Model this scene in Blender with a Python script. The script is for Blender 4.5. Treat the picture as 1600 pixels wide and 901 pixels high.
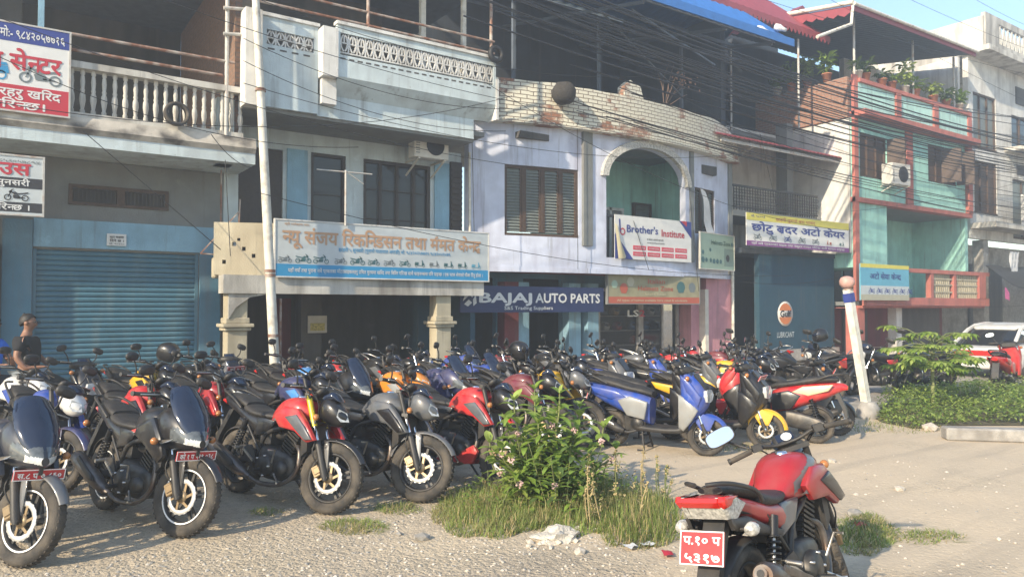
import bpy, bmesh, math, random
from math import radians as R, sin, cos, pi
from mathutils import Vector, Matrix
random.seed(7)
for o in list(bpy.data.objects): bpy.data.objects.remove(o)
sc = bpy.context.scene
col = sc.collection

# ---------------------------------------------------------------- camera, sky, sun, exposure
FPX, PITCH, YAW, CAMH = 1160.0, math.atan(29.5/1160), math.atan2(.823, .568), 1.8
cd = bpy.data.cameras.new('camera'); cam = bpy.data.objects.new('camera', cd); col.objects.link(cam)
cd.sensor_width = 36; cd.lens = 36*FPX/1600; cd.clip_start = .05; cd.clip_end = 2000
cam.location = (0, 0, CAMH); cam.rotation_euler = (pi/2+PITCH, 0, YAW-pi/2); sc.camera = cam
SUN_AZ, SUN_EL = R(17), R(27)            # travel direction of the light measured from +X towards +Y, and elevation
world = bpy.data.worlds.new('World'); sc.world = world; world.use_nodes = True
nt = world.node_tree; bg = nt.nodes['Background']
sky = nt.nodes.new('ShaderNodeTexSky'); sky.sky_type = 'NISHITA'; sky.sun_disc = False
sky.sun_elevation = SUN_EL; sky.sun_rotation = R(270)-SUN_AZ; sky.air_density = 1.3; sky.dust_density = .5; sky.ozone_density = 2.0; sky.altitude = 200
nt.links.new(sky.outputs[0], bg.inputs[0]); bg.inputs[1].default_value = .15
sl = bpy.data.lights.new('sun', 'SUN'); sun = bpy.data.objects.new('sun', sl); col.objects.link(sun)
sl.energy = 4.3; sl.angle = R(.9); sl.color = (1, .85, .63)
sdir = Vector((cos(SUN_EL)*cos(SUN_AZ), cos(SUN_EL)*sin(SUN_AZ), -sin(SUN_EL)))
sun.rotation_euler = sdir.to_track_quat('-Z', 'Y').to_euler(); sun.location = (-30, -12, 30)
sc.view_settings.view_transform = 'Standard'; sc.view_settings.look = 'None'; sc.view_settings.gamma = 1
sc.view_settings.use_curve_mapping = False; sc.view_settings.exposure = .98
sc.render.engine = 'CYCLES'; sc.cycles.use_denoising = True
sc.cycles.max_bounces = 6; sc.cycles.diffuse_bounces = 3; sc.cycles.glossy_bounces = 3; sc.cycles.transmission_bounces = 4
sc.cycles.volume_bounces = 0; sc.cycles.caustics_reflective = False; sc.cycles.caustics_refractive = False

# the photograph's rays, used to read off where things stand
_f = Vector((cos(YAW)*cos(PITCH), sin(YAW)*cos(PITCH), sin(PITCH))); _r = Vector((sin(YAW), -cos(YAW), 0)); _u = _r.cross(_f)
def ray(x, y): return _f*FPX+_r*(x-800)+_u*(450.5-y)
def F(x, y, Y):
    d = ray(x, y); t = Y/d.y; return d.x*t, CAMH+d.z*t
def G(x, y, z=0):
    d = ray(x, y); t = (z-CAMH)/d.z; return d.x*t, d.y*t

# ---------------------------------------------------------------- materials
MATS = {}
def mat(name, c, rough=.6, metal=0, var=.15, scale=6, bump=0, bscale=60, coat=0, c2=None, c2amt=.5, c2scale=2.5, stretch=None, spec=.5, c2sharp=.12, alpha=None, emit=0, dust=0):
    if name in MATS: return MATS[name]
    m = bpy.data.materials.new(name); m.use_nodes = True; MATS[name] = m
    n = m.node_tree; L = n.links; b = n.nodes['Principled BSDF']
    b.inputs['Roughness'].default_value = rough; b.inputs['Metallic'].default_value = metal
    b.inputs['Specular IOR Level'].default_value = spec
    if coat: b.inputs['Coat Weight'].default_value = coat; b.inputs['Coat Roughness'].default_value = .08
    tc = n.nodes.new('ShaderNodeTexCoord'); src = tc.outputs['Object']
    if stretch:
        mp = n.nodes.new('ShaderNodeMapping'); mp.inputs['Scale'].default_value = stretch; L.new(src, mp.inputs[0]); srcs = mp.outputs[0]
    else: srcs = src
    cur = None
    def noise(sc_, det=6, s=None):
        t = n.nodes.new('ShaderNodeTexNoise'); t.inputs['Scale'].default_value = sc_; t.inputs['Detail'].default_value = det
        L.new(s or src, t.inputs['Vector']); return t.outputs[0]
    rgb = n.nodes.new('ShaderNodeRGB'); rgb.outputs[0].default_value = (*c, 1); cur = rgb.outputs[0]
    def mix(fac, a, bcol, f2=None):
        x = n.nodes.new('ShaderNodeMix'); x.data_type = 'RGBA'; L.new(fac, x.inputs[0]); L.new(a, x.inputs[6])
        if isinstance(bcol, tuple): x.inputs[7].default_value = (*bcol, 1)
        else: L.new(bcol, x.inputs[7])
        return x.outputs[2]
    def ramp(v, lo, hi, a=0., bb=1.):
        x = n.nodes.new('ShaderNodeMapRange'); x.inputs[1].default_value = lo; x.inputs[2].default_value = hi
        x.inputs[3].default_value = a; x.inputs[4].default_value = bb; L.new(v, x.inputs[0]); return x.outputs[0]
    if var:
        v = ramp(noise(scale, 8), .3, .7, 1-var, 1+var)
        vm = n.nodes.new('ShaderNodeMix'); vm.data_type = 'RGBA'; vm.blend_type = 'MULTIPLY'; vm.inputs[0].default_value = 1
        L.new(cur, vm.inputs[6]); cb = n.nodes.new('ShaderNodeCombineColor'); [L.new(v, cb.inputs[i]) for i in range(3)]
        L.new(cb.outputs[0], vm.inputs[7]); cur = vm.outputs[2]
    if c2:
        t = .5+(.5-c2amt)*.5
        cur = mix(ramp(noise(c2scale, 10, srcs), t-c2sharp, t+c2sharp), cur, c2)
    if dust:
        cur = mix(ramp(noise(9, 6), .35, .75, 0, dust), cur, (.33, .27, .2))
    L.new(cur, b.inputs['Base Color'])
    if bump:
        bp = n.nodes.new('ShaderNodeBump'); bp.inputs['Strength'].default_value = bump; bp.inputs['Distance'].default_value = .02
        L.new(noise(bscale, 8), bp.inputs['Height']); L.new(bp.outputs[0], b.inputs['Normal'])
    if alpha is not None: b.inputs['Alpha'].default_value = alpha
    if emit: L.new(cur, b.inputs['Emission Color']); b.inputs['Emission Strength'].default_value = emit
    return m

# ---------------------------------------------------------------- mesh builder
class MB:
    def __init__(s): s.v = []; s.f = []; s.m = []; s.s = []
    def add(s, vs, fs, m=0, sm=False):
        b = len(s.v); s.v += [tuple(v) for v in vs]
        for f in fs: s.f.append([b+i for i in f]); s.m.append(m); s.s.append(sm)
    def mark(s): return len(s.v)
    def xf(s, M, k=0, k2=None):
        k2 = len(s.v) if k2 is None else k2
        s.v[k:k2] = [tuple(M @ Vector(v)) for v in s.v[k:k2]]; return s
    def box(s, x0, x1, y0, y1, z0, z1, m=0):
        s.add([(x0,y0,z0),(x1,y0,z0),(x1,y1,z0),(x0,y1,z0),(x0,y0,z1),(x1,y0,z1),(x1,y1,z1),(x0,y1,z1)],
              [(0,3,2,1),(4,5,6,7),(0,1,5,4),(1,2,6,5),(2,3,7,6),(3,0,4,7)], m); return s
    def bar(s, a, b, w, h, m=0, up=(0,0,1)):          # rectangular bar from a to b
        a = Vector(a); b = Vector(b); d = (b-a).normalized(); u = Vector(up)
        if abs(d.dot(u)) > .98: u = Vector((1,0,0))
        x = d.cross(u).normalized(); z = x.cross(d)
        vs = [p+x*(sx*w/2)+z*(sz*h/2) for p in (a, b) for sx, sz in ((-1,-1),(1,-1),(1,1),(-1,1))]
        s.add(vs, [(0,1,2,3),(7,6,5,4),(0,4,5,1),(1,5,6,2),(2,6,7,3),(3,7,4,0)], m); return s
    def loft(s, rings, m=0, cap=True, sm=True, closed=True):
        n = len(rings[0]); vs = [p for r in rings for p in r]; fs = []
        for i in range(len(rings)-1):
            for j in range(n if closed else n-1):
                k = (j+1) % n; fs.append((i*n+j, i*n+k, (i+1)*n+k, (i+1)*n+j))
        s.add(vs, fs, m, sm)
        if cap:
            s.add(rings[0], [tuple(range(n))[::-1]], m); s.add(rings[-1], [tuple(range(n))], m)
        return s
    def tube(s, pts, r, n=8, m=0, cap=True, smooth=0):
        P = [Vector(p) for p in pts]
        if smooth:
            Q = []
            for i in range(len(P)-1):
                p0 = P[max(i-1,0)]; p1 = P[i]; p2 = P[i+1]; p3 = P[min(i+2,len(P)-1)]
                for k in range(smooth):
                    t = k/smooth; Q.append(.5*((2*p1)+(p2-p0)*t+(2*p0-5*p1+4*p2-p3)*t*t+(3*p1-p0-3*p2+p3)*t**3))
            Q.append(P[-1])
            if not isinstance(r, (int, float)): r = [r[min(int(i/smooth), len(r)-1)] for i in range(len(Q))]
            P = Q
        rings = []; prev = None
        for i, p in enumerate(P):
            d = (P[min(i+1,len(P)-1)]-P[max(i-1,0)]).normalized()
            if prev is None:
                a = Vector((0,0,1)) if abs(d.z) < .9 else Vector((1,0,0)); x = d.cross(a).normalized()
            else: x = (prev-d*prev.dot(d)).normalized()
            prev = x; y = d.cross(x); rr = r if isinstance(r, (int, float)) else r[i]
            rings.append([p+x*(rr*cos(2*pi*k/n))+y*(rr*sin(2*pi*k/n)) for k in range(n)])
        s.loft(rings, m, cap); return s
    def lathe(s, prof, n=24, m=0, o=(0,0,0), axis='y', sm=True, loop=False):   # prof of (radius, along axis)
        rings = []
        for k in range(n):
            a = 2*pi*k/n; ring = []
            for r_, h in prof:
                p = {'y': (r_*cos(a), h, r_*sin(a)), 'z': (r_*cos(a), r_*sin(a), h), 'x': (h, r_*cos(a), r_*sin(a))}[axis]
                ring.append((p[0]+o[0], p[1]+o[1], p[2]+o[2]))
            rings.append(ring)
        q = len(prof); vs = [p for r_ in rings for p in r_]; fs = []
        for k in range(n):
            k2 = (k+1) % n
            for j in range(q if loop else q-1):
                j2 = (j+1) % q; fs.append((k*q+j, k*q+j2, k2*q+j2, k2*q+j))
        s.add(vs, fs, m, sm); return s
    def prism(s, poly, a, b, m=0, plane='xz', sm=False):                 # polygon extruded from a to b
        n = len(poly)
        put = {'xz': lambda p, h: (p[0], h, p[1]), 'xy': lambda p, h: (p[0], p[1], h), 'yz': lambda p, h: (h, p[0], p[1])}[plane]
        s.add([put(p, a) for p in poly]+[put(p, b) for p in poly],
              [tuple(range(n)), tuple(range(2*n-1, n-1, -1))]+[(i, (i+1) % n, n+(i+1) % n, n+i) for i in range(n)], m, sm); return s
    def panel(s, poly, y, t, m=0, inset=.82, both=True):                  # side panel with a chamfered, bulged face
        cx = sum(p[0] for p in poly)/len(poly); cz = sum(p[1] for p in poly)/len(poly); n = len(poly)
        for sg in ((1, -1) if both else (1 if y > 0 else -1,)):
            ya = abs(y)
            r0 = [(p[0], sg*(ya-t), p[1]) for p in poly]; r1 = [(p[0], sg*ya, p[1]) for p in poly]
            s.add(r0+r1, [(i, (i+1) % n, n+(i+1) % n, n+i) for i in range(n)], m); RR = []
            for sc_, h_ in ((1, 0), (1-(1-inset)*.45, .3), (inset, .55), (inset*.6, .72)): RR.append([(cx+(p[0]-cx)*sc_, sg*(ya+t*h_), cz+(p[1]-cz)*sc_) for p in poly])
            RR.append([(cx, sg*(ya+t*.78), cz)]*n)
            for a_, b_ in zip(RR[:-2], RR[1:-1]): s.add(a_+b_, [(i, (i+1) % n, n+(i+1) % n, n+i) for i in range(n)], m, True)
            s.add(RR[-2]+[RR[-1][0]], [(i, (i+1) % n, n) for i in range(n)], m, True)
        return s
    def body(s, secs, nr=18, steps=4, m=0, axis='x', mf=None):           # loft of superellipse sections (pos, lo, hi, halfwidth, power, widest)
        S = [tuple(q)+(2.6, .5)[len(q)-4:] if len(q) < 6 else q for q in secs]; out = []
        for i in range(len(S)-1):
            p0 = S[max(i-1,0)]; p1 = S[i]; p2 = S[i+1]; p3 = S[min(i+2,len(S)-1)]
            for k in range(steps):
                t = k/steps
                out.append([.5*(2*b+(c-a)*t+(2*a-5*b+4*c-d)*t*t+(3*b-a-3*c+d)*t**3) for a, b, c, d in zip(p0, p1, p2, p3)])
        out.append(list(S[-1])); rings = []
        for x, lo, hi, w, e, q in out:
            zc = lo+(hi-lo)*q; ring = []
            for j in range(nr):
                a = 2*pi*j/nr; ca, sa = cos(a), sin(a)
                y = w*math.copysign(abs(ca)**(2/e), ca); z = zc+((hi-zc) if sa > 0 else (zc-lo))*math.copysign(abs(sa)**(2/e), sa)
                ring.append((x, y, z) if axis == 'x' else (z, y, x))
            rings.append(ring)
        s.loft(rings, m); return s
    def guard(s, c, r0, a0, a1, w, t=.006, m=0, n=14, drop=.03):          # mudguard arc round an axle c=(x,z), angles from +x
        outer = []
        for i in range(n+1):
            a = a0+(a1-a0)*i/n; taper = 1-.35*abs(2*i/n-1)**3; row = []
            for j, yy in enumerate((-1, -.85, -.45, 0, .45, .85, 1)):
                rr = r0-drop*(abs(yy)**3); row.append((c[0]+rr*cos(a), yy*w*taper, c[1]+rr*sin(a)))
            for yy in (1, .85, .45, 0, -.45, -.85, -1):
                rr = r0-t-drop*(abs(yy)**3); row.append((c[0]+rr*cos(a), yy*w*taper*.96, c[1]+rr*sin(a)))
            outer.append(row)
        s.loft(outer, m); return s
    def mesh(s, name, weld=False, bevel=0):
        me = bpy.data.meshes.new(name); me.from_pydata(s.v, [], s.f)
        me.polygons.foreach_set('material_index', s.m); me.polygons.foreach_set('use_smooth', s.s)
        bm = bmesh.new(); bm.from_mesh(me)
        if weld: bmesh.ops.remove_doubles(bm, verts=bm.verts, dist=1e-5)
        bmesh.ops.recalc_face_normals(bm, faces=bm.faces)
        if bevel:
            es = [e for e in bm.edges if e.is_manifold and e.calc_face_angle(0) > .6]
            bmesh.ops.bevel(bm, geom=es, offset=bevel, segments=1, affect='EDGES', profile=.5, clamp_overlap=True)
        bm.to_mesh(me); bm.free(); me.update(); return me
    def build(s, name, mats, parent=None, bevel=0):
        if not isinstance(mats, (list, tuple)): mats = [mats]
        me = s.mesh(name, bevel=bevel)
        for q in mats: me.materials.append(q)
        o = bpy.data.objects.new(name, me); col.objects.link(o); o.parent = parent; return o
def tag(o, label=None, cat=None, group=None, kind=None):
    for k, v in (('label', label), ('category', cat), ('group', group), ('kind', kind)):
        if v: o[k] = v
    return o
def thing(name, label, cat, loc=(0,0,0), rot=(0,0,0), group=None):
    o = bpy.data.objects.new(name, None); col.objects.link(o); o.location = loc; o.rotation_euler = rot; o.empty_display_size = .1
    return tag(o, label, cat, group)
def T(x, y, z): return Matrix.Translation((x, y, z))
def RX(a): return Matrix.Rotation(a, 4, 'X')
def RY(a): return Matrix.Rotation(a, 4, 'Y')
def RZ(a): return Matrix.Rotation(a, 4, 'Z')

# ---------------------------------------------------------------- lettering (flat meshes, Devanagari laid out in visual order; '|x' = half form of x, '^' = reph, '~' = ra stroke)
_tc = {}
def _glyphs(body, bold):
    c = bpy.data.curves.new('t', 'FONT'); c.body = body; c.size = 1; c.offset = bold; c.resolution_u = 2
    o = bpy.data.objects.new('t', c); col.objects.link(o)
    me = bpy.data.meshes.new_from_object(o); bpy.data.objects.remove(o); bpy.data.curves.remove(c)
    vs = [tuple(v.co[:2]) for v in me.vertices]; fs = [tuple(p.vertices) for p in me.polygons]; bpy.data.meshes.remove(me)
    return vs, fs
def visual(b):
    out = []                                                       # the short-i sign is written before its consonant cluster
    for ch in b:
        if ch == '\u093f':
            k = len(out)-1
            if k >= 1 and out[k-1] == '|': k -= 1
            while k >= 2 and out[k-2] == '|': k -= 2
            out.insert(max(k, 0), ch)
        else: out.append(ch)
    return ''.join(out)
def lettering(body, bold=.012):
    """vertices in units of the font size, x from 0; returns verts, faces, width"""
    key_ = (body, bold); body = visual(body); strong = bold*.9; bold = 0
    if key_ in _tc: return _tc[key_]
    V = []; Fc = []; x = 0; i = 0; seg = ''
    segs = []
    while i < len(body):
        if body[i] == '|': segs += [seg, ('half', body[i+1])]; seg = ''; i += 2
        elif body[i] in '^~': segs += [seg, (body[i], '')]; seg = ''; i += 1
        else: seg += body[i]; i += 1
    segs.append(seg)
    for s_ in segs:
        if s_ == '': continue
        if isinstance(s_, tuple):
            k, g = s_; b = len(V)
            if k == '^': pts = [(x-.30, .62), (x-.24, .73), (x-.14, .79), (x-.07, .76), (x-.09, .70), (x-.15, .73), (x-.2, .69), (x-.24, .61)]
            elif k == '~': pts = [(x-.42, .1), (x-.40, .17), (x-.26, .07), (x-.16, -.02), (x-.24, -.04), (x-.30, .03)]
            if k in '^~': V += pts; Fc.append(tuple(range(b, b+len(pts)))); continue
            vs, fs = _glyphs(g, bold); me = bmesh.new(); bv = [me.verts.new((p[0], p[1], 0)) for p in vs]
            for f in fs:
                try: me.faces.new([bv[q] for q in f])
                except ValueError: pass
            mx = max(p[0] for p in vs)-.15; bmesh.ops.bisect_plane(me, geom=me.verts[:]+me.edges[:]+me.faces[:], plane_co=(mx, 0, 0), plane_no=(1, 0, 0), clear_outer=True)
            me.verts.index_update(); vs = [tuple(q.co[:2]) for q in me.verts]; fs = [tuple(q.index for q in f.verts) for f in me.faces]; me.free(); adv = mx-.01
        else:
            vs, fs = _glyphs(s_, bold); sp = len(s_)-len(s_.rstrip(' ')); adv = (max(p[0] for p in vs) if vs else 0)+.26*sp
            if s_.endswith('\u093f'): adv = max(p[0] for p in vs if p[1] < .4)+.05
        b = len(V); V += [(p[0]+x, p[1]) for p in vs]; Fc += [tuple(b+q for q in f) for f in fs]; x += adv
    w = max(p[0] for p in V); n0 = len(V); V2 = []; F2 = []
    for k, (dx, dz) in enumerate(((0,0),(strong,0),(-strong,0),(0,strong),(0,-strong)) if strong > .008 else ((0,0),)):
        V2 += [(p[0]+dx, p[1]+dz, k) for p in V]; F2 += [tuple(k*n0+q for q in f) for f in Fc]
    _tc[key_] = (V2, F2, w); return _tc[key_]
def put_text(mb, body, u0, v0, h, width=None, m=0, bold=.012, M=None, skew=0):
    """writes into mb in its local XZ plane (facing -Y): baseline-left u0,v0, size h, stretched to width"""
    V, Fc, w = lettering(body, bold); sx = (width/w) if width else h
    vs = [(u0+p[0]*sx+skew*p[1]*h, -.0004*p[2], v0+p[1]*h) for p in V]
    if M: vs = [M @ Vector(v) for v in vs]
    mb.add(vs, Fc, m); return mb
# ---------------------------------------------------------------- bike materials
def paint(name, c, dust=.28, rough=.36): return mat(name, c, rough=rough, var=.12, coat=.45, dust=dust, bump=.04, bscale=8)
RUB = mat('tyre_rubber', (.035,.032,.029), rough=.85, var=.3, bump=.3, bscale=120, dust=.35)
BLK = mat('black_plastic', (.022,.022,.023), rough=.5, var=.2, dust=.12, bump=.1, bscale=300)
BLKG = paint('black_gloss', (.010,.010,.012), dust=.05, rough=.34)
SEATM = mat('seat_vinyl', (.025,.024,.024), rough=.55, var=.25, bump=.25, bscale=90, dust=.1)
ENG = mat('engine_metal', (.05,.05,.05), rough=.45, metal=.6, var=.4, scale=25, dust=.2)
ALU = mat('aluminium', (.55,.54,.52), rough=.35, metal=.9, var=.2, scale=20, dust=.1)
CHR = mat('chrome', (.75,.75,.76), rough=.12, metal=1, var=0)
DSK = mat('brake_disc', (.62,.61,.59), rough=.4, metal=.3, var=.1)
GLD = mat('gold_fork', (.62,.48,.03), rough=.3, metal=.3, var=.05)
BRZ = mat('bronze_caliper', (.26,.19,.11), rough=.45, metal=.5, var=.2)
EXH = mat('exhaust_steel', (.16,.14,.125), rough=.4, metal=.7, var=.35, scale=12, c2=(.13,.07,.04), c2amt=.25, c2scale=5)
LENS = mat('lamp_lens', (.55,.56,.55), rough=.1, var=.25, scale=30, coat=.8)
AMB = mat('amber_lens', (.42,.17,.05), rough=.2, var=.1, coat=.5)
REDL = mat('red_lens', (.55,.02,.015), rough=.2, var=.1, coat=.6)
CLR = mat('clear_lamp', (.42,.41,.38), rough=.12, var=.5, scale=55, coat=.8)
HLM = mat('smoked_lamp', (.10,.11,.115), rough=.08, var=.3, scale=25, coat=.8)
VIS = mat('tinted_visor', (.012,.02,.045), rough=.12, var=.1, coat=.5, dust=.03)
MIR = mat('mirror_glass', (.92,.94,.96), rough=.03, metal=1, var=0)
PLR = mat('plate_red', (.48,.025,.03), rough=.45, var=.08, dust=.1)
WHT = mat('white_enamel', (.78,.77,.74), rough=.5, var=.06)
SPR = mat('shock_spring', (.03,.03,.032), rough=.4, metal=.5, var=.2)
FIXED = dict(rub=RUB, blk=BLK, blkg=BLKG, seat=SEATM, eng=ENG, alu=ALU, chr=CHR, dsk=DSK, gld=GLD, brz=BRZ, exh=EXH, lens=LENS, amb=AMB, redl=REDL, vis=VIS, clr=CLR, hlamp=HLM, mir=MIR, plr=PLR, wht=WHT, spr=SPR)

# a bike is a tree of (part name, [roles], mesh, [sub-parts]); meshes are shared between bikes, paint sits on the object
def P_(name, roles, mb, kids=(), bevel=0): return (name, roles, mb.mesh(name, bevel=bevel) if isinstance(mb, MB) else mb, list(kids))
def P2(name, roles, mb):                                            # the left and the right piece of a pair, each a part of its own
    out = []
    for sg in (1, -1):
        q = MB()
        for f, m_, s_ in zip(mb.f, mb.m, mb.s):
            if sum(mb.v[i][1] for i in f)*sg > 0: q.add([mb.v[i] for i in f], [tuple(range(len(f)))], m_, s_)
        me = q.mesh(name); bm = bmesh.new(); bm.from_mesh(me); bmesh.ops.remove_doubles(bm, verts=bm.verts, dist=1e-5); bmesh.ops.recalc_face_normals(bm, faces=bm.faces); bm.to_mesh(me); bm.free(); out.append((name, roles, me, []))
    return out
def steerM(head, axle, a):
    u = (Vector((head[0], 0, head[1]))-Vector((axle[0], 0, axle[1]))).normalized(); p = Vector((axle[0]-.03, 0, axle[1]))
    return Matrix.Translation(p) @ Matrix.Rotation(a, 4, u) @ Matrix.Translation(-p)

def wheel_parts(ax, R_, tw, steer=None, disc=None, spokes=5, rimrole='blk', stripe='wht', roll=.3):
    rr = R_*.70
    t = MB(); t.lathe([(rr,-tw*.62),(rr+.02,-tw*.78),(R_*.86,-tw),(R_*.95,-tw*.82),(R_*.99,-tw*.42),(R_,0),(R_*.99,tw*.42),(R_*.95,tw*.82),(R_*.86,tw),(rr+.02,tw*.78),(rr,tw*.62)], 40, loop=True)
    for k in range(44):                                            # tread blocks
        a = 2*pi*k/44; q = MB().box(R_*.985, R_*1.006, -tw*.62, -tw*.1, -.008, .008).box(R_*.985, R_*1.006, tw*.1, tw*.62, .004, .02)
        q.xf(RY(-a)); t.add(q.v, q.f)
    r = MB(); r.lathe([(rr*1.01,-tw*.66),(rr*.93,-tw*.6),(rr*.88,-tw*.25),(rr*.88,tw*.25),(rr*.93,tw*.6),(rr*1.01,tw*.66),(rr*.97,tw*.5),(rr*.97,-tw*.5)], 36, loop=True)
    for k in range(spokes):
        a = 2*pi*k/spokes+roll
        for o in (-.13, .13):
            q = MB(); q.bar((.035*cos(a+o*2), 0, .035*sin(a+o*2)), (rr*.93*cos(a+o), 0, rr*.93*sin(a+o)), .022, .016, up=(0,1,0)); r.add(q.v, q.f)
    r.lathe([(.0,-tw*.8),(.035,-tw*.8),(.045,-tw*.3),(.045,tw*.3),(.035,tw*.8),(0,tw*.8)], 16)
    if stripe:
        for sg in (-1, 1): r.lathe([(rr*.985, sg*tw*.70), (rr*.93, sg*tw*.665)], 40, m=1)
    kids = []
    if disc:
        d = MB(); ro = disc; y = -tw*.8-.018
        d.lathe([(ro*.74,y-.002),(ro,y-.002),(ro,y+.003),(ro*.74,y+.003)], 36, loop=True)
        for k in range(18):
            a = 2*pi*k/18; q = MB().box(ro*.98, ro*1.02, y-.002, y+.003, -.009, .009); q.xf(RY(-a)); d.add(q.v, q.f)
        for k in range(6):
            a = 2*pi*k/6; q = MB(); q.bar((ro*.3*cos(a), y, ro*.3*sin(a)), (ro*.78*cos(a+.35), y, ro*.78*sin(a+.35)), .02, .005, m=1, up=(0,1,0)); d.add(q.v, q.f, 1)
        d.lathe([(.0,y-.006),(ro*.36,y-.006),(ro*.36,y+.006)], 18, m=1)
        kids.append(('brake_disc', ['dsk', 'brz'], d))
    M = T(ax[0], 0, ax[1])
    if steer: M = steer @ M
    out = [('tyre', ['rub'], t), ('rim', [rimrole, stripe or 'blk'], r)]+kids
    hub = MB(); hub.tube([(0,-tw-.05,0),(0,tw+.05,0)], .013, 10)
    for _, _, q in out: q.xf(M)
    hub.xf(M)
    return P_('wheel', ['eng'], hub, [P_(*q) for q in out])

def mirror_parts(ang, side, stem, M=None, shape='oval'):
    s = MB(); s.tube(stem, .008, 6, smooth=3)
    top = Vector(stem[-1]); h = MB(); g = MB()
    ax = (.084, .043) if shape == 'oval' else (.095, .055)
    if shape == 'round': ax = (.06, .06)
    e = 2.5 if shape != 'rect' else 3.2
    def ring(x, k): return [(x, ax[0]*k*math.copysign(abs(cos(a))**(2/e), cos(a)), ax[1]*k*math.copysign(abs(sin(a))**(2/e), sin(a))) for a in [2*pi*i/20 for i in range(20)]]
    h.loft([ring(-.018, 1), ring(-.014, 1.06), ring(.004, .95), ring(.016, .55)])
    g.add(ring(-.0185, .95), [tuple(range(20))])
    Q = T(*(top+Vector((0, side*.03, .035)))) @ RZ(ang) @ RY(.06 if shape != 'rect' else .45) @ RX(-side*.18)
    h.xf(Q); g.xf(Q)
    if M: [q.xf(M) for q in (s, h, g)]
    s.add(h.v, h.f, 0, True)
    return P_('mirror', ['blk'], s, [P_('mirror_glass', ['mir'], g)])

PLATE_TXT = {}
def plate_part(lines, w, h, M, hang=None):
    b = MB(); b.box(-w/2, w/2, -.004, .004, -h/2, h/2)
    f = MB(); e = .006
    for x0, x1, z0, z1 in ((-w/2,w/2,h/2-e,h/2),(-w/2,w/2,-h/2,-h/2+e),(-w/2,-w/2+e,-h/2+e,h/2-e),(w/2-e,w/2,-h/2+e,h/2-e)): f.box(x0, x1, -.0065, -.0045, z0, z1)
    n = len(lines)
    for i, l in enumerate(lines):
        hh = h/n*.72; ww = w*.84; k = lettering(l, .03)[2]*hh; ww = min(ww, k*1.5)
        put_text(f, l, -ww/2, h/2-(i+1)*h/n+h/n*.2, hh, ww, bold=.03)
    k = f.mark(); f.v = [(a[0], a[1]-.0065 if abs(a[1]) < .003 else a[1], a[2]) for a in f.v]
    b.xf(M); f.xf(M)
    if hang: b.add(hang.v, hang.f, 1)
    return P_('number_plate', ['plr', 'blk'], b, [P_('plate_lettering', ['wht'], f)])

def indicator(pos, side, M=None, lens='amb', k=1.0):
    b = MB(); b.tube([pos, (pos[0], pos[1]+side*.06, pos[2])], .009, 6)
    l = MB(); l.lathe([(0,-.012),(.022,-.008),(.03,.01),(.026,.03),(0,.036)], 12, axis='x'); l.xf(T(pos[0]-.01, pos[1]+side*.075*k, pos[2]) @ Matrix.Diagonal((k*1.5 if k > 1 else 1, k, k, 1)))
    if M: b.xf(M); l.xf(M)
    return P_('indicator', ['blk'], b, [P_('indicator_lens', [lens], l)])

def spring(mb, a, b, r, n, t=.008, m=0):
    a = Vector(a); b = Vector(b); d = b-a; x = d.cross(Vector((0,1,0))).normalized(); y = d.normalized().cross(x); N = n*9
    mb.tube([a+d*(i/N)+x*(r*cos(2*pi*i/9))+y*(r*sin(2*pi*i/9)) for i in range(N+1)], t, 5, m)

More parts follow.
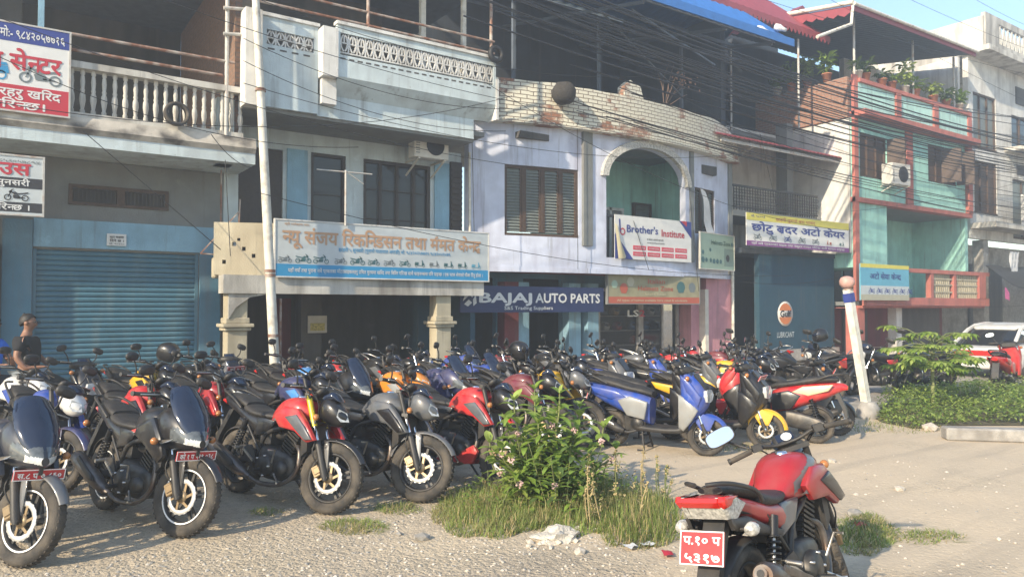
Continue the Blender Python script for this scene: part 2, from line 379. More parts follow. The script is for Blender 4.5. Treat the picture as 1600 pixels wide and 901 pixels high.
FAIR = [(.26,.66,.93,.14,3,.5),(.40,.64,1.0,.17,2.6,.5),(.53,.64,.99,.165,2.4,.5),(.65,.655,.92,.13,2.2,.48),(.75,.675,.83,.08,2.1,.45),(.805,.70,.76,.025,2,.5)]
def naked_bike(kind='naked', plate_f=None, plate_r=None, steer=R(20), fork_gold=False, belly=False, stripe=0, bigtail=False):
    if stripe == 0: stripe = 'wht' if kind == 'faired' else None
    fa, ra = (.66, .305), (-.66, .305); S = steerM((.36, .96), fa, steer); P = []
    com = kind == 'commuter'; tw = .042 if com else .052
    P.append(wheel_parts(fa, .305, tw, S, None if com else .135, 3 if com else 5, stripe=stripe))
    P.append(wheel_parts(ra, .305, .05 if com else .066, None, .11 if bigtail else None, 3 if com else 5, stripe=stripe))
    # fork
    f = MB(); u = Vector((-.42, 0, .907))
    for sg in (-1, 1):
        a = Vector((.645, sg*.095, .305)); f.tube([a-u*.03, a+u*.02, a+u*.30, a+u*.33], [.02,.03,.029,.026], 12, 0)
        f.tube([a+u*.33, a+u*.46], .0185, 12, 1); f.tube([a+u*.46, a+u*.75], .027 if fork_gold else .021, 12, 2)
    t0 = Vector((.645, 0, .305))
    for t in (.50, .74): f.bar(t0+u*t+Vector((0,-.12,0)), t0+u*t+Vector((0,.12,0)), .06, .03, 0)
    f.xf(S); cal = MB(); cal.box(-.035,.035,-.02,.02,-.05,.05); cal.box(-.02,.045,-.028,.028,-.03,.03); cal.xf(S @ T(.555, -.088, .345) @ RY(-.6))
    hose = MB(); hose.tube([(.555,-.09,.39),(.50,-.13,.50),(.50,-.12,.62),(.44,-.1,.8)], .006, 5, smooth=4); hose.xf(S)
    kids = [] if com else [P_('brake_caliper', ['brz'], cal, [], .006)]
    P.append(P_('fork', ['blk', 'chr', 'gld' if fork_gold else ('chr' if com else 'blk')], f, kids+[P_('brake_hose', ['blk'], hose)]))
    g = MB(); g.guard(fa, .345, R(28), R(168), .062); g.panel([(.62,.34),(.66,.34),(.62,.60),(.56,.62)], .075, .012); g.xf(S)
    P.append(P_('front_mudguard', ['guard'], g))
    # handlebar
    h = MB(); h.tube([(.25,-.37,1.03),(.30,-.2,1.05),(.345,-.07,1.02),(.345,.07,1.02),(.30,.2,1.05),(.25,.37,1.03)], .012, 8, smooth=4)
    for sg in (-1, 1):
        h.tube([(.265,sg*.24,1.045),(.247,sg*.385,1.028)], .018, 10, 1); h.tube([(.247,sg*.385,1.028),(.246,sg*.40,1.027)], .021, 10, 0)
        h.tube([(.31,sg*.19,1.055),(.34,sg*.24,1.05),(.315,sg*.38,1.03)], .006, 6, 2, smooth=2)
        h.box(.24,.30,sg*.20-.03,sg*.20+.03,1.03,1.075,0)
    for z0 in (0, .05): h.tube([(.33,-.18,1.03),(.42,-.14,.98+z0*.3),(.45,-.02-z0,.86),(.36,.05,.72)], .005, 5, 0, smooth=4)
    h.tube([(.33,.18,1.03),(.43,.14,.99),(.44,.04,.86),(.34,-.04,.72)], .005, 5, 0, smooth=4)
    h.xf(S)
    P.append(P_('handlebar', ['blk', 'rub', 'alu'], h))
    for sg in ((1,) if kind == 'near' else (-1, 1)): P.append(mirror_parts(sg*-.12, sg, [(.28,sg*.24,1.06),(.29,sg*.27,1.12),(.27,sg*.30,1.19)] if kind != 'near' else [(.28,sg*.24,1.06),(.30,sg*.31,1.11),(.28,sg*.36,1.15)], S, 'rect' if kind in ('near', 'commuter') else 'oval'))
    # instruments and headlamp
    i = MB(); i.body([(-.05,-.015,.015,.05),(-.02,-.03,.03,.075),(.03,-.03,.03,.075),(.06,-.012,.012,.05)], m=0); i.xf(T(.40,0,1.03) @ RY(-.75))
    gl = MB(); gl.add([(-.03,-.055,0),(.035,-.055,0),(.035,.055,0),(-.03,.055,0)], [(0,1,2,3)]); gl.lathe([(0,.002),(.034,.002)], 16, m=1, axis='z', o=(0,-.012,0)); gl.xf(T(.40,0,1.03) @ RY(-.75) @ T(0,0,.031))
    i.xf(S); gl.xf(S); P.append(P_('instrument_cluster', ['blk'], i, [P_('dial_face', ['vis', 'wht'], gl)]))
    if kind == 'faired':
        c = MB(); c.body(FAIR, nr=24, steps=5)
        c.panel([(.12,.82),(.36,.90),(.50,.76),(.58,.62),(.50,.56),(.30,.66),(.08,.74)], .19, .03)
        vs = MB(); rows = []
        for x, z, w, cr in ((.775,.80,.075,.03),(.73,.87,.125,.05),(.66,.96,.15,.06),(.57,1.06,.145,.06),(.49,1.14,.12,.055),(.46,1.165,.09,.05)):
            rows.append([(x-cr*(abs(q)**2), q*w, z-.02*abs(q)**2) for q in (-1,-.75,-.5,-.25,0,.25,.5,.75,1)])
        rows2 = [[(p[0]-.008, p[1], p[2]-.006) for p in r_] for r_ in rows]
        vs.loft([a+b[::-1] for a, b in zip(rows, rows2)])
        hl = MB(); q = MB(); q.body(FAIR, nr=48, steps=10)
        for f_ in q.f:
            if len(f_) > 4: continue
            c_ = sum((Vector(q.v[i]) for i in f_), Vector())/4
            if c_.x > .585 and .70+.25*abs(c_.y) < c_.z < .855-.1*abs(c_.y) and abs(c_.y) > .012: hl.add([(q.v[i][0]+.004, q.v[i][1]*1.025, q.v[i][2]) for i in f_], [(0,1,2,3)], 0 if c_.z > .755+.1*abs(c_.y) or abs(c_.y) > .1 else 1, True)
        for sg in ():
            ring = [(.735,.02),(.775,.035),(.70,.115),(.64,.155),(.655,.125),(.70,.05)]
            zz = [.70,.745,.80,.83,.75,.70]
            hl.add([(p[0]+.022, sg*(p[1]), z) for p, z in zip(ring, zz)]+[(p[0]-.03, sg*(p[1]-.01), z) for p, z in zip(ring, zz)], [(0,1,2,3,4,5)]+[(k,(k+1)%6,6+(k+1)%6,6+k) for k in range(6)])
        fl = MB(); 
        for sg in (-1, 1): fl.add([(.50,sg*.198,.70),(.62,sg*.178,.735),(.66,sg*.165,.76),(.52,sg*.2,.735)], [(0,1,2,3)])
        P.append(P_('fairing', ['body', 'accent'], c, [P_('windscreen', ['vis'], vs), *P2('headlamp', ['hlamp', 'lens'], hl), *P2('fairing_stripe', ['alu'], fl)]))
    elif com:
        c = MB(); c.body([(.40,.80,.98,.07,2.6),(.50,.78,1.0,.115,2.8),(.58,.79,.98,.11,2.8),(.62,.82,.95,.08,2.6)], nr=20)
        fly = MB(); fly.body([(.44,.96,1.0,.09),(.53,1.0,1.09,.09),(.57,1.0,1.03,.07)], nr=16); c.add(fly.v, fly.f, 1, True)
        l = MB(); l.body([(.60,.80,.945,.085,3),(.645,.82,.93,.06,2.6)], nr=18); c.xf(S); l.xf(S)
        P.append(P_('headlamp_cowl', ['body', 'vis'], c, [P_('headlamp', ['lens'], l)]))
    else:
        c = MB(); c.body([(.42,.82,.96,.05,2.2,.6),(.50,.775,.99,.10,2.2,.66),(.58,.745,.975,.112,2.1,.68),(.66,.75,.915,.09,2.0,.66),(.715,.785,.85,.035,2,.6)], nr=20)
        vz = MB(); vz.body([(.46,.95,1.01,.07),(.55,.97,1.05,.085),(.62,.96,.98,.06)], nr=14); c.add(vz.v, vz.f, 1, True)
        l = MB()
        for sg in (-1, 1):
            l.add([(.645,sg*.095,.90),(.69,sg*.015,.875),(.725,sg*.012,.80),(.675,sg*.075,.79),(.64,sg*.1,.83)], [(0,1,2,3,4)])
        l.xf(T(.012,0,0)); c.xf(S); l.xf(S)
        P.append(P_('headlamp_cowl', ['cowl', 'vis'], c, P2('headlamp', ['lens'], l)))
    for sg in (-1, 1): P.append(indicator((.50, sg*.11, .80), sg, S if kind != 'faired' else T(.02, sg*.06, -.07)))
    # tank
    t = MB()
    if com: t.body([(-.16,.72,.80,.07,2.4),(-.06,.70,.86,.115,2.4,.5),(.10,.69,.915,.145,2.5,.5),(.24,.71,.925,.145,2.5,.5),(.35,.76,.90,.11,2.4),(.40,.82,.87,.05,2)], nr=22, steps=5)
    else: t.body([(-.15,.72,.79,.08,2.4),(-.06,.70,.88,.115,2.6,.55),(.06,.69,.955,.15,2.7,.6),(.20,.70,.975,.172,2.7,.6),(.32,.74,.95,.155,2.5,.6),(.41,.80,.89,.07,2.2)], nr=24, steps=5)
    cap = MB(); cap.lathe([(0,.012),(.03,.012),(.038,.004),(.038,-.02)], 18, axis='z', o=(.16, 0, .975 if not com else .918))
    kids = [P_('fuel_cap', ['chr'], cap)]
    if not com:
        sh = MB(); sh.panel([(.0,.80),(.14,.89),(.34,.88),(.46,.78),(.60,.63),(.50,.60),(.34,.68),(.10,.70)], .178, .03, inset=.86)
        ins = MB(); ins.panel([(.20,.80),(.36,.83),(.48,.74),(.585,.635),(.50,.62),(.36,.70)], .205, .015, inset=.8)
        if kind == 'faired': sh = None
        if sh: kids += P2('tank_shroud', ['body'], sh)+P2('shroud_insert', ['accent'], ins)
        st = MB()
        for sg in (-1, 1): st.prism([(-.02,.76),(.10,.79),(.30,.72),(.12,.73)], sg*.168, sg*.172)
        kids += P2('tank_stripe', ['trim'], st)
        if kind == 'near':
            q = MB(); q.body([(-.15,.72,.79,.08,2.4),(-.06,.70,.88,.115,2.6,.55),(.06,.69,.955,.15,2.7,.6),(.20,.70,.975,.172,2.7,.6),(.32,.74,.95,.155,2.5,.6),(.41,.80,.89,.07,2.2)], nr=72, steps=14); dc = MB()
            for f_ in q.f:
                if len(f_) > 4: continue
                c_ = sum((Vector(q.v[i]) for i in f_), Vector())/4
                if abs(c_.y) > .075 and -.04 < c_.x < .33 and abs(c_.z-(.955-.55*abs(c_.x-.27))) < .034: dc.add([(q.v[i][0], q.v[i][1]*1.006, q.v[i][2]+.002) for i in f_], [(0,1,2,3)], 0, True)
            kids += P2('tank_decal', ['side'], dc)
    P.append(P_('tank', ['body'], t, kids))
    # seat and tail
    s = MB()
    if com: s.body([(-.12,.75,.79,.08),(-.25,.74,.82,.12),(-.5,.75,.84,.13),(-.66,.77,.865,.125),(-.84,.80,.875,.10)], nr=16)
    else:
        s.body([(-.08,.74,.80,.08),(-.2,.74,.81,.12),(-.36,.75,.825,.145),(-.48,.77,.86,.14),(-.54,.79,.86,.12)], nr=16)
        s.body([(-.50,.80,.885,.12),(-.60,.84,.92,.125),(-.74,.88,.945,.105),(-.86,.91,.95,.07)], nr=16)
    P.append(P_('seat', ['seat'], s))
    tl = MB()
    if com: tl.body([(-.10,.58,.72,.09,3),(-.28,.55,.75,.125,3),(-.50,.62,.78,.12,3),(-.8,.72,.81,.10,3),(-.93,.76,.82,.07,2.6)], nr=18)
    else: tl.body([(-.06,.60,.74,.10,3),(-.24,.58,.77,.14,3),(-.45,.66,.80,.14,3),(-.68,.76,.87,.115,3),(-.88,.83,.915,.085,2.8),(-.96,.87,.91,.05,2.4)], nr=20)
    b2 = MB(); b2.panel([(-.12,.62),(-.02,.74),(-.30,.76),(-.34,.58)], .128, .02)
    lamp = MB()
    if bigtail:
        lamp.panel([(-.70,.842),(-.84,.908),(-.985,.918),(-1.0,.895),(-.93,.80),(-.86,.772)], .112, .026, 1, inset=.84); lamp.prism([(-.985,.905),(-.99,.895),(-.93,.80),(-.80,.80),(-.80,.895)], -.086, .086, 1)
        lamp.panel([(-.82,.902),(-.90,.914),(-.988,.922),(-1.004,.897),(-.975,.862),(-.915,.868),(-.88,.895)], .126, .022, 0, inset=.88); lamp.prism([(-.86,.90),(-1.0,.917),(-1.01,.897),(-.98,.865),(-.86,.865)], -.103, .103, 0)
    else: lamp.body([(-.90,.82,.895,.075,3),(-.985,.85,.885,.06,3)], nr=12, m=0)
    grab = MB()
    for sg in (-1, 1): grab.tube([(-.55,sg*.14,.82),(-.66,sg*.155,.90),(-.88,sg*.12,.97),(-.96,sg*.03,.975)], .012, 7, smooth=4)
    if bigtail:
        lw = MB(); lw.panel([(-.26,.60),(-.50,.68),(-.74,.78),(-.93,.80),(-.90,.74),(-.62,.66),(-.36,.585)], .128, .022); tl.box(-.78,-.3,-.004,.004,.84,.845); 
    P.append(P_('tail_cowl', ['tail'], tl, [*(P2('lower_panel', ['blk'], lw) if bigtail else []), P_('tail_lamp', ['redl', 'clr'], lamp), *P2('side_cover', ['side'], b2)]))
    P.append(P_('grab_rail', ['blk' if not com else 'alu'], grab))
    for sg in (-1, 1): P.append(indicator((-.86, sg*.10, .74), sg, None, 'clr' if bigtail else 'amb', 1.25 if bigtail else 1.0))
    # plates, hugger
    hg = MB(); hg.prism([(-.78,.80),(-.86,.78),(-1.03,.52),(-1.05,.42),(-1.01,.42),(-.97,.52)], -.06, .06); hg.guard(ra, .345, R(60), R(175) if com else R(150), .075)
    if bigtail: hg.box(-1.06,-1.045,-.05,.05,.44,.48,1); hg.bar((-1.03,0,.52),(-1.06,0,.45),.02,.02)
    P.append(P_('rear_mudguard', ['blk', 'redl'], hg))
    if plate_r: P.append(plate_part(plate_r, .24, .165, T(-1.035,0,.68 if bigtail else .63) @ RY(.38) @ RZ(-pi/2)))
    if plate_f:
        hb = MB(); hb.box(-.012,.012,-.02,-.005,0,.14)
        M = T(.74,0,.635) @ RZ(pi/2) @ RX(.15) if kind == 'faired' else S @ T(.70,0,.655) @ RZ(pi/2) @ RX(.2)
        hb.xf(M); P.append(plate_part(plate_f, .33, .075, M, hb))
    # engine
    e = MB(); e.body([(-.26,.26,.46,.10,4),(-.16,.21,.52,.15,4),(.05,.20,.50,.155,4),(.20,.23,.46,.12,4),(.25,.28,.40,.08,3)], nr=20)
    for sg in (-1, 1):
        e.lathe([(0,sg*.205),(.085,sg*.20),(.105,sg*.18),(.11,sg*.12)], 20, o=(-.06 if sg < 0 else .02, 0, .34)); e.lathe([(0,sg*.18),(.06,sg*.175),(.07,sg*.12)], 16, o=(.14,0,.33))
        for k in range(5):
            a = k*1.25; e.lathe([(0,sg*.212),(.008,sg*.21),(.009,sg*.18)], 6, m=1, o=(-.06+.092*cos(a),0,.34+.092*sin(a)))
    e2 = MB()
    for k in range(9): e2.box(-.085,.085,-.10,.10,.02+k*.03,.034+k*.03)
    e2.box(-.065,.065,-.08,.08,0,.32); e2.box(-.08,.08,-.085,.085,.28,.36,1); e2.xf(T(.12,0,.44) @ RY(.45))
    carb = MB(); carb.tube([(.10,-.03,.62),(-.02,-.03,.60),(-.12,-.02,.62)], [.03,.035,.05], 10); carb.box(-.24,-.08,-.11,.11,.52,.68)
    P.append(P_('engine', ['eng', 'alu'], e, [P_('cylinder', ['eng', 'alu'], e2), P_('air_box', ['blk'], carb)]))
    fr = MB()
    for sg in (-1, 1):
        fr.tube([(.36,sg*.03,.90),(.16,sg*.10,.72),(-.14,sg*.12,.62),(-.24,sg*.11,.42)], .02, 8, smooth=3)
        fr.tube([(-.14,sg*.12,.62),(-.45,sg*.12,.72),(-.85,sg*.07,.84)], .015, 8, smooth=2); fr.tube([(-.22,sg*.12,.44),(-.5,sg*.125,.74)], .013, 6)
        fr.prism([(-.30,.50),(-.24,.44),(-.20,.34),(-.28,.34),(-.45,.46),(-.44,.485)], sg*.15, sg*.165, 0); fr.bar((-.24,sg*.17,.36), (-.44,sg*.17,.475), .012, .02, 1)
        fr.tube([(-.42,sg*.16,.47),(-.42,sg*.25,.46)], .016, 7, 1); fr.tube([(-.10,sg*.15,.30),(-.06,sg*.29,.30)], .018, 7)
    fr.tube([(.40,0,.84),(.32,0,.60),(.24,0,.30)], .022, 8, smooth=3)
    fr.tube([(-.05,.15,.24),(.02,.30,.03),(.05,.32,.015)], .012, 6, smooth=2)
    fr.tube([(.10,-.18,.28),(.22,-.22,.22),(.24,-.25,.22)], .009, 6, 1); fr.tube([(.08,-.2,.38),(.16,-.24,.50),(.14,-.3,.5)], .009, 6, 1)
    P.append(P_('frame', ['blk', 'alu'], fr))
    if not com:
        rad = MB(); rad.prism([(.36,.72),(.44,.74),(.46,.52),(.38,.46)], -.13, .13); P.append(P_('radiator', ['blk'], rad))
    if com:
        cg = MB()
        for sg in (-1, 1): cg.tube([(.30,sg*.05,.62),(.36,sg*.25,.58),(.34,sg*.27,.38),(.26,sg*.06,.32)], .012, 7, smooth=4)
        P.append(P_('crash_guard', ['chr'], cg))
    sw = MB()
    for sg in (-1, 1): sw.bar((-.20,sg*.10,.40),(-.70,sg*.12,.305),.03,.05)
    sw.prism([(-.24,.44),(-.70,.355),(-.74,.33),(-.70,.26),(-.24,.36)], .135, .15)
    P.append(P_('swingarm', ['blk'], sw))
    for sg in (-1, 1):
        k = MB(); a, b = (-.60,sg*.15,.37), (-.44,sg*.14,.72)
        k.tube([a, (-.56,sg*.148,.46)], .022, 8); k.tube([a, b], .011, 8, 1); k.tube([(-.49,sg*.143,.62), b], .028, 10, 0); spring(k, (-.565,sg*.148,.45), (-.475,sg*.142,.64), .033, 7)
        P.append(P_('shock_absorber', ['spr', 'alu'], k))
    x = MB(); x.tube([(.20,-.06,.56),(.33,-.10,.50),(.33,-.12,.32),(.18,-.15,.20),(-.10,-.16,.17),(-.30,-.17,.22)], .022, 10, smooth=5)
    if com: x.tube([(-.24,-.17,.20),(-.32,-.175,.22),(-.85,-.19,.33),(-1.0,-.195,.36)], [.025,.04,.045,.03], 14, 1)
    elif kind == 'near':
        x.tube([(-.24,-.17,.205),(-.34,-.19,.27),(-.44,-.21,.34),(-.80,-.24,.49),(-.90,-.247,.53),(-.93,-.249,.54)], [.026,.05,.07,.075,.066,.05], 18, 1); x.tube([(-.92,-.248,.537),(-.955,-.25,.553)], .032, 14, 0); x.tube([(-.945,-.25,.548),(-.957,-.25,.554)], .02, 12, 3)
        x.panel([(-.40,.37),(-.44,.41),(-.76,.55),(-.80,.52),(-.48,.38)], -.305, .012, 2, both=False)
    else:
        x.tube([(-.26,-.17,.205),(-.36,-.18,.24),(-.46,-.19,.28),(-.80,-.21,.42),(-.86,-.213,.445),(-.885,-.214,.455)], [.026,.045,.062,.066,.058,.035], 16, 1)
        x.tube([(-.86,-.213,.445),(-.90,-.215,.461)], .02, 10, 0); x.panel([(-.40,.30),(-.44,.345),(-.72,.47),(-.76,.44),(-.46,.29)], -.262, .012, 2, both=False)
    P.append(P_('exhaust', ['exh', 'chr' if com else 'exh', 'exh' if kind == 'near' else 'blk', 'blk'], x))
    if belly:
        bp = MB(); bp.panel([(.34,.40),(.40,.34),(.34,.22),(.05,.16),(-.22,.18),(-.10,.26),(.15,.30)], .15, .03); P.append(P_('belly_pan', ['belly'], bp))
    return P

def scooter(plate_f=None, plate_r=None, steer=R(14)):
    fa, ra = (.63, .235), (-.62, .235); S = steerM((.36, .95), fa, steer); P = []
    P.append(wheel_parts(fa, .235, .052, S, .095, 5, stripe=None)); P.append(wheel_parts(ra, .235, .056, None, None, 5, stripe=None))
    f = MB()
    for sg in (-1, 1): f.tube([(.63,sg*.08,.225),(.56,sg*.08,.40),(.50,sg*.075,.56)], [.02,.02,.02], 10); f.tube([(.615,sg*.08,.26),(.565,sg*.08,.38)], .027, 10, 1)
    f.box(.44,.56,-.09,.09,.52,.58); f.xf(S); P.append(P_('fork', ['chr', 'blk'], f))
    g = MB(); g.guard(fa, .275, R(5), R(165), .08, n=18, drop=.05); g.panel([(.56,.30),(.66,.30),(.72,.44),(.58,.50),(.48,.42)], .085, .015); g.xf(S); P.append(P_('front_mudguard', ['guard'], g))
    ap = MB(); ap.body([(.42,.40,.50,.13,3),(.52,.36,.60,.18,2.8,.4),(.64,.34,.66,.20,2.6,.4),(.76,.33,.66,.19,2.5,.4),(.88,.32,.585,.155,2.5,.4),(.99,.31,.48,.10,2.4,.4)], nr=22, steps=5, axis='z')
    hl = MB(); ring = []
    for z, x, w in ((.645,.655,.05),(.66,.655,.10),(.73,.662,.125),(.79,.645,.10),(.80,.645,.04)): ring += [(x, w, z)]
    ring = ring+[(x, -y, z) for x, y, z in ring[::-1]]
    hl.add([(x+.02, y, z) for x, y, z in ring]+[(x-.06, y, z) for x, y, z in ring], [tuple(range(10))]+[(k,(k+1)%10,10+(k+1)%10,10+k) for k in range(10)])
    pn = MB(); pn.panel([(.36,.98),(.48,.90),(.62,.72),(.58,.60),(.44,.78)], .185, .02, inset=.75)
    lo = MB(); lo.panel([(.34,.74),(.50,.66),(.58,.56),(.50,.42),(.40,.30),(.34,.34)], .185, .03, inset=.85)
    ctr = MB(); ctr.prism([(.50,.96),(.60,.82),(.655,.80),(.50,.99)], -.075, .075)
    P.append(P_('front_apron', ['body'], ap, [P_('headlamp', ['lens'], hl), *P2('apron_side', ['body'], pn), *P2('leg_shield', ['accent'], lo), P_('apron_badge', ['blkg'], ctr)]))
    vz = MB(); rows = []
    for x, z, w in ((.52,.94,.09),(.46,1.03,.10),(.40,1.11,.08)): rows.append([(x-.03*q*q, q*w, z) for q in (-1,-.5,0,.5,1)])
    vz.loft([a+[(p[0]-.006, p[1], p[2]-.004) for p in a[::-1]] for a in rows]); P.append(P_('visor', ['vis'], vz))
    h = MB(); h.body([(-.075,.28,.38,.035,2.6),(.0,.26,.44,.045,2.6),(.075,.28,.38,.035,2.6)], nr=12); h.xf(T(0,0,1.0) @ Matrix(((1,0,0,0),(0,1,0,0),(0,0,1,0),(0,0,0,1)))) if False else None
    h = MB(); h.body([(.24,.96,1.04,.13,3),(.32,.95,1.07,.16,3),(.42,.97,1.07,.13,3),(.47,1.0,1.04,.07,2.5)], nr=18)
    for sg in (-1, 1):
        h.tube([(.30,sg*.12,1.03),(.24,sg*.24,1.05)], .014, 8); h.tube([(.255,sg*.21,1.045),(.225,sg*.36,1.045)], .018, 10, 1); h.tube([(.31,sg*.18,1.05),(.30,sg*.34,1.05)], .006, 6, 2)
    d = MB(); d.add([(.26,-.07,0),(.40,-.07,0),(.40,.07,0),(.26,.07,0)], [(0,1,2,3)]); d.v = [(x, y, 1.073) for x, y, z in d.v]
    h.xf(S); d.xf(S); P.append(P_('handlebar', ['blk', 'rub', 'alu'], h, [P_('dial_face', ['lens'], d)]))
    for sg in (-1, 1): P.append(mirror_parts(sg*-.1, sg, [(.29,sg*.20,1.05),(.31,sg*.25,1.12),(.28,sg*.29,1.19)], S, 'oval'))
    for sg in (-1, 1): P.append(indicator((.46, sg*.13, .94), sg))
    fl = MB(); fl.body([(-.22,.25,.33,.15,4),(.0,.24,.32,.165,4),(.30,.25,.33,.16,4),(.44,.28,.42,.13,3.5)], nr=16); P.append(P_('floorboard', ['blk'], fl))
    rb = MB(); rb.body([(-.06,.32,.66,.11,3),(-.20,.36,.72,.165,3),(-.45,.47,.77,.185,2.8),(-.72,.58,.80,.15,2.8),(-.93,.69,.81,.08,2.6),(-1.0,.74,.79,.04,2.4)], nr=22, steps=5)
    sp = MB(); sp.panel([(-.10,.40),(-.06,.62),(-.30,.68),(-.46,.62),(-.34,.44)], .185, .02, inset=.8)
    sp2 = MB(); sp2.panel([(-.34,.66),(-.48,.74),(-.86,.785),(-.80,.70),(-.55,.62)], .175, .022, inset=.8)
    lm = MB(); lm.body([(-.92,.70,.79,.075,3),(-1.015,.72,.78,.055,3)], nr=12)
    P.append(P_('rear_body', ['body'], rb, [*P2('side_panel', ['accent'], sp), *P2('tail_panel', ['side'], sp2), P_('tail_lamp', ['redl'], lm)]))
    s = MB(); s.body([(-.04,.68,.74,.08),(-.16,.70,.79,.13),(-.36,.73,.825,.15),(-.52,.76,.865,.145),(-.75,.80,.90,.12),(-.90,.82,.88,.07)], nr=16); P.append(P_('seat', ['seat'], s))
    gr = MB()
    for sg in (-1, 1): gr.tube([(-.62,sg*.14,.82),(-.80,sg*.15,.90),(-.98,sg*.09,.93),(-1.0,0,.93)], .014, 7, smooth=3)
    P.append(P_('grab_rail', ['blk'], gr))
    en = MB(); en.body([(-.75,.18,.30,.05,4),(-.62,.16,.36,.06,4),(-.30,.20,.42,.06,4),(-.10,.24,.36,.04,4)], nr=14); en.xf(T(0,.13,0)); en.box(-.40,-.12,-.10,.10,.24,.42); en.lathe([(0,-.15),(.08,-.15),(.09,-.1)], 16, o=(-.22,0,.34))
    P.append(P_('engine', ['eng'], en))
    x = MB(); x.tube([(-.20,-.10,.26),(-.34,-.14,.22),(-.42,-.16,.25)], .018, 8, smooth=3); x.tube([(-.38,-.165,.24),(-.45,-.17,.26),(-.80,-.175,.40),(-.87,-.175,.43)], [.03,.052,.056,.03], 14); x.panel([(-.48,.30),(-.50,.335),(-.76,.43),(-.78,.40)], -.235, .01, 1, both=False)
    P.append(P_('exhaust', ['blk', 'alu'], x))
    for sg in (1,):
        k = MB(); spring(k, (-.66,sg*.14,.32), (-.58,sg*.14,.58), .03, 8); k.tube([(-.68,sg*.14,.26),(-.57,sg*.14,.62)], .014, 8); P.append(P_('shock_absorber', ['spr'], k))
    hg = MB(); hg.prism([(-.84,.70),(-.90,.70),(-1.0,.48),(-1.02,.36),(-.98,.36),(-.95,.48)], -.06, .06); hg.guard(ra, .27, R(70), R(150), .07); P.append(P_('rear_mudguard', ['blk'], hg))
    st = MB()
    for sg in (-1, 1): st.tube([(-.16,sg*.10,.24),(-.12,sg*.15,.02),(-.20,sg*.17,.015)], .013, 7)
    st.tube([(-.13,-.14,.08),(-.13,.14,.08)], .011, 6); P.append(P_('centre_stand', ['blk'], st))
    if plate_r: P.append(plate_part(plate_r, .22, .15, T(-1.015,0,.55) @ RY(.3) @ RZ(-pi/2)))
    if plate_f: P.append(plate_part(plate_f, .30, .075, T(.60,0,.90) @ RZ(pi/2) @ RX(.5)))
    return P

_spec = {}
def spec_for(kind, **kw):
    key = (kind, str(sorted(kw.items())))
    if key not in _spec: _spec[key] = scooter(**kw) if kind == 'scooter' else naked_bike(kind, **kw)
    return _spec[key]
def stand(spec, name, label, cat, loc, yaw, scheme, lean=-R(7), group=None):
    pal = dict(FIXED); pal.update(scheme)
    root = thing(name, label, cat, loc, (lean, 0, yaw), group)
    def put(s_, parent):
        nm, roles, me, kids = s_
        o = bpy.data.objects.new(nm, me); col.objects.link(o); o.parent = parent
        while len(me.materials) < len(roles): me.materials.append(pal.get(roles[len(me.materials)], BLK))
        for i, r_ in enumerate(roles):
            if pal.get(r_, BLK) is not me.materials[i]:
                o.material_slots[i].link = 'OBJECT'; o.material_slots[i].material = pal.get(r_, BLK)
        for k in kids: put(k, o)
    for s_ in spec: put(s_, root)
    return root
PAINT = dict(black=BLKG, red=paint('red_paint', (.52,.012,.02)), deepred=paint('deep_red_paint', (.33,.012,.018), .12), blue=paint('blue_paint', (.015,.065,.36)), dkblue=paint('dark_blue_paint', (.012,.022,.11)), navygrey=paint('navy_grey_paint', (.018,.023,.036), .12), grey=paint('grey_paint', (.09,.10,.115)),
    ltgrey=paint('light_grey_paint', (.28,.29,.29)), yellow=paint('yellow_paint', (.75,.42,.01)), orange=paint('orange_paint', (.72,.23,.01)), white=paint('white_paint', (.72,.71,.68)), skyblue=paint('sky_blue_paint', (.05,.25,.62)), silver=mat('silver_paint', (.5,.5,.5), rough=.35, metal=.5, var=.05, coat=.5), maroon=paint('maroon_paint', (.14,.012,.025)), cream=paint('cream_paint', (.7,.6,.38)))
def scheme(body, accent='grey', guard='black', tail=None, side='black', cowl='black', trim=None, belly='red'):
    g = lambda k: PAINT[k]
    return dict(body=g(body), accent=g(accent), guard=g(guard), tail=g(tail or 'black'), side=g(side), cowl=g(cowl), trim=g(trim or accent), belly=g(belly))
# ---------------------------------------------------------------- setting materials
def wallmat(name, c, stain=(.18,.16,.14), amt=.25, rough=.85, var=.12):
    if name in MATS: return MATS[name]
    m = mat(name, c, rough=rough, var=var, scale=3, bump=.3, bscale=45, c2=stain, c2amt=amt, c2scale=1.6, stretch=(1.6,1.6,.35), c2sharp=.16); n = m.node_tree; L = n.links; b = n.nodes['Principled BSDF']
    tc = n.nodes.new('ShaderNodeTexCoord'); mp = n.nodes.new('ShaderNodeMapping'); mp.inputs['Scale'].default_value = (7,7,.45); L.new(tc.outputs['Object'], mp.inputs[0])
    src = b.inputs['Base Color'].links[0].from_socket
    for vec, scl, lo, hi, amt_, colr in ((mp.outputs[0], 1.0, .56, .74, .55, (.13,.115,.10)), (tc.outputs['Object'], 1.9, .62, .70, .5, (c[0]*1.25+.03, c[1]*1.25+.03, c[2]*1.25+.03)), (tc.outputs['Object'], 9, .66, .74, .5, (.16,.14,.12))):   # rain streaks, patched plaster, specks
        t = n.nodes.new('ShaderNodeTexNoise'); t.inputs['Scale'].default_value = scl; t.inputs['Detail'].default_value = 9; t.inputs['Roughness'].default_value = .62; L.new(vec, t.inputs['Vector'])
        r = n.nodes.new('ShaderNodeMapRange'); r.inputs[1].default_value = lo; r.inputs[2].default_value = hi; r.inputs[4].default_value = amt_; L.new(t.outputs[0], r.inputs[0])
        x = n.nodes.new('ShaderNodeMix'); x.data_type = 'RGBA'; L.new(r.outputs[0], x.inputs[0]); L.new(src, x.inputs[6]); x.inputs[7].default_value = (*[min(1, q) for q in colr], 1); src = x.outputs[2]
    L.new(src, b.inputs['Base Color']); return m
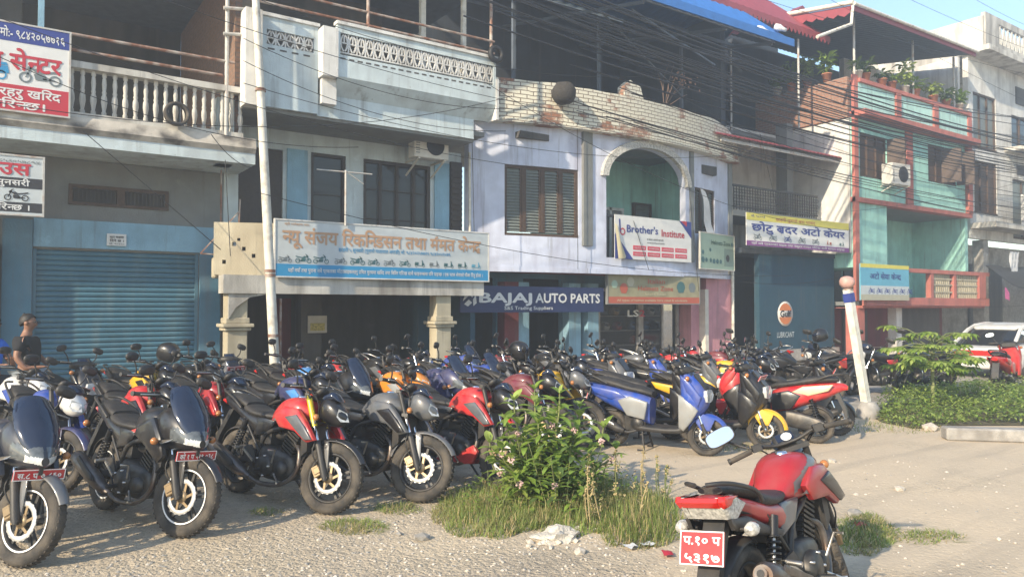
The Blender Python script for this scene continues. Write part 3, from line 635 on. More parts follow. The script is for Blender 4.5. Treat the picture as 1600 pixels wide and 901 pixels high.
def brickmat(name, brick, mortar, flake=None, amt=.5, scale=1.0):
    if name in MATS: return MATS[name]
    m = mat(name, brick, rough=.9, var=.3, scale=14, bump=.4, bscale=30); n = m.node_tree; L = n.links; b = n.nodes['Principled BSDF']
    tc = n.nodes.new('ShaderNodeTexCoord'); sp = n.nodes.new('ShaderNodeSeparateXYZ'); cb = n.nodes.new('ShaderNodeCombineXYZ'); L.new(tc.outputs['Object'], sp.inputs[0])
    ad = n.nodes.new('ShaderNodeMath'); ad.operation = 'ADD'; L.new(sp.outputs[0], ad.inputs[0]); L.new(sp.outputs[1], ad.inputs[1])
    nz = n.nodes.new('ShaderNodeTexNoise'); nz.inputs['Scale'].default_value = 3; L.new(tc.outputs['Object'], nz.inputs['Vector'])
    wb = n.nodes.new('ShaderNodeMath'); wb.operation = 'MULTIPLY_ADD'; wb.inputs[1].default_value = .05; L.new(nz.outputs[0], wb.inputs[0]); L.new(sp.outputs[2], wb.inputs[2])
    L.new(ad.outputs[0], cb.inputs[0]); L.new(wb.outputs[0], cb.inputs[1])
    bk = n.nodes.new('ShaderNodeTexBrick'); L.new(cb.outputs[0], bk.inputs['Vector']); bk.inputs['Scale'].default_value = scale
    bk.inputs['Brick Width'].default_value = .235; bk.inputs['Row Height'].default_value = .088; bk.inputs['Mortar Size'].default_value = .009; bk.inputs['Mortar Smooth'].default_value = .3
    bk.inputs['Color1'].default_value = (1,1,1,1); bk.inputs['Color2'].default_value = (.62,.62,.62,1); bk.inputs['Mortar'].default_value = (*mortar, 1)
    src = b.inputs['Base Color'].links[0].from_socket
    if flake:
        n2 = n.nodes.new('ShaderNodeTexNoise'); n2.inputs['Scale'].default_value = 1.1; n2.inputs['Detail'].default_value = 10; n2.inputs['Roughness'].default_value = .62; L.new(tc.outputs['Object'], n2.inputs['Vector'])
        sb = n.nodes.new('ShaderNodeMath'); sb.operation = 'MULTIPLY_ADD'; sb.inputs[1].default_value = .22; L.new(bk.outputs['Color'], sb.inputs[0]); L.new(n2.outputs[0], sb.inputs[2])
        mr = n.nodes.new('ShaderNodeMapRange'); t = .60+(.5-amt)*.6; mr.inputs[1].default_value = t-.035; mr.inputs[2].default_value = t+.035; L.new(sb.outputs[0], mr.inputs[0])
        mx = n.nodes.new('ShaderNodeMix'); mx.data_type = 'RGBA'; L.new(mr.outputs[0], mx.inputs[0]); L.new(src, mx.inputs[6])
        fl = n.nodes.new('ShaderNodeMix'); fl.data_type = 'RGBA'; fl.inputs[6].default_value = (*flake, 1); fl.inputs[7].default_value = (flake[0]*.8, flake[1]*.86, flake[2]*.95, 1)
        n3 = n.nodes.new('ShaderNodeTexNoise'); n3.inputs['Scale'].default_value = .7; n3.inputs['Detail'].default_value = 4; L.new(tc.outputs['Object'], n3.inputs['Vector']); L.new(n3.outputs[0], fl.inputs[0])
        L.new(fl.outputs[2], mx.inputs[7]); src = mx.outputs[2]
    mx2 = n.nodes.new('ShaderNodeMix'); mx2.data_type = 'RGBA'; L.new(bk.outputs['Fac'], mx2.inputs[0]); L.new(src, mx2.inputs[6]); mx2.inputs[7].default_value = (*mortar, 1)
    L.new(mx2.outputs[2], b.inputs['Base Color'])
    bp = n.nodes.new('ShaderNodeBump'); bp.inputs['Distance'].default_value = .02; bp.inputs['Strength'].default_value = .8; bp.invert = True; L.new(bk.outputs['Fac'], bp.inputs['Height'])
    old = b.inputs['Normal'].links[0].from_node; L.new(old.outputs[0], bp.inputs['Normal']); L.new(bp.outputs[0], b.inputs['Normal'])
    return m
M_ = dict(
 dirtywhite=wallmat('dirty_white_plaster', (.56,.54,.49), (.15,.13,.11), .30), white=wallmat('white_plaster', (.66,.65,.62), (.35,.33,.30), .2),
 paleblue=wallmat('pale_blue_plaster', (.54,.62,.64), (.33,.36,.37), .22), skyblue=wallmat('sky_blue_plaster', (.24,.42,.54), (.17,.28,.36), .25), greywall=wallmat('grey_plaster', (.20,.21,.205), (.18,.17,.16), .25),
 shutter=mat('blue_shutter_steel', (.066,.165,.23), rough=.45, var=.12, scale=2, c2=(.12,.20,.24), c2amt=.3, c2scale=2, stretch=(3,3,.4)), bluepillar=wallmat('blue_pillar_plaster', (.08,.19,.27), (.13,.18,.22), .25),
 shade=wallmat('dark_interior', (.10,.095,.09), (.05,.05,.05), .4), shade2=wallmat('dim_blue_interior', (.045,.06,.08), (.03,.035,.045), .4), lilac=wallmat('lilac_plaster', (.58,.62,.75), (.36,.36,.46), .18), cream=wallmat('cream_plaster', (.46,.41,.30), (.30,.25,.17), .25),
 brown=mat('brown_timber', (.075,.045,.03), rough=.6, var=.35, scale=20, bump=.2), dkwood=mat('dark_timber', (.035,.026,.022), rough=.55, var=.3, scale=20), glass=mat('dark_pane', (.02,.023,.027), rough=.08, var=.1, spec=.6), greygl=mat('grey_louvre', (.17,.19,.18), rough=.4, var=.15, scale=10),
 rust=mat('rusty_pipe', (.22,.10,.06), rough=.75, var=.35, scale=12, c2=(.42,.38,.34), c2amt=.4, c2scale=5), pipe=mat('galvanised_pipe', (.48,.47,.44), rough=.5, var=.2, c2=(.28,.16,.1), c2amt=.25, c2scale=6), pipewhite=mat('white_pipe', (.66,.63,.55), rough=.55, var=.15, scale=8, c2=(.3,.25,.2), c2amt=.2, c2scale=5),
 concrete=mat('concrete', (.36,.34,.31), rough=.9, var=.25, scale=8, bump=.3, c2=(.2,.18,.16), c2amt=.35), cable=mat('black_cable', (.018,.018,.02), rough=.6, var=0), iron=mat('dark_iron', (.03,.03,.032), rough=.55, var=.2),
 turq=wallmat('turquoise_plaster', (.34,.62,.55), (.2,.42,.38), .2), turqlite=wallmat('pale_turquoise_plaster', (.44,.68,.62), (.3,.48,.44), .15), redtrim=wallmat('coral_red_trim', (.46,.15,.12), (.28,.10,.08), .25), pinkwall=wallmat('pink_plaster', (.50,.24,.28), (.32,.15,.18), .25), maroon=wallmat('maroon_plaster', (.18,.035,.045), (.1,.03,.03), .25),
 gulfblue=wallmat('deep_blue_wall', (.018,.065,.10), (.02,.06,.1), .3), bluesheet=mat('blue_roof_sheet', (.03,.14,.42), rough=.45, var=.12), redsheet=mat('red_roof_sheet', (.27,.045,.055), rough=.5, var=.15, c2=(.25,.05,.06), c2amt=.3), roofgrey=mat('grey_roof_sheet', (.10,.12,.15), rough=.6, var=.2),
 brick=brickmat('bare_brick', (.30,.15,.10), (.34,.30,.26)), brickd=brickmat('brown_brick', (.22,.13,.09), (.16,.13,.11)), brickp=brickmat('flaking_painted_brick', (.30,.15,.10), (.20,.16,.13), (.74,.70,.57), .51),
 peel=mat('peeling_ledge', (.50,.46,.40), rough=.9, var=.2, scale=5, bump=.4, c2=(.10,.09,.08), c2amt=.42, c2scale=1.8, stretch=(1,1,1.3), c2sharp=.07), tarp=mat('black_tarp', (.045,.043,.04), rough=.55, var=.3, scale=3), cloth=mat('white_cloth', (.62,.62,.62), rough=.9, var=.1), terra=mat('terracotta', (.42,.17,.09), rough=.85, var=.2),
 acwhite=mat('ac_white', (.62,.60,.55), rough=.5, var=.1), offwhite=mat('offwhite_enamel', (.60,.57,.50), rough=.5, var=.1))
def wall(mb, X0, X1, Z0, Z1, Y0, Y1, holes=(), m=0, step=None):
    xs = {X0, X1}; zs = {Z0, Z1}
    for a, b, c, d in holes: xs |= {a, b}; zs |= {c, d}
    if step:
        k = X0
        while k < X1: xs.add(round(k, 4)); k += step
    xs = sorted(x for x in xs if X0 <= x <= X1); zs = sorted(z for z in zs if Z0 <= z <= Z1)
    inside = lambda i, j: 0 <= i < len(xs)-1 and 0 <= j < len(zs)-1 and not any(a < (xs[i]+xs[i+1])/2 < b and c < (zs[j]+zs[j+1])/2 < d for a, b, c, d in holes)
    for i in range(len(xs)-1):
        for j in range(len(zs)-1):
            if not inside(i, j): continue
            a, b, c, d = xs[i], xs[i+1], zs[j], zs[j+1]
            mb.add([(a,Y0,c),(b,Y0,c),(b,Y0,d),(a,Y0,d)], [(0,1,2,3)], m); mb.add([(a,Y1,c),(b,Y1,c),(b,Y1,d),(a,Y1,d)], [(3,2,1,0)], m)
            if not inside(i-1, j): mb.add([(a,Y0,c),(a,Y1,c),(a,Y1,d),(a,Y0,d)], [(0,1,2,3)], m)
            if not inside(i+1, j): mb.add([(b,Y0,c),(b,Y1,c),(b,Y1,d),(b,Y0,d)], [(3,2,1,0)], m)
            if not inside(i, j-1): mb.add([(a,Y0,c),(b,Y0,c),(b,Y1,c),(a,Y1,c)], [(0,1,2,3)], m)
            if not inside(i, j+1): mb.add([(a,Y0,d),(b,Y0,d),(b,Y1,d),(a,Y1,d)], [(3,2,1,0)], m)
    return mb
def part(name, m, parent, fn, bevel=0):
    mb = MB(); fn(mb); return mb.build(name, m, parent, bevel)
SPLIT = set('pillar shop_pillar pilaster blue_pilaster pink_wall parapet_panel upper_post column ground_pillar door_post porch_wall shop_opening balcony_door vent upper_wall upper_side upper_floor_slab roof_slab porch_blue_wall balcony_floor penthouse_wall coping ground_door ground_floor display_shelf balcony_parapet balcony_wall trim roof balustrade_rail slot'.split())
def bxs(name, m, parent, boxes, bevel=0):
    if name in SPLIT and len(boxes) > 1: return [bxs(name, m, parent, [q], bevel) for q in boxes][0]
    mb = MB(); [mb.box(*b) for b in boxes]; return mb.build(name, m, parent, bevel)
def window(parent, X0, X1, Z0, Z1, Y, n=2, m='brown', pane='glass', louvre=False, fw=.06, grid=0, name='window', depth=.08, mesh_fn=None):
    fr = MB(); w = (X1-X0)/n
    for x in (X0, X1-fw): fr.box(x, x+fw, Y-.02, Y+depth, Z0, Z1)
    fr.box(X0+fw, X1-fw, Y-.018, Y+depth, Z1-fw, Z1); fr.box(X0-.03, X1+.03, Y-.05, Y+depth-.002, Z0-.05, Z0+fw*.6)
    for i in range(1, n): fr.box(X0+i*w-fw*.5, X0+i*w+fw*.5, Y-.014, Y+depth-.004, Z0+fw, Z1-fw)
    gp = MB()
    for i in range(n):
        a, b = X0+i*w+fw*.6, X0+(i+1)*w-fw*.6
        if louvre:
            k = Z0+fw
            while k < Z1-fw-.03:
                gp.add([(a+.03, Y+.005, k+.006),(b-.03, Y+.005, k+.006),(b-.03, Y+.045, k+.062),(a+.03, Y+.045, k+.062)], [(0,1,2,3)]); gp.box(a+.03, b-.03, Y+.001, Y+.007, k-.002, k+.010); k += .068
            fr.box(a, a+.03, Y-.006, Y+.05, Z0+fw, Z1-fw); fr.box(b-.03, b, Y-.006, Y+.05, Z0+fw, Z1-fw)
            gp.box(a+.03, b-.03, Y+.05, Y+.06, Z0+fw, Z1-fw)
        else: gp.box(a, b, Y+.04, Y+.05, Z0+fw*.5, Z1-fw*.5)
        for g in range(1, grid+1):
            z = Z0+(Z1-Z0)*g/(grid+1); fr.box(a, b, Y+.02, Y+.04, z-.012, z+.012)
    if mesh_fn: fr.v = [mesh_fn(p) for p in fr.v]; gp.v = [mesh_fn(p) for p in gp.v]
    f = fr.build(name, M_[m], parent); gp.build('louvre' if louvre else 'pane', M_[pane], f); return f
def rod(mb, a, b, r=.02, m=0): mb.tube([a, b], r, 8, m); return mb

# ---------------------------------------------------------------- ground
def ground_mat():
    m = mat('sandy_gravel', (.53,.435,.305), rough=.95, var=.16, scale=.55, bump=.0, c2=(.37,.31,.235), c2amt=.35, c2scale=1.1, c2sharp=.2)
    n = m.node_tree; L = n.links; b = n.nodes['Principled BSDF']; tc = n.nodes.new('ShaderNodeTexCoord')
    src = b.inputs['Base Color'].links[0].from_socket
    vo = n.nodes.new('ShaderNodeTexVoronoi'); vo.inputs['Scale'].default_value = 26; L.new(tc.outputs['Object'], vo.inputs['Vector'])
    nz = n.nodes.new('ShaderNodeTexNoise'); nz.inputs['Scale'].default_value = 55; nz.inputs['Detail'].default_value = 8; L.new(tc.outputs['Object'], nz.inputs['Vector'])
    sep = n.nodes.new('ShaderNodeSeparateColor'); L.new(vo.outputs['Color'], sep.inputs[0])
    # packed pale dust over the grit, more of it out on the road side
    sx = n.nodes.new('ShaderNodeSeparateXYZ'); L.new(tc.outputs['Object'], sx.inputs[0]); dn = n.nodes.new('ShaderNodeTexNoise'); dn.inputs['Scale'].default_value = .9; dn.inputs['Detail'].default_value = 8; dn.inputs['Roughness'].default_value = .6; L.new(tc.outputs['Object'], dn.inputs['Vector'])
    gx = n.nodes.new('ShaderNodeMapRange'); gx.inputs[1].default_value = 1.5; gx.inputs[2].default_value = 7; gx.inputs[3].default_value = -.12; gx.inputs[4].default_value = .22; L.new(sx.outputs[0], gx.inputs[0])
    da = n.nodes.new('ShaderNodeMath'); da.operation = 'ADD'; L.new(dn.outputs[0], da.inputs[0]); L.new(gx.outputs[0], da.inputs[1])
    dust = n.nodes.new('ShaderNodeMapRange'); dust.inputs[1].default_value = .42; dust.inputs[2].default_value = .68; L.new(da.outputs[0], dust.inputs[0])
    dm = n.nodes.new('ShaderNodeMix'); dm.data_type = 'RGBA'; L.new(dust.outputs[0], dm.inputs[0]); L.new(src, dm.inputs[6]); dm.inputs[7].default_value = (.56,.455,.325,1); src = dm.outputs[2]
    tm = n.nodes.new('ShaderNodeMapping'); tm.inputs['Scale'].default_value = (.22,3.2,1); tm.inputs['Rotation'].default_value = (0,0,.12); L.new(tc.outputs['Object'], tm.inputs[0]); tn = n.nodes.new('ShaderNodeTexNoise'); tn.inputs['Scale'].default_value = 1; tn.inputs['Detail'].default_value = 5; tn.inputs['Distortion'].default_value = .6; L.new(tm.outputs[0], tn.inputs['Vector'])
    tr = n.nodes.new('ShaderNodeMapRange'); tr.inputs[1].default_value = .52; tr.inputs[2].default_value = .68; tr.inputs[4].default_value = .42; L.new(tn.outputs[0], tr.inputs[0]); tx = n.nodes.new('ShaderNodeMix'); tx.data_type = 'RGBA'; L.new(tr.outputs[0], tx.inputs[0]); L.new(src, tx.inputs[6]); tx.inputs[7].default_value = (.34,.285,.215,1); src = tx.outputs[2]
    soft = n.nodes.new('ShaderNodeMapRange'); soft.inputs[3].default_value = .7; soft.inputs[4].default_value = .22; L.new(dust.outputs[0], soft.inputs[0])
    mr = n.nodes.new('ShaderNodeMapRange'); mr.inputs[1].default_value = 0; mr.inputs[2].default_value = 1; mr.inputs[3].default_value = .84; mr.inputs[4].default_value = 1.13; L.new(sep.outputs[0], mr.inputs[0])
    mr2 = n.nodes.new('ShaderNodeMapRange'); mr2.inputs[1].default_value = .3; mr2.inputs[2].default_value = .7; mr2.inputs[3].default_value = .78; mr2.inputs[4].default_value = 1.2; L.new(nz.outputs[0], mr2.inputs[0])
    mu = n.nodes.new('ShaderNodeMath'); mu.operation = 'MULTIPLY'; L.new(mr.outputs[0], mu.inputs[0]); L.new(mr2.outputs[0], mu.inputs[1])
    cb = n.nodes.new('ShaderNodeCombineColor'); [L.new(mu.outputs[0], cb.inputs[i]) for i in range(3)]
    mx = n.nodes.new('ShaderNodeMix'); mx.data_type = 'RGBA'; mx.blend_type = 'MULTIPLY'; L.new(soft.outputs[0], mx.inputs[0]); L.new(src, mx.inputs[6]); L.new(cb.outputs[0], mx.inputs[7]); L.new(mx.outputs[2], b.inputs['Base Color'])
    bp = n.nodes.new('ShaderNodeBump'); bp.inputs['Strength'].default_value = .7; bp.inputs['Distance'].default_value = .03
    ad = n.nodes.new('ShaderNodeMath'); ad.operation = 'MULTIPLY_ADD'; ad.inputs[1].default_value = -.7; L.new(vo.outputs['Distance'], ad.inputs[0]); L.new(nz.outputs[0], ad.inputs[2])
    L.new(ad.outputs[0], bp.inputs['Height']); L.new(soft.outputs[0], bp.inputs['Strength']); L.new(bp.outputs[0], b.inputs['Normal']); return m
from mathutils import noise as NZ
def hgt(x, y):
    a = NZ.noise(Vector((x*.55, y*.55, 0)))*.035+NZ.noise(Vector((x*2.1, y*2.1, 3)))*.014
    return a*max(0, min(1, (5.6-y)/1.5)) if y > 4.1 else a
GM = ground_mat()
gmb = MB(); NXg, NYg = 130, 76; gx0, gx1, gy0, gy1 = -2., 17., -1., 12.
vs = [(gx0+(gx1-gx0)*i/NXg, gy0+(gy1-gy0)*j/NYg) for j in range(NYg+1) for i in range(NXg+1)]
def edge(i, j): return 0 if i in (0, NXg) or j in (0, NYg) else 1
gmb.add([(x, y, hgt(x, y)*edge(k % (NXg+1), k//(NXg+1))) for k, (x, y) in enumerate(vs)], [(j*(NXg+1)+i, j*(NXg+1)+i+1, (j+1)*(NXg+1)+i+1, (j+1)*(NXg+1)+i) for j in range(NYg) for i in range(NXg)], 0, True)
B = 300
gmb.add([(-B,-B,0),(gx0,-B,0),(gx1,-B,0),(B,-B,0),(-B,gy0,0),(gx0,gy0,0),(gx1,gy0,0),(B,gy0,0),(-B,gy1,0),(gx0,gy1,0),(gx1,gy1,0),(B,gy1,0),(-B,B,0),(gx0,B,0),(gx1,B,0),(B,B,0)],
        [(0,1,5,4),(1,2,6,5),(2,3,7,6),(4,5,9,8),(6,7,11,10),(8,9,13,12),(9,10,14,13),(10,11,15,14)])
tag(gmb.build('ground', GM), kind='structure')
tag(bxs('pavement', mat('worn_concrete', (.40,.37,.33), rough=.9, var=.2, scale=2, bump=.2, c2=(.28,.25,.21), c2amt=.4), None, [(11.2,34,7.4,12.4,-.1,.015)]), kind='structure')

# ================================================================ building with the blue shutter (left end of the row)
b1 = thing('shop_building', 'two storey building with blue roller shutter and white balustrade', 'building', (-1, 14, 0))
_o = Vector((-1, 14, 0))
def rel(root): return T(*(-Vector(root.location)))
def pin(root):                                   # children are modelled in world coordinates
    for ch in root.children: ch.matrix_parent_inverse = rel(root)
w = MB(); wall(w, -5, 3.35, 2.75, 4.25, 14.2, 14.45, [(.91,2.43,3.5,3.84)]); wall(w, -5, 3.35, 0, 2.75, 14.2, 14.45, [(.43,2.93,0,2.75),(-3.2,-.22,0,2.75)]); w.build('wall', M_['greywall'], b1)
bxs('lintel', M_['skyblue'], b1, [(.43,3.28,14.15,14.198,2.78,3.24)])
bxs('pillar', M_['bluepillar'], b1, [(.02,.42,14.1,14.196,0,3.2),(2.95,3.3,14.12,14.196,0,2.778)])
bxs('door_post', M_['concrete'], b1, [(-.2,-.02,13.9,14.19,0,2.8)])
def shutter(name, X0, X1, Z0, Z1, Y, m, parent, pitch=.085):
    mb = MB(); rows = []; z = Z0
    while z < Z1:
        for k, d in ((0, 0), (.18, -.022), (.55, -.03), (.85, -.012), (.97, .004)):
            if z+k*pitch <= Z1: rows.append((z+k*pitch, Y+d))
        z += pitch
    mb.loft([[(X0, y, zz), (X1, y, zz)] for zz, y in rows], closed=False, cap=False, sm=False)
    mb.box(X0, X0+.05, Y-.05, Y+.05, Z0, Z1-.001); mb.box(X1-.05, X1, Y-.05, Y+.05, Z0, Z1-.001); mb.box(X0, X1, Y-.045, Y+.03, Z0, Z0+.1); return mb.build(name, m, parent)
shutter('roller_shutter', .43, 2.93, .02, 2.748, 14.24, M_['shutter'], b1)
shutter('roller_shutter', -3.2, -.22, .02, 2.748, 14.24, M_['greywall'], b1)
vf = bxs('vent_window', M_['brown'], b1, [(.91,2.43,14.17,14.25,3.78,3.84),(.91,2.43,14.17,14.25,3.5,3.55),(.91,.97,14.17,14.25,3.55,3.78),(2.37,2.43,14.17,14.25,3.55,3.78),(1.62,1.74,14.17,14.25,3.55,3.78)])
bxs('vent_grille', M_['shade'], vf, [(.97,2.37,14.252,14.27,3.55,3.78)]+[(.99+k*.06,1.005+k*.06,14.21,14.23,3.552,3.778) for k in range(23)])
sl_ = MB(); sl_.box(-5, 3.6, 13.02, 14.6, 4.26, 4.60); sl_.build('balcony_slab', M_['paleblue'], b1)
def ledge(mb): mb.prism([(12.96,4.52),(13.05,4.40),(13.5,4.40),(13.5,4.70),(13.0,4.70)], -5, 3.6, plane='yz')
part('ledge', M_['peel'], b1, ledge)
bal = bxs('balustrade', M_['dirtywhite'], b1, [(.75,3.4,13.04,13.22,4.702,4.78),(.75,3.4,13.02,13.24,5.46,5.56)])
bp_ = MB(); bp_.lathe([(.035,0),(.035,.06),(.024,.075),(.03,.12),(.046,.22),(.04,.30),(.026,.34),(.036,.37),(.026,.40),(.036,.50),(.028,.58),(.022,.60),(.034,.62),(.034,.68)], 12, axis='z')
bm_ = bp_.mesh('baluster'); bm_.materials.append(M_['dirtywhite'])
for k in range(18):
    o = bpy.data.objects.new('baluster', bm_); col.objects.link(o); o.parent = bal; o.location = (.86+k*.1475, 13.13, 4.779)
part('railing', M_['rust'], b1, lambda mb: (rod(mb, (-5,13.05,5.95), (3.25,13.05,5.97), .026), rod(mb, (-5,13.05,5.74), (3.05,13.05,5.72), .026)))
part('pipe_post', M_['pipe'], b1, lambda mb: (rod(mb, (3.12,13.05,4.7), (3.12,13.05,7.9), .035), rod(mb, (3.05,13.0,6.86), (3.5,13.0,6.93), .03), rod(mb, (3.05,13.0,6.42), (3.4,13.0,6.47), .03)))
part('balcony_post', M_['skyblue'], b1, lambda mb: mb.box(.42,.50,13.3,13.38,4.7,8.0))
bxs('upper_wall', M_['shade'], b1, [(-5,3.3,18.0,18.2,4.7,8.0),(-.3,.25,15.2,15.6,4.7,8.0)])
bxs('brick_side_wall', M_['brickd'], b1, [(3.302,3.42,13.25,18.0,4.7,8.0)])
bxs('roof', M_['roofgrey'], b1, [(-6,3.5,12.6,18.5,8.0,8.12)])
bxs('end_pier', M_['paleblue'], b1, [(3.02,3.3,13.25,13.6,4.26,5.4)])

# ================================================================ pale blue building with the lattice balcony
b2 = thing('balcony_building', 'pale blue building with lattice balcony over an open columned porch', 'building', (6, 14, 0))
w = MB(); wall(w, 3.36, 8.42, 2.36, 5.22, 14.2, 14.4, [(3.62,4.45,2.4,4.82),(5.0,5.72,2.4,4.85),(6.1,7.65,2.4,4.85)]); w.build('wall', M_['paleblue'], b2)
bxs('blue_pilaster', M_['skyblue'], b2, [(4.52,4.92,14.16,14.196,2.4,4.86),(7.74,8.1,14.16,14.196,2.4,4.95)])
bxs('louvred_recess', M_['dkwood'], b2, [(8.12,8.40,14.12,14.195,2.45,5.0)]+[(8.13,8.39,14.09,14.119,2.5+k*.12,2.56+k*.12) for k in range(20)])
bxs('door', M_['dkwood'], b2, [(3.62,4.45,14.26,14.32,2.4,4.82)])
window(b2, 5.0, 5.72, 2.42, 4.85, 14.24, 1, 'dkwood', 'glass', grid=2); window(b2, 6.1, 7.65, 2.42, 4.85, 14.24, 4, 'dkwood', 'glass', grid=3, fw=.07)
# upper balcony
fl = bxs('balcony_slab', M_['greywall'], b2, [(3.36,8.0,12.99,15.4,5.20,5.40),(8.0,8.4,13.2,15.4,5.4,5.5)])
par = MB()
wall(par, 3.62, 4.66, 5.27, 6.84, 12.90, 12.985, [(3.74,4.58,6.36,6.62)]); wall(par, 4.94, 8.36, 5.96, 6.90, 12.70, 12.79, [(5.0,8.3,6.36,6.76)])
par.prism([(12.70,5.958),(12.79,5.958),(13.0,5.958),(13.0,5.66),(12.955,5.66)], 4.96, 8.42, plane='yz'); par.box(4.66, 7.98, 12.95, 13.03, 5.25, 5.658)
par.build('parapet', M_['paleblue'], b2)
bxs('pilaster', M_['white'], b2, [(3.34,3.62,12.72,13.05,5.22,6.86),(4.66,4.94,12.64,13.0,5.92,6.80),(4.70,4.97,12.80,12.945,5.46,5.915),(8.36,8.42,12.68,12.95,5.66,6.5)])
bxs('coping', M_['white'], b2, [(3.6,4.68,12.86,13.02,6.842,6.90),(4.92,8.42,12.66,12.83,6.902,6.96)])
def lattice(mb, x0, x1, z0, z1, y0, y1, cw=.165):
    n = max(1, round((x1-x0)/cw)); c = (x1-x0)/n; zm = (z0+z1)/2
    for k in range(n):
        a = x0+k*c; b = a+c; m_ = (a+b)/2
        for sx in (-1, 1):
            P = [(m_+sx*c*.46*abs(sin(pi*t))**.7*(1 if t < .5 else 1)-sx*c*.06, z0+(z1-z0)*t) for t in (0,.12,.25,.4,.5,.6,.75,.88,1)]
            for p, q in zip(P, P[1:]): mb.bar((p[0], (y0+y1)/2, p[1]), (q[0], (y0+y1)/2, q[1]), y1-y0, .026, up=(0,1,0)) if False else mb.bar((p[0], (y0+y1)/2, p[1]), (q[0], (y0+y1)/2, q[1]), .026, y1-y0, up=(0,1,0))
        mb.box(a-.012, a+.012, y0+.005, y1-.005, z0, z1); mb.box(m_-.012, m_+.012, y0+.004, y1-.004, zm, z1)
        mb.box(m_-c*.3, m_+c*.3, y0+.006, y1-.006, zm-.012, zm+.012)
part('lattice', M_['white'], b2, lambda mb: (lattice(mb, 3.74, 4.58, 6.36, 6.62, 12.92, 12.97), lattice(mb, 5.0, 8.3, 6.42, 6.76, 12.72, 12.77), mb.box(5.0,8.3,12.715,12.775,6.40,6.42)))
bxs('slot_row', M_['shade'], b2, [(3.76+k*.21,3.88+k*.21,12.897,12.90,6.27,6.30) for k in range(4)]+[(5.0+k*.165,5.1+k*.165,12.697,12.70,6.28,6.31) for k in range(20)])
part('railing', M_['rust'], b2, lambda mb: (rod(mb, (3.4,12.92,7.33), (8.42,12.85,7.33), .024), rod(mb, (3.4,12.92,7.08), (8.42,12.85,7.08), .024), rod(mb, (5.62,12.9,6.9), (5.62,12.9,8.2), .035), rod(mb, (8.36,12.88,6.5), (8.36,12.88,8.6), .035)))
bxs('upper_post', M_['pipewhite'], b2, [(7.05,7.16,13.5,13.6,5.4,8.6),(7.86,7.95,13.2,13.28,5.4,8.6)])
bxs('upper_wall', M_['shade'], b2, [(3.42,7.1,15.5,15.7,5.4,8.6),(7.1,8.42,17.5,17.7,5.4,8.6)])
bxs('roof', M_['roofgrey'], b2, [(3.2,8.45,12.4,18,8.6,8.72)])
# first floor sign parapet and porch
bxs('front_parapet', M_['dirtywhite'], b2, [(3.97,8.34,13.04,13.2,2.36,3.28)])
pl = MB(); A = Vector((3.02,13.42,0)); Bv = Vector((3.95,13.03,0)); dv = (Bv-A)
def onp(u, z): p = A+dv*u; return (p.x, p.y, z)
nrm = Vector((dv.y, -dv.x, 0)).normalized()
mm = MB(); wall(mm, 0, 1.0, 2.36, 3.27, 0, .12, [(.30,.36,2.86,2.93),(.46,.52,2.78,2.85),(.38,.43,2.95,3.0),(.14,.2,2.55,2.62),(.62,.68,2.66,2.73)]); mm.v = [tuple(A+dv*p[0]-nrm*p[1]+Vector((0,0,p[2]))) for p in mm.v]
mm.build('corner_parapet', M_['cream'], b2)
part('porch_beam', M_['dirtywhite'], b2, lambda mb: (mb.box(3.1,8.3,13.06,13.4,2.04,2.355), mb.box(3.36,8.4,13.4,17,2.2,2.35), mb.prism([(3.2,2.04),(3.2,1.6),(3.32,1.8),(3.55,1.97),(3.9,2.04)], 13.1, 13.3)))
for x0, x1 in ((3.16,3.56), (7.2,7.6)):
    c = bxs('column', M_['cream'], b2, [(x0+.03,x1-.03,13.15,13.45,0,2.04)], .012); bxs('capital', M_['cream'], c, [(x0-.06,x1+.06,13.06,13.54,1.46,1.52),(x0-.02,x1+.02,13.1,13.5,1.40,1.458),(x0,x1,13.12,13.48,1.522,1.62)], .01)
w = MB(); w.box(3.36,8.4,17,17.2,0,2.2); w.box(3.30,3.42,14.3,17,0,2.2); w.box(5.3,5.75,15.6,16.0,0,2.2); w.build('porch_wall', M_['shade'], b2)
bxs('porch_blue_wall', M_['gulfblue'], b2, [(8.30,8.42,13.6,17,0,2.34),(7.55,8.28,14.6,14.8,0,2.2)])
bxs('porch_red_post', M_['maroon'], b2, [(4.9,5.28,16.2,16.4,0,2.0)])
po = bxs('poster', M_['offwhite'], b2, [(5.44,5.86,15.57,15.59,1.25,1.62)]); bxs('poster_print', mat('poster_yellow', (.5,.42,.12), var=.5, scale=30), po, [(5.49,5.81,15.563,15.568,1.30,1.46)])
part('downpipe', M_['pipewhite'], b2, lambda mb: rod(mb, (8.48,13.9,2.4), (8.46,13.9,5.2), .03))

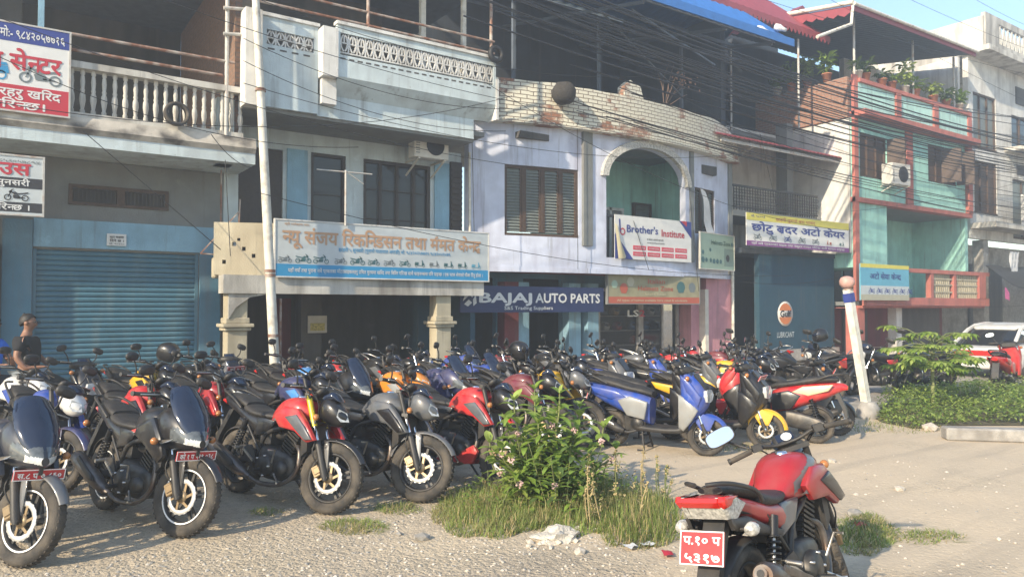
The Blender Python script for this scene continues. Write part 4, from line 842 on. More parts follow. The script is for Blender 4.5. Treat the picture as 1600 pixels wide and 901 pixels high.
# ================================================================ lilac building, bowed front, brick parapet
b3 = thing('corner_building', 'lilac building with bowed front, arched balcony and flaking brick parapet', 'building', (13, 14, 0))
def bow(x): u = abs(x-12.9)/4.4; return 14-.7*(1-min(u, 1.15)**2)-0*u
def onbow(p, off=0): return (p[0], p[1]+bow(p[0])+off, p[2])
AX0, AX1, ASP, AZT = 11.95, 14.82, 4.95, 5.78     # arch opening
cxA = (AX0+AX1)/2
def archz(x): u = (x-cxA)/((AX1-AX0)/2); return ASP+(AZT-ASP)*math.sqrt(max(0, 1-u*u))
w = MB(); wall(w, 8.5, 17.3, 2.72, 6.0, 0, .2, [(9.3,11.15,3.42,5.02),(AX0,AX1,3.0,6.0),(15.25,16.3,3.78,5.02)], step=.22)
N = 28
for i in range(N):
    a = AX0+(AX1-AX0)*i/N; b = AX0+(AX1-AX0)*(i+1)/N
    w.add([(a,0,archz(a)),(b,0,archz(b)),(b,0,6.0),(a,0,6.0),(a,.2,archz(a)),(b,.2,archz(b)),(b,.2,6.0),(a,.2,6.0)], [(0,1,2,3),(4,7,6,5),(0,4,5,1)])
w.v = [onbow(p) for p in w.v]; w.box(17.18, 17.3, 14.05, 16.5, 2.72, 6.0); w.build('wall', M_['lilac'], b3)
ab = MB(); rings = []
for i in range(25):
    t = pi*i/24; cx = cxA-(AX1-AX0)/2*cos(t)*1.0; z0 = ASP+(AZT-ASP)*sin(t)
    ux, uz = -cos(t)*.9, sin(t)*1.0; l = math.hypot(ux, uz)+1e-6; ux /= l; uz /= l
    q = [(cx-ux*.01, z0-uz*.01), (cx+ux*.17, z0+uz*.17)]
    rings.append([onbow((q[0][0],-.10,q[0][1])), onbow((q[1][0],-.10,q[1][1])), onbow((q[1][0],.02,q[1][1])), onbow((q[0][0],.02,q[0][1]))])
ab.loft(rings, sm=False); ab.build('arch_band', mat('carved_arch', (.50,.49,.46), rough=.9, var=.45, scale=26, bump=.8, bscale=38), b3)
pp = MB(); wall(pp, 8.55, 17.45, 6.0, 6.90, -.22, .05, step=.2); wall(pp, 8.5, 17.5, 5.93, 5.998, -.27, .2, step=.2)
def prp(p):
    x, y, z = onbow(p)
    if z > 6.5: z += .05*NZ.noise(Vector((x*1.3, 0, 5)))-.35*max(0, (x-16.2)/1.2)**1.6
    return (x, y, z)
pp.v = [prp(p) for p in pp.v]; pp.build('parapet', M_['brickp'], b3)
bxs('pilaster', M_['greywall'], b3, [(11.24,11.52,bow(11.4)-.06,bow(11.4)+.06,3.25,5.93),(15.0,15.14,bow(15.05)-.05,bow(15.05)+.05,3.0,5.93),(17.15,17.32,13.92,14.1,2.74,5.93)])
window(b3, 9.3, 11.15, 3.44, 5.02, .05, 4, 'brown', 'greygl', louvre=True, mesh_fn=onbow, fw=.07)
window(b3, 15.25, 16.3, 3.8, 5.02, .05, 3, 'brown', 'greygl', louvre=True, mesh_fn=onbow, fw=.06)
bxs('vent', M_['shade'], b3, [(9.55,10.35,bow(9.95)-.12,bow(9.95)+.12,5.62,5.76)]); bxs('vent', M_['shade'], b3, [(15.6,16.2,bow(15.9)-.08,bow(15.9)+.1,5.42,5.66)])
w = MB(); w.box(11.2,15.7,15.3,15.4,2.72,6.0); w.box(11.3,11.42,13.75,15.3,2.72,6.0); w.box(15.35,15.45,13.75,15.3,2.72,6.0); w.build('balcony_wall', M_['turq'], b3)
bxs('balcony_floor', M_['greywall'], b3, [(11.3,15.5,13.6,15.4,2.66,2.78),(8.6,17.2,14.0,19.0,5.98,6.1),(11.4,15.4,13.55,15.3,5.86,5.925)])
d = bxs('balcony_door', M_['white'], b3, [(12.55,12.63,15.2,15.29,2.8,4.55),(13.15,13.23,15.2,15.29,2.8,4.55),(13.75,13.83,15.2,15.29,2.8,4.55),(14.2,14.28,15.2,15.29,2.8,4.55),(12.63,14.2,15.2,15.29,4.47,4.55)]); bxs('door_leaf', M_['greywall'], d, [(12.63,14.2,15.25,15.29,2.8,4.47)])
window(b3, 14.65, 15.34, 3.3, 4.75, 15.2, 1, 'brown', 'greygl', louvre=True)
part('balcony_rail', M_['iron'], b3, lambda mb: (mb.box(AX0,AX1,13.36,13.4,3.98,4.04), [mb.box(AX0+.1+k*.14,AX0+.115+k*.14,13.37,13.39,3.0,3.98) for k in range(20)]))
# shop level
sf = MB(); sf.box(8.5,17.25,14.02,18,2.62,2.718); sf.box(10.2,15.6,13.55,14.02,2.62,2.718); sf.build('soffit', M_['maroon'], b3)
part('canopy_edge', M_['lilac'], b3, lambda mb: (wall(mb, 8.52, 17.28, 2.60, 2.719, -.02, .12, step=.3), setattr(mb, 'v', [onbow(p) for p in mb.v])))
w = MB(); wall(w, 8.45, 17.25, 0, 2.62, 14.6, 14.75, [(8.7,9.62,0,2.5),(10.4,11.6,0,2.5),(12.7,15.7,0,2.3)]); w.build('shop_wall', M_['bluepillar'], b3)
bxs('shop_pillar', M_['maroon'], b3, [(9.66,10.06,14.3,14.598,0,2.4)]); bxs('shop_pillar', M_['skyblue'], b3, [(10.06,10.4,14.35,14.597,0,2.4),(11.62,12.0,14.35,14.597,0,2.4),(12.15,12.5,14.25,14.597,0,2.4)])
bxs('pink_wall', M_['pinkwall'], b3, [(15.75,16.1,14.1,14.596,0,2.6),(16.2,17.25,13.95,14.5,0,2.6)])
bxs('white_door_post', M_['offwhite'], b3, [(16.08,16.22,13.88,14.1,0,2.3)])
part('drain_pipe', M_['pipewhite'], b3, lambda mb: rod(mb, (17.22,13.86,0), (17.22,13.86,2.9), .045))
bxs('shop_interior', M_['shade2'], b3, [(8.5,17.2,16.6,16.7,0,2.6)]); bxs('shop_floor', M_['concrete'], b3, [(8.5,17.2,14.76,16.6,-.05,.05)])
gf = bxs('glass_front', M_['concrete'], b3, [(12.7,12.78,14.5,14.6,0,2.3),(14.1,14.28,14.46,14.6,0,2.3),(15.6,15.7,14.5,14.6,0,2.3),(12.78,15.6,14.5,14.6,2.22,2.3),(15.05,15.11,14.52,14.6,0,2.22)])
gm_ = mat('shop_glass', (.02,.024,.028), rough=.04, var=0, spec=.5); gm_.node_tree.nodes['Principled BSDF'].inputs['Alpha'].default_value = .35; bxs('pane', gm_, gf, [(12.78,15.6,14.55,14.556,.02,2.22)])
bxs('display_shelf', M_['offwhite'], b3, [(12.8,15.6,15.0,15.4,z,z+.025) for z in (.75,1.15,1.55)])
COLN = dict(skyblue='pale blue'); ORD = 'first second third fourth fifth sixth'.split(); _shelf = {}
for k, (x, z, c) in enumerate(((13.0,1.575,'red'),(13.4,1.575,'black'),(13.85,1.575,'yellow'),(14.6,1.575,'black'),(15.2,1.575,'white'),(12.95,1.175,'black'),(13.5,1.175,'white'),(13.95,1.175,'red'),(14.5,1.175,'skyblue'),(15.0,1.175,'skyblue'),(15.4,1.175,'black'),(13.2,.775,'black'),(14.6,.775,'red'))):
    h = MB(); h.body([(-.13,.03,.12,.06),(-.10,.0,.20,.10),(0,0,.24,.12),(.09,0,.21,.11),(.13,.05,.15,.07)], nr=14); h.xf(RZ(-pi/2)); o = h.build('helmet', PAINT[c]); o.location = (x, 15.15, z+.003)
    q = MB(); q.body([(.09,.09,.185,.095),(.125,.10,.175,.075),(.14,.12,.15,.03)], nr=12); q.xf(RZ(-pi/2)); q.build('visor', VIS, o)
    tag(o, f'{COLN.get(c, c)} helmet, {ORD[_shelf.setdefault(z, []).append(1) or len(_shelf[z])-1]} on the {["bottom","middle","top"][round((z-.775)/.4)]} shelf behind the shop glass', 'helmet', 'helmets on display in the shop')
# terrace above, sheltered by the blue sheet roof
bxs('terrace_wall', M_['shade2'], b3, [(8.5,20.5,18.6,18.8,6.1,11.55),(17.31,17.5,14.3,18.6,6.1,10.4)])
[bxs('terrace_post', M_['roofgrey'], b3, [(x-.04,x+.04,y-.04,y+.04,6.1,9.62)]) for x, y in ((10.4,15),(13.2,15),(16.4,15))]
def blueroof(mb):
    n = 60
    rows = [[(8.4+(9.75-k_)*i/n, y, z+(.02 if i % 2 else -.02)) for i in range(n+1)] for y, z, k_ in ((12.5,9.24,0),(13.4,10.12,.8),(19,11.7,-4.5))]
    top = [[(p[0], p[1], p[2]+.03) for p in r_] for r_ in rows]
    mb.loft([rows[0], rows[1], rows[2], top[2], top[1], top[0], rows[0]], closed=False, cap=False, sm=False)
part('roof', M_['bluesheet'], b3, blueroof)
part('roof_truss', M_['roofgrey'], b3, lambda mb: ([mb.bar((8.5,y,9.1+(y-12.5)*.2154), (17.5,y,9.1+(y-12.5)*.2154), .05, .08) for y in (12.6,14,15.5,17)], [mb.bar((x,12.6,9.05),(x,18.6,10.34),.05,.08) for x in (9.5,12.5,15.5,17.4)], mb.bar((12.5,13,9.0),(15.5,13,8.2),.04,.04), mb.bar((12.5,14,9.2),(16.4,15,8.0),.04,.04)))
bxs('eave_board', M_['bluesheet'], b3, [(8.4,18.15,12.42,12.46,9.06,9.27)])

# ================================================================ recessed building behind the yellow sign
b4 = thing('recessed_building', 'dim recessed building with red awning, iron railing and deep blue ground floor', 'building', (19.5, 15, 0))
w = MB(); wall(w, 17.3, 21.9, 3.5, 7.6, 15.5, 15.7, [(17.4,18.5,4.7,7.0)]); w.build('wall', M_['white'], b4)
bxs('door', M_['dkwood'], b4, [(17.4,18.5,15.55,15.6,4.7,7.0)])
bxs('balcony_slab', M_['greywall'], b4, [(17.3,21.6,13.9,15.5,4.45,4.62)])
def grille(mb):
    mb.box(17.35,21.5,13.92,13.96,5.30,5.36); mb.box(17.35,21.5,13.92,13.96,4.70,4.74)
    for k in range(34):
        x = 17.4+k*.122; mb.box(x-.008,x+.008,13.93,13.95,4.62,5.30); 
        for zz in (4.82, 5.0, 5.18): mb.lathe([(.045,-.006),(.06,-.006),(.06,.006),(.045,.006)], 8, o=(x+.06,13.94,zz), loop=True)
part('iron_railing', M_['iron'], b4, grille)
bxs('pipe_duct', M_['greywall'], b4, [(20.3,20.62,14.2,14.6,3.8,7.6)])
bxs('ground_floor_wall', M_['gulfblue'], b4, [(18.1,21.86,13.62,13.8,0,3.5)]); bxs('ground_side_wall', M_['shade2'], b4, [(17.32,21.0,15.0,15.2,0,3.5)]); bxs('ceiling', M_['shade2'], b4, [(17.3,21.9,13.6,15.5,3.35,3.5)])
bxs('plinth_wall', M_['concrete'], b4, [(18.15,21.85,13.45,13.615,0,.55)])
def awn(mb):
    n = 60; x0, x1 = 16.0, 21.85
    rows = [[(x0+(x1-x0)*i/n, y, z+(.025 if i % 2 else 0)) for i in range(n+1)] for y, z in ((13.3,6.52),(15.6,7.35))]
    low = [[(p[0], p[1], p[2]-.03) for p in r_] for r_ in rows]; mb.loft([rows[0], rows[1], low[1], low[0], rows[0]], closed=False, cap=False, sm=False)
part('awning', M_['redsheet'], b4, awn); part('awning_frame', M_['pipe'], b4, lambda mb: (mb.bar((16.2,13.4,6.40),(21.8,13.4,6.40),.05,.08), mb.bar((17.6,13.4,6.4),(17.6,15.5,5.6),.05,.08)))
bxs('upper_wall', M_['shade2'], b4, [(17.3,25.5,18.2,18.4,7.4,13.2),(18.2,19.2,18.1,18.19,7.8,9.4)]); bxs('upper_floor', M_['greywall'], b4, [(17.3,21.85,15.45,18.2,7.36,7.5)])
bxs('upper_side', M_['skyblue'], b4, [(21.0,21.4,17.6,17.9,7.5,10.4)])
def rroof(mb):
    n = 44; rows = [[(14.9+(7.0-k_)*i/n, y, z+(.03 if i % 2 else 0)) for i in range(n+1)] for y, z, k_ in ((13.7,10.5,0),(16.2,12.9,1.9))]
    low = [[(p[0], p[1], p[2]-.03) for p in r_] for r_ in rows]; mb.loft([rows[0], rows[1], low[1], low[0], rows[0]], closed=False, cap=False, sm=False)
    for i in range(36):                                          # scalloped valance
        x = 14.9+7.0*i/36; mb.prism([(x,10.5),(x+.194,10.5),(x+.194,10.36),(x+.097,10.23),(x,10.36)], 13.68, 13.7)
part('roof', M_['redsheet'], b4, rroof)
part('roof_post', M_['pipe'], b4, lambda mb: [rod(mb, (x,y,7.4), (x,y,10.2), .035) for x, y in ((19.0,15.3),(20.5,13.9))])
# painted oil sign on the blue wall
mu = MB(); cx, cz = 20.9, 1.85
mur = thing('painted_wall_advert', 'round orange and white oil advert painted on the deep blue wall', 'sign', (21.0, 13.6, 0))
cx, cz = F(1227, 490, 13.61); rr = .37
part('white_ring', mat('sign_white', (.62,.6,.56), var=.1), mur, lambda mb: mb.lathe([(0,-.004),(rr,-.004),(rr,0)], 40, o=(cx,13.61,cz), axis='y'))
def halves(mb):
    for sg in (1, -1):
        mb.add([(cx+rr*.84*cos(a), 13.603, cz+rr*.84*sin(a)) for a in [sg*(.32+(pi-.64)*i/20) for i in range(21)]], [tuple(range(21))])
part('orange_disc', mat('sign_orange', (.62,.20,.07), var=.1), mur, halves)
part('word', mat('sign_dark', (.015,.015,.03), var=0), mur, lambda mb: put_text(mb, 'Gulf', cx-.27, cz-.09, .27, .54, bold=.03, M=T(0,13.60,0)))
part('word', mat('sign_cyanwhite', (.50,.56,.58), var=.1), mur, lambda mb: put_text(mb, 'LUBRICANT', cx-.42, cz-.70, .23, .84, bold=.012, M=T(0,13.606,0)))

# ================================================================ turquoise building
b5 = thing('turquoise_building', 'turquoise building with coral red trim and potted plants on its parapet', 'building', (25.8, 14, 0))
w = MB(); wall(w, 21.95, 29.6, 5.25, 7.78, 13.0, 13.2, [(22.35,23.95,5.95,7.35),(26.65,28.7,6.2,7.5)]); w.box(21.95,23.9,13.0,15.0,3.05,5.1); w.build('wall', M_['turq'], b5)
w = MB(); w.box(23.9,29.6,15.0,15.2,2.0,5.1); w.box(29.4,29.6,13.05,15,2.0,5.1); w.build('balcony_wall', M_['turq'], b5)
bxs('side_wall', M_['white'], b5, [(21.86,21.946,13.06,18.5,3.5,7.75)]); bxs('brick_side', M_['brick'], b5, [(21.8,21.94,13.06,16.5,7.76,9.05)])
bxs('upper_floor_slab', M_['greywall'], b5, [(21.96,29.5,13.2,18,5.1,5.24),(21.96,29.5,13.2,18,7.6,7.78),(22,29.5,13.2,15.2,1.8,1.98)])
bxs('trim', M_['redtrim'], b5, [(21.9,29.62,12.88,13.19,5.102,5.25),(21.9,22.12,12.9,12.995,2.0,9.1),(29.35,29.64,12.86,12.995,5.25,9.05),(21.9,29.62,12.55,13.2,7.78,7.95),(24.3,24.6,12.83,13.2,7.95,8.9),(26.8,27.1,12.83,13.2,7.95,8.9),(22.12,29.35,12.82,13.2,8.88,9.0),(25.1,25.5,12.93,12.998,5.25,7.77)])
bxs('parapet_panel', M_['turqlite'], b5, [(22.12,24.3,12.9,13.1,7.952,8.878),(24.6,26.8,12.9,13.1,7.952,8.878),(27.1,29.35,12.9,13.1,7.952,8.878)])
window(b5, 22.35, 23.95, 5.97, 7.35, 13.06, 3, 'brown', 'brown'); window(b5, 26.65, 28.7, 6.22, 7.5, 13.06, 3, 'brown', 'brown')
for x, dx, z0, z1 in ((23.95,.2,6.0,7.32),(27.7,.25,6.25,7.45),(28.7,.25,6.25,7.45)): part('open_shutter', M_['brown'], b5, lambda mb: mb.prism([(x,13.05),(x+.05,13.05),(x+dx+.05,12.5),(x+dx,12.5)], z0, z1, plane='xy'))
bxs('balcony_door', M_['dkwood'], b5, [(24.6,26.3,14.93,14.99,2.0,4.35),(24.0,24.45,14.94,14.99,2.0,4.1)])
db = bxs('door_arch', M_['brown'], b5, [(24.5,26.4,14.9,14.995,4.36,4.85)]); bxs('door_light', M_['greygl'], db, [(24.6,26.3,14.88,14.899,4.42,4.78)])
bxs('balcony_front', M_['redtrim'], b5, [(21.95,30.2,12.6,12.75,1.85,2.12),(21.95,30.2,12.58,12.78,2.95,3.08),(25.9,26.1,12.6,12.77,2.12,2.95),(27.5,27.7,12.6,12.77,2.12,2.95),(29.4,29.9,12.58,12.78,2.12,2.95),(22,30.2,12.75,15,1.78,1.86)])
def gpan(mb):
    for x0, x1 in ((26.1,27.5),(27.7,29.4)):
        for k in range(int((x1-x0)/.14)): mb.box(x0+.05+k*.14, x0+.10+k*.14, 12.66, 12.71, 2.12, 2.95)
        for z in (2.3,2.55,2.75): mb.box(x0, x1, 12.65, 12.72, z, z+.05)
part('balcony_grille', M_['cream'], b5, gpan)
bxs('ground_wall', M_['maroon'], b5, [(22,30,14.2,14.4,0,1.8)]); bxs('shop_opening', M_['shade'], b5, [(23.2,24.6,14.1,14.19,0,1.7),(26.5,29.6,14.1,14.19,0,1.75)])
bxs('ground_pillar', M_['redtrim'], b5, [(21.95,22.35,12.9,13.3,0,1.78)]); bxs('white_pillar', M_['white'], b5, [(24.8,25.15,13.2,13.5,0,1.78)])
def canopy(mb):
    n = 64; rows = [[(20.9+8.0*i/n, y, z+.03*i/n*4+(.025 if i % 2 else 0)) for i in range(n+1)] for y, z in ((12.4,10.85),(17.5,11.7))]
    low = [[(p[0], p[1], p[2]-.03) for p in r_] for r_ in rows]; mb.loft([rows[0], rows[1], low[1], low[0], rows[0]], closed=False, cap=False, sm=False)
part('canopy_roof', M_['roofgrey'], b5, canopy)
part('canopy_trim', M_['redsheet'], b5, lambda mb: ([mb.prism([(12.4+.36*k,10.82+.06*k),(12.76+.36*k,10.88+.06*k),(12.76+.36*k,10.66+.06*k),(12.58+.36*k,10.56+.06*k),(12.4+.36*k,10.64+.06*k)], 20.88, 20.9, plane='yz') for k in range(14)], mb.bar((20.9,12.375,10.80),(28.9,12.375,10.92),.03,.16)))
part('gutter', M_['pipewhite'], b5, lambda mb: (mb.tube([(20.9,12.3,10.92),(20.9,17.5,11.78)], .07, 10), mb.tube([(28.9,12.3,10.99),(20.95,12.3,10.9)], .05, 10), mb.tube([(20.95,12.35,10.85),(20.95,12.4,10.3),(19.2,12.4,9.55)], .05, 8)))
[part('canopy_post', M_['pipe'], b5, lambda mb: rod(mb, (x,13.0,9.0), (x,13.0,10.95), .04)) for x in (22.1,25.7,28.6)]
bxs('penthouse_wall', M_['white'], b5, [(26.5,29.6,16.0,16.2,7.8,11.35),(29.45,29.62,13.25,16,7.8,11.2)]); bxs('penthouse_back', M_['shade2'], b5, [(21.96,30,17.6,17.8,7.8,11.65)])
part('ridge_roof', M_['redsheet'], b5, lambda mb: mb.prism([(21.8,11.5),(23.3,12.5),(25.2,11.5)], 15.6, 16.0))

# ================================================================ white building at the right edge
b6 = thing('white_building', 'weathered white building with balconies beside the turquoise house', 'building', (33, 14, 0))
w = MB(); wall(w, 29.95, 42, 4.4, 11.3, 13.1, 13.3, [(30.3,32.2,7.9,10.0),(33.6,36.2,8.2,9.6),(30.3,32.2,5.4,7.4),(33.6,36.6,4.6,7.0)]); w.build('wall', M_['white'], b6)
bxs('roof_slab', M_['dirtywhite'], b6, [(29.8,42,12.3,18,11.3,11.5),(32.9,42,12.1,13.1,8.0,8.15),(29.9,42,12.2,13.1,4.75,4.95)])
w = MB(); wall(w, 29.9, 42, 11.5, 12.75, 12.45, 12.6, [(31.0,33.4,11.75,12.5),(35,37,11.75,12.5)]); w.box(29.8,29.95,12.5,17,11.5,12.6); w.build('roof_parapet', M_['dirtywhite'], b6)
def lat2(mb, qs):
    for x0, x1, z0, z1, y in qs:
        n = int((x1-x0)/.3)
        for k in range(n):
            a = x0+(x1-x0)*k/n; b = x0+(x1-x0)*(k+1)/n; m_ = (a+b)/2
            mb.bar((a,y,z0),(m_,y,z1),.06,.05,up=(0,1,0)); mb.bar((m_,y,z1),(b,y,z0),.06,.05,up=(0,1,0)); mb.box(m_-.03,m_+.03,y-.03,y+.03,z0,z1)
[part('lattice', M_['offwhite'], b6, lambda mb: lat2(mb, (q,))) for q in ((31.0,33.4,11.75,12.5,12.5),(35,37,11.75,12.5,12.5),(33.0,35.4,8.2,8.75,12.14),(33.2,35.2,5.3,5.95,12.24))]
bxs('balcony_parapet', M_['white'], b6, [(32.9,42,12.1,12.2,8.152,8.2),(32.9,42,12.1,12.2,8.75,8.85),(32.9,33.0,12.1,12.2,8.2,8.75),(35.4,42,12.1,12.2,8.2,8.75),(32.3,42,12.2,12.32,4.952,5.3),(32.3,42,12.2,12.32,5.95,6.15),(32.3,33.2,12.2,12.32,5.3,5.95),(35.2,42,12.2,12.32,5.3,5.95)])
part('balcony_rail', M_['pipe'], b6, lambda mb: [mb.bar((32.9,12.15,z),(38,12.15,z),.04,.04) for z in (9.05,9.25,9.45)]+[mb.box(x-.03,x+.03,12.12,12.18,8.85,9.47) for x in (32.95,33.8,35)])
window(b6, 30.3, 32.2, 7.92, 10.0, 13.15, 3, 'brown', 'greygl'); window(b6, 33.6, 36.2, 8.22, 9.6, 13.15, 3, 'brown', 'glass'); window(b6, 30.3, 32.2, 5.42, 7.4, 13.15, 3, 'brown', 'brown'); window(b6, 33.6, 36.6, 4.62, 7.0, 13.15, 3, 'brown', 'greygl')
bxs('vent', M_['shade'], b6, [(34.0,35.4,13.06,13.099,10.1,10.8),(34.0,35.4,13.06,13.099,7.2,7.6)])
bxs('ground_floor', M_['concrete'], b6, [(29.95,42,14.6,14.8,0,4.4),(31.2,31.6,13.2,13.6,0,4.4)]); bxs('ground_door', M_['shade'], b6, [(33,36,14.5,14.59,0,3.6),(30.4,32.4,14.5,14.59,2.0,4.0)])
bxs('roof_tank_base', M_['concrete'], b6, [(34,36.5,14,16,11.5,13.3)])
for b_ in (b1, b2, b3, b4, b5, b6, mur): pin(b_)
tp = MB(); rows = []
for j in range(9):
    v = j/8; rows.append([(29.9+(13*i/16)-.6*v, 12.6-2.0*v, 3.35-.95*v-.22*sin(pi*v)*(.6+.4*cos(i*1.3))+.05*sin(i*2.1+j)) for i in range(17)])
tp.loft(rows, closed=False, cap=False); k = tp.mark(); tp.loft([[(p[0], p[1], p[2]-.02) for p in r_] for r_ in rows], closed=False, cap=False)
tag(tp.build('tarpaulin', M_['tarp']), 'sagging black tarpaulin awning strung in front of the white building', 'awning')

# HAZE: volume added to lift the darks like lens haze, one even box round everything on the ground
hz = MB(); hz.box(-70, 90, -60, 45, -1, 14.5); hzm = bpy.data.materials.new('haze_veil'); hzm.use_nodes = True; n_ = hzm.node_tree; n_.nodes.remove(n_.nodes['Principled BSDF'])
vp = n_.nodes.new('ShaderNodeVolumePrincipled'); vp.inputs['Color'].default_value = (.88,.94,1,1); vp.inputs['Density'].default_value = .0085; vp.inputs['Anisotropy'].default_value = .35
n_.links.new(vp.outputs[0], n_.nodes['Material Output'].inputs['Volume']); hzo = hz.build('haze', hzm); tag(hzo, kind='stuff')
# ---------------------------------------------------------------- printed colours
def ink(name, c): return mat('print_'+name, c, rough=.55, var=.05)
INK = dict(white=ink('white', (.68,.68,.66)), grey=ink('pale_grey', (.50,.54,.55)), red=ink('red', (.48,.03,.05)), navy=ink('navy', (.03,.05,.24)), black=ink('black', (.03,.03,.035)), tan=ink('tan', (.46,.28,.17)), blue=ink('blue', (.03,.26,.50)), dkteal=ink('dark_teal', (.05,.14,.15)), steel=ink('steel', (.16,.19,.2)), green=ink('pale_green', (.33,.44,.34)), gtext=ink('green_grey', (.20,.28,.24)), cream=ink('cream', (.55,.50,.34)), yellow=ink('yellow', (.62,.55,.10)), purple=ink('purple', (.20,.05,.22)), orange=ink('orange', (.62,.24,.05)), sky=ink('sky', (.12,.38,.52)), sand=ink('sand', (.42,.40,.30)), brick=ink('brick_red', (.42,.10,.06)))
def icon(mb, x, z, s, flip=1, kind=0, m=0):                       # a small printed motorcycle or scooter
    def P(q): return [(x+flip*p[0]*s, 0, z+p[1]*s) for p in q]
    r = .27 if kind == 0 else .2
    for wx in (-.62, .62):
        n = 14; a = [2*pi*i/n for i in range(n)]
        o = P([(wx+r*cos(t), r+r*sin(t)) for t in a]); i_ = P([(wx+r*.68*cos(t), r+r*.68*sin(t)) for t in a])
        mb.add(o+i_, [(k, (k+1)%n, n+(k+1)%n, n+k) for k in range(n)], m)
    shapes = [[(-.3,.2),(.2,.2),(.28,.5),(-.2,.5)],[(-.1,.52),(.15,.52),(.36,.7),(.1,.8),(-.1,.66)],[(-.85,.68),(-.1,.54),(-.1,.66),(-.5,.72),(-.85,.8)],[(.56,.27),(.64,.27),(.4,.9),(.3,.9)],[(.28,.72),(.55,.66),(.52,.82),(.36,.9)],[(.2,.95),(.36,.88),(.4,.93),(.22,1.02)],[(-.62,.24),(-.62,.32),(-.1,.34),(-.1,.26)]] if kind == 0 else \
        [[(-.9,.3),(-.3,.25),(-.2,.6),(-.85,.62)],[(-.85,.64),(-.2,.62),(-.2,.72),(-.8,.76)],[(-.3,.2),(.4,.2),(.4,.28),(-.3,.28)],[(.3,.25),(.5,.28),(.62,.6),(.42,.95),(.34,.92)],[(.28,.95),(.48,.9),(.5,1.02),(.3,1.05)],[(.5,.4),(.8,.4),(.7,.52),(.5,.56)]]
    for q in shapes: mb.add(P(q), [tuple(range(len(q)))], m)
    return mb
def sign(label, X0, X1, Z0, Z1, Y, face, frame=None, rot=0, tilt=0, name='shop_sign', cat='sign', thick=.04):
    """a board whose local origin is its lower left front corner"""
    t = thing(name, label, cat, (X0, Y, Z0), (tilt, 0, rot)); W, H = X1-X0, Z1-Z0
    b = MB().box(0, W, 0, thick, 0, H); b.build('board', face, t)
    if frame:
        f = MB(); e = .025
        f.box(-e, W+e, -.012, thick, -e, 0); f.box(-e, W+e, -.012, thick, H, H+e); f.box(-e, 0, -.012, thick, 0, H); f.box(W, W+e, -.012, thick, 0, H); f.build('frame', frame, t)
    return t, W, H
def band(t, x0, x1, z0, z1, m, y=-.004, name='band'): return bxs(name, m, t, [(x0, x1, y, 0, z0, z1)])
def txt(t, s, x, z, h, w, m, bold=.012, y=-.007, name='lettering'):
    mb = MB(); put_text(mb, s, x, z, h, w, bold=bold); mb.v = [(p[0], y+p[1], p[2]) for p in mb.v]; return mb.build(name, m, t)
# service centre sign on the balustrade
s, W, H = sign('white service centre sign with blue and red bands on the left balcony', -1.75, .81, 4.66, 5.92, 12.92, INK['white'], M_['pipe'])
band(s, 0, W, H-.26, H, INK['navy']); band(s, 0, W, 0, .37, INK['red'])
txt(s, 'मो:- ९८४२०५७७१६', W-.86, H-.20, .17, .80, INK['white'], .02); txt(s, 'बाइक सभि^स से|नटर', W-2.3, H-.66, .34, 2.2, INK['red'], .03)
txt(s, 'पुराना बाइक |सकुटरहरु खरिद', W-2.2, .2, .17, 2.1, INK['white'], .025); txt(s, 'बि|करि पनि गरि|नछ।', W-2.0, .03, .16, 1.7, INK['white'], .025)
mb = MB(); icon(mb, W-.36, .42, .30, -1); mb.v = [(p[0], -.006, p[2]) for p in mb.v]; mb.build('printed_motorcycle', INK['steel'], s)
mb = MB(); icon(mb, W-1.05, .42, .34, -1, 1); mb.v = [(p[0], -.006, p[2]) for p in mb.v]; mb.build('printed_scooter', INK['blue'], s)
# hanging sign under the slab
s, W, H = sign('white and dark banded sign with red letters hanging under the left slab', -1.2, .50, 3.16, 4.0, 12.98, INK['grey'], M_['pipe'])
band(s, 0, W, .03, .17, INK['black']); band(s, 0, W, .38, .53, INK['black'])
txt(s, 'अटो हाउस', W-1.35, .57, .26, 1.2, INK['red'], .03); txt(s, 'इटहरी सुनसरी', W-.98, .415, .12, .82, INK['white'], .02); txt(s, 'खरिद गरि|नछ ।', W-1.0, .055, .12, .84, INK['white'], .02); txt(s, 'मो ९८५२०५७८९४', W-.72, .75, .06, .68, INK['steel'], .012)
for k in range(3): mb = MB(); icon(mb, W-.32-.42*k, .19, .17, -1); mb.v = [(p[0], -.006, p[2]) for p in mb.v]; mb.build('printed_motorcycle', INK['black'], s)
# small notice on the lintel
s, W, H = sign('small white notice plate on the blue lintel above the shutter', 1.47, 1.76, 2.84, 3.04, 14.10, INK['white'], None, name='notice_plate')
txt(s, 'सटर भाडामा', .04, .125, .055, .21, INK['black'], .02); txt(s, 'दिने छ ।', .04, .065, .055, .21, INK['black'], .02); txt(s, 'मो. ९८४२०', .03, .02, .03, .23, INK['black'], .01)
# long reconditioning sign
s, W, H = sign('long pale sign with tan letters and a row of printed motorcycles above the porch', 3.95, 8.36, 2.35, 3.33, 12.99, INK['grey'], M_['white'])
band(s, 0, W, 0, .215, INK['blue'])
txt(s, '|नयू संजय रिक|नडिसन तथा म^मत के|नद~', .12, .585, .34, 4.10, INK['tan'], .03); txt(s, 'श्री गणेशाय नमः', .15, .90, .06, .45, INK['tan'], .01)
txt(s, 'इटहरी ५ सुनसरी (पुरानो यातायात अगाडी) मो. ९८४२०२५७७१६ ९८४२०५९५७९', 1.15, .475, .095, 2.35, INK['blue'], .02)
txt(s, 'यहाँ नयाँ तथा पुराना सबै प्रकारका मोटरसाइकलहरु उचित मु|लयमा खरिद तथा बि|करि गरि|नछ साथै फाइ|ना|नसमा पनि पाइ|नछ । एक पटक सेवाको मौका दिनु होला ।', .22, .075, .095, 4.05, INK['white'], .012)
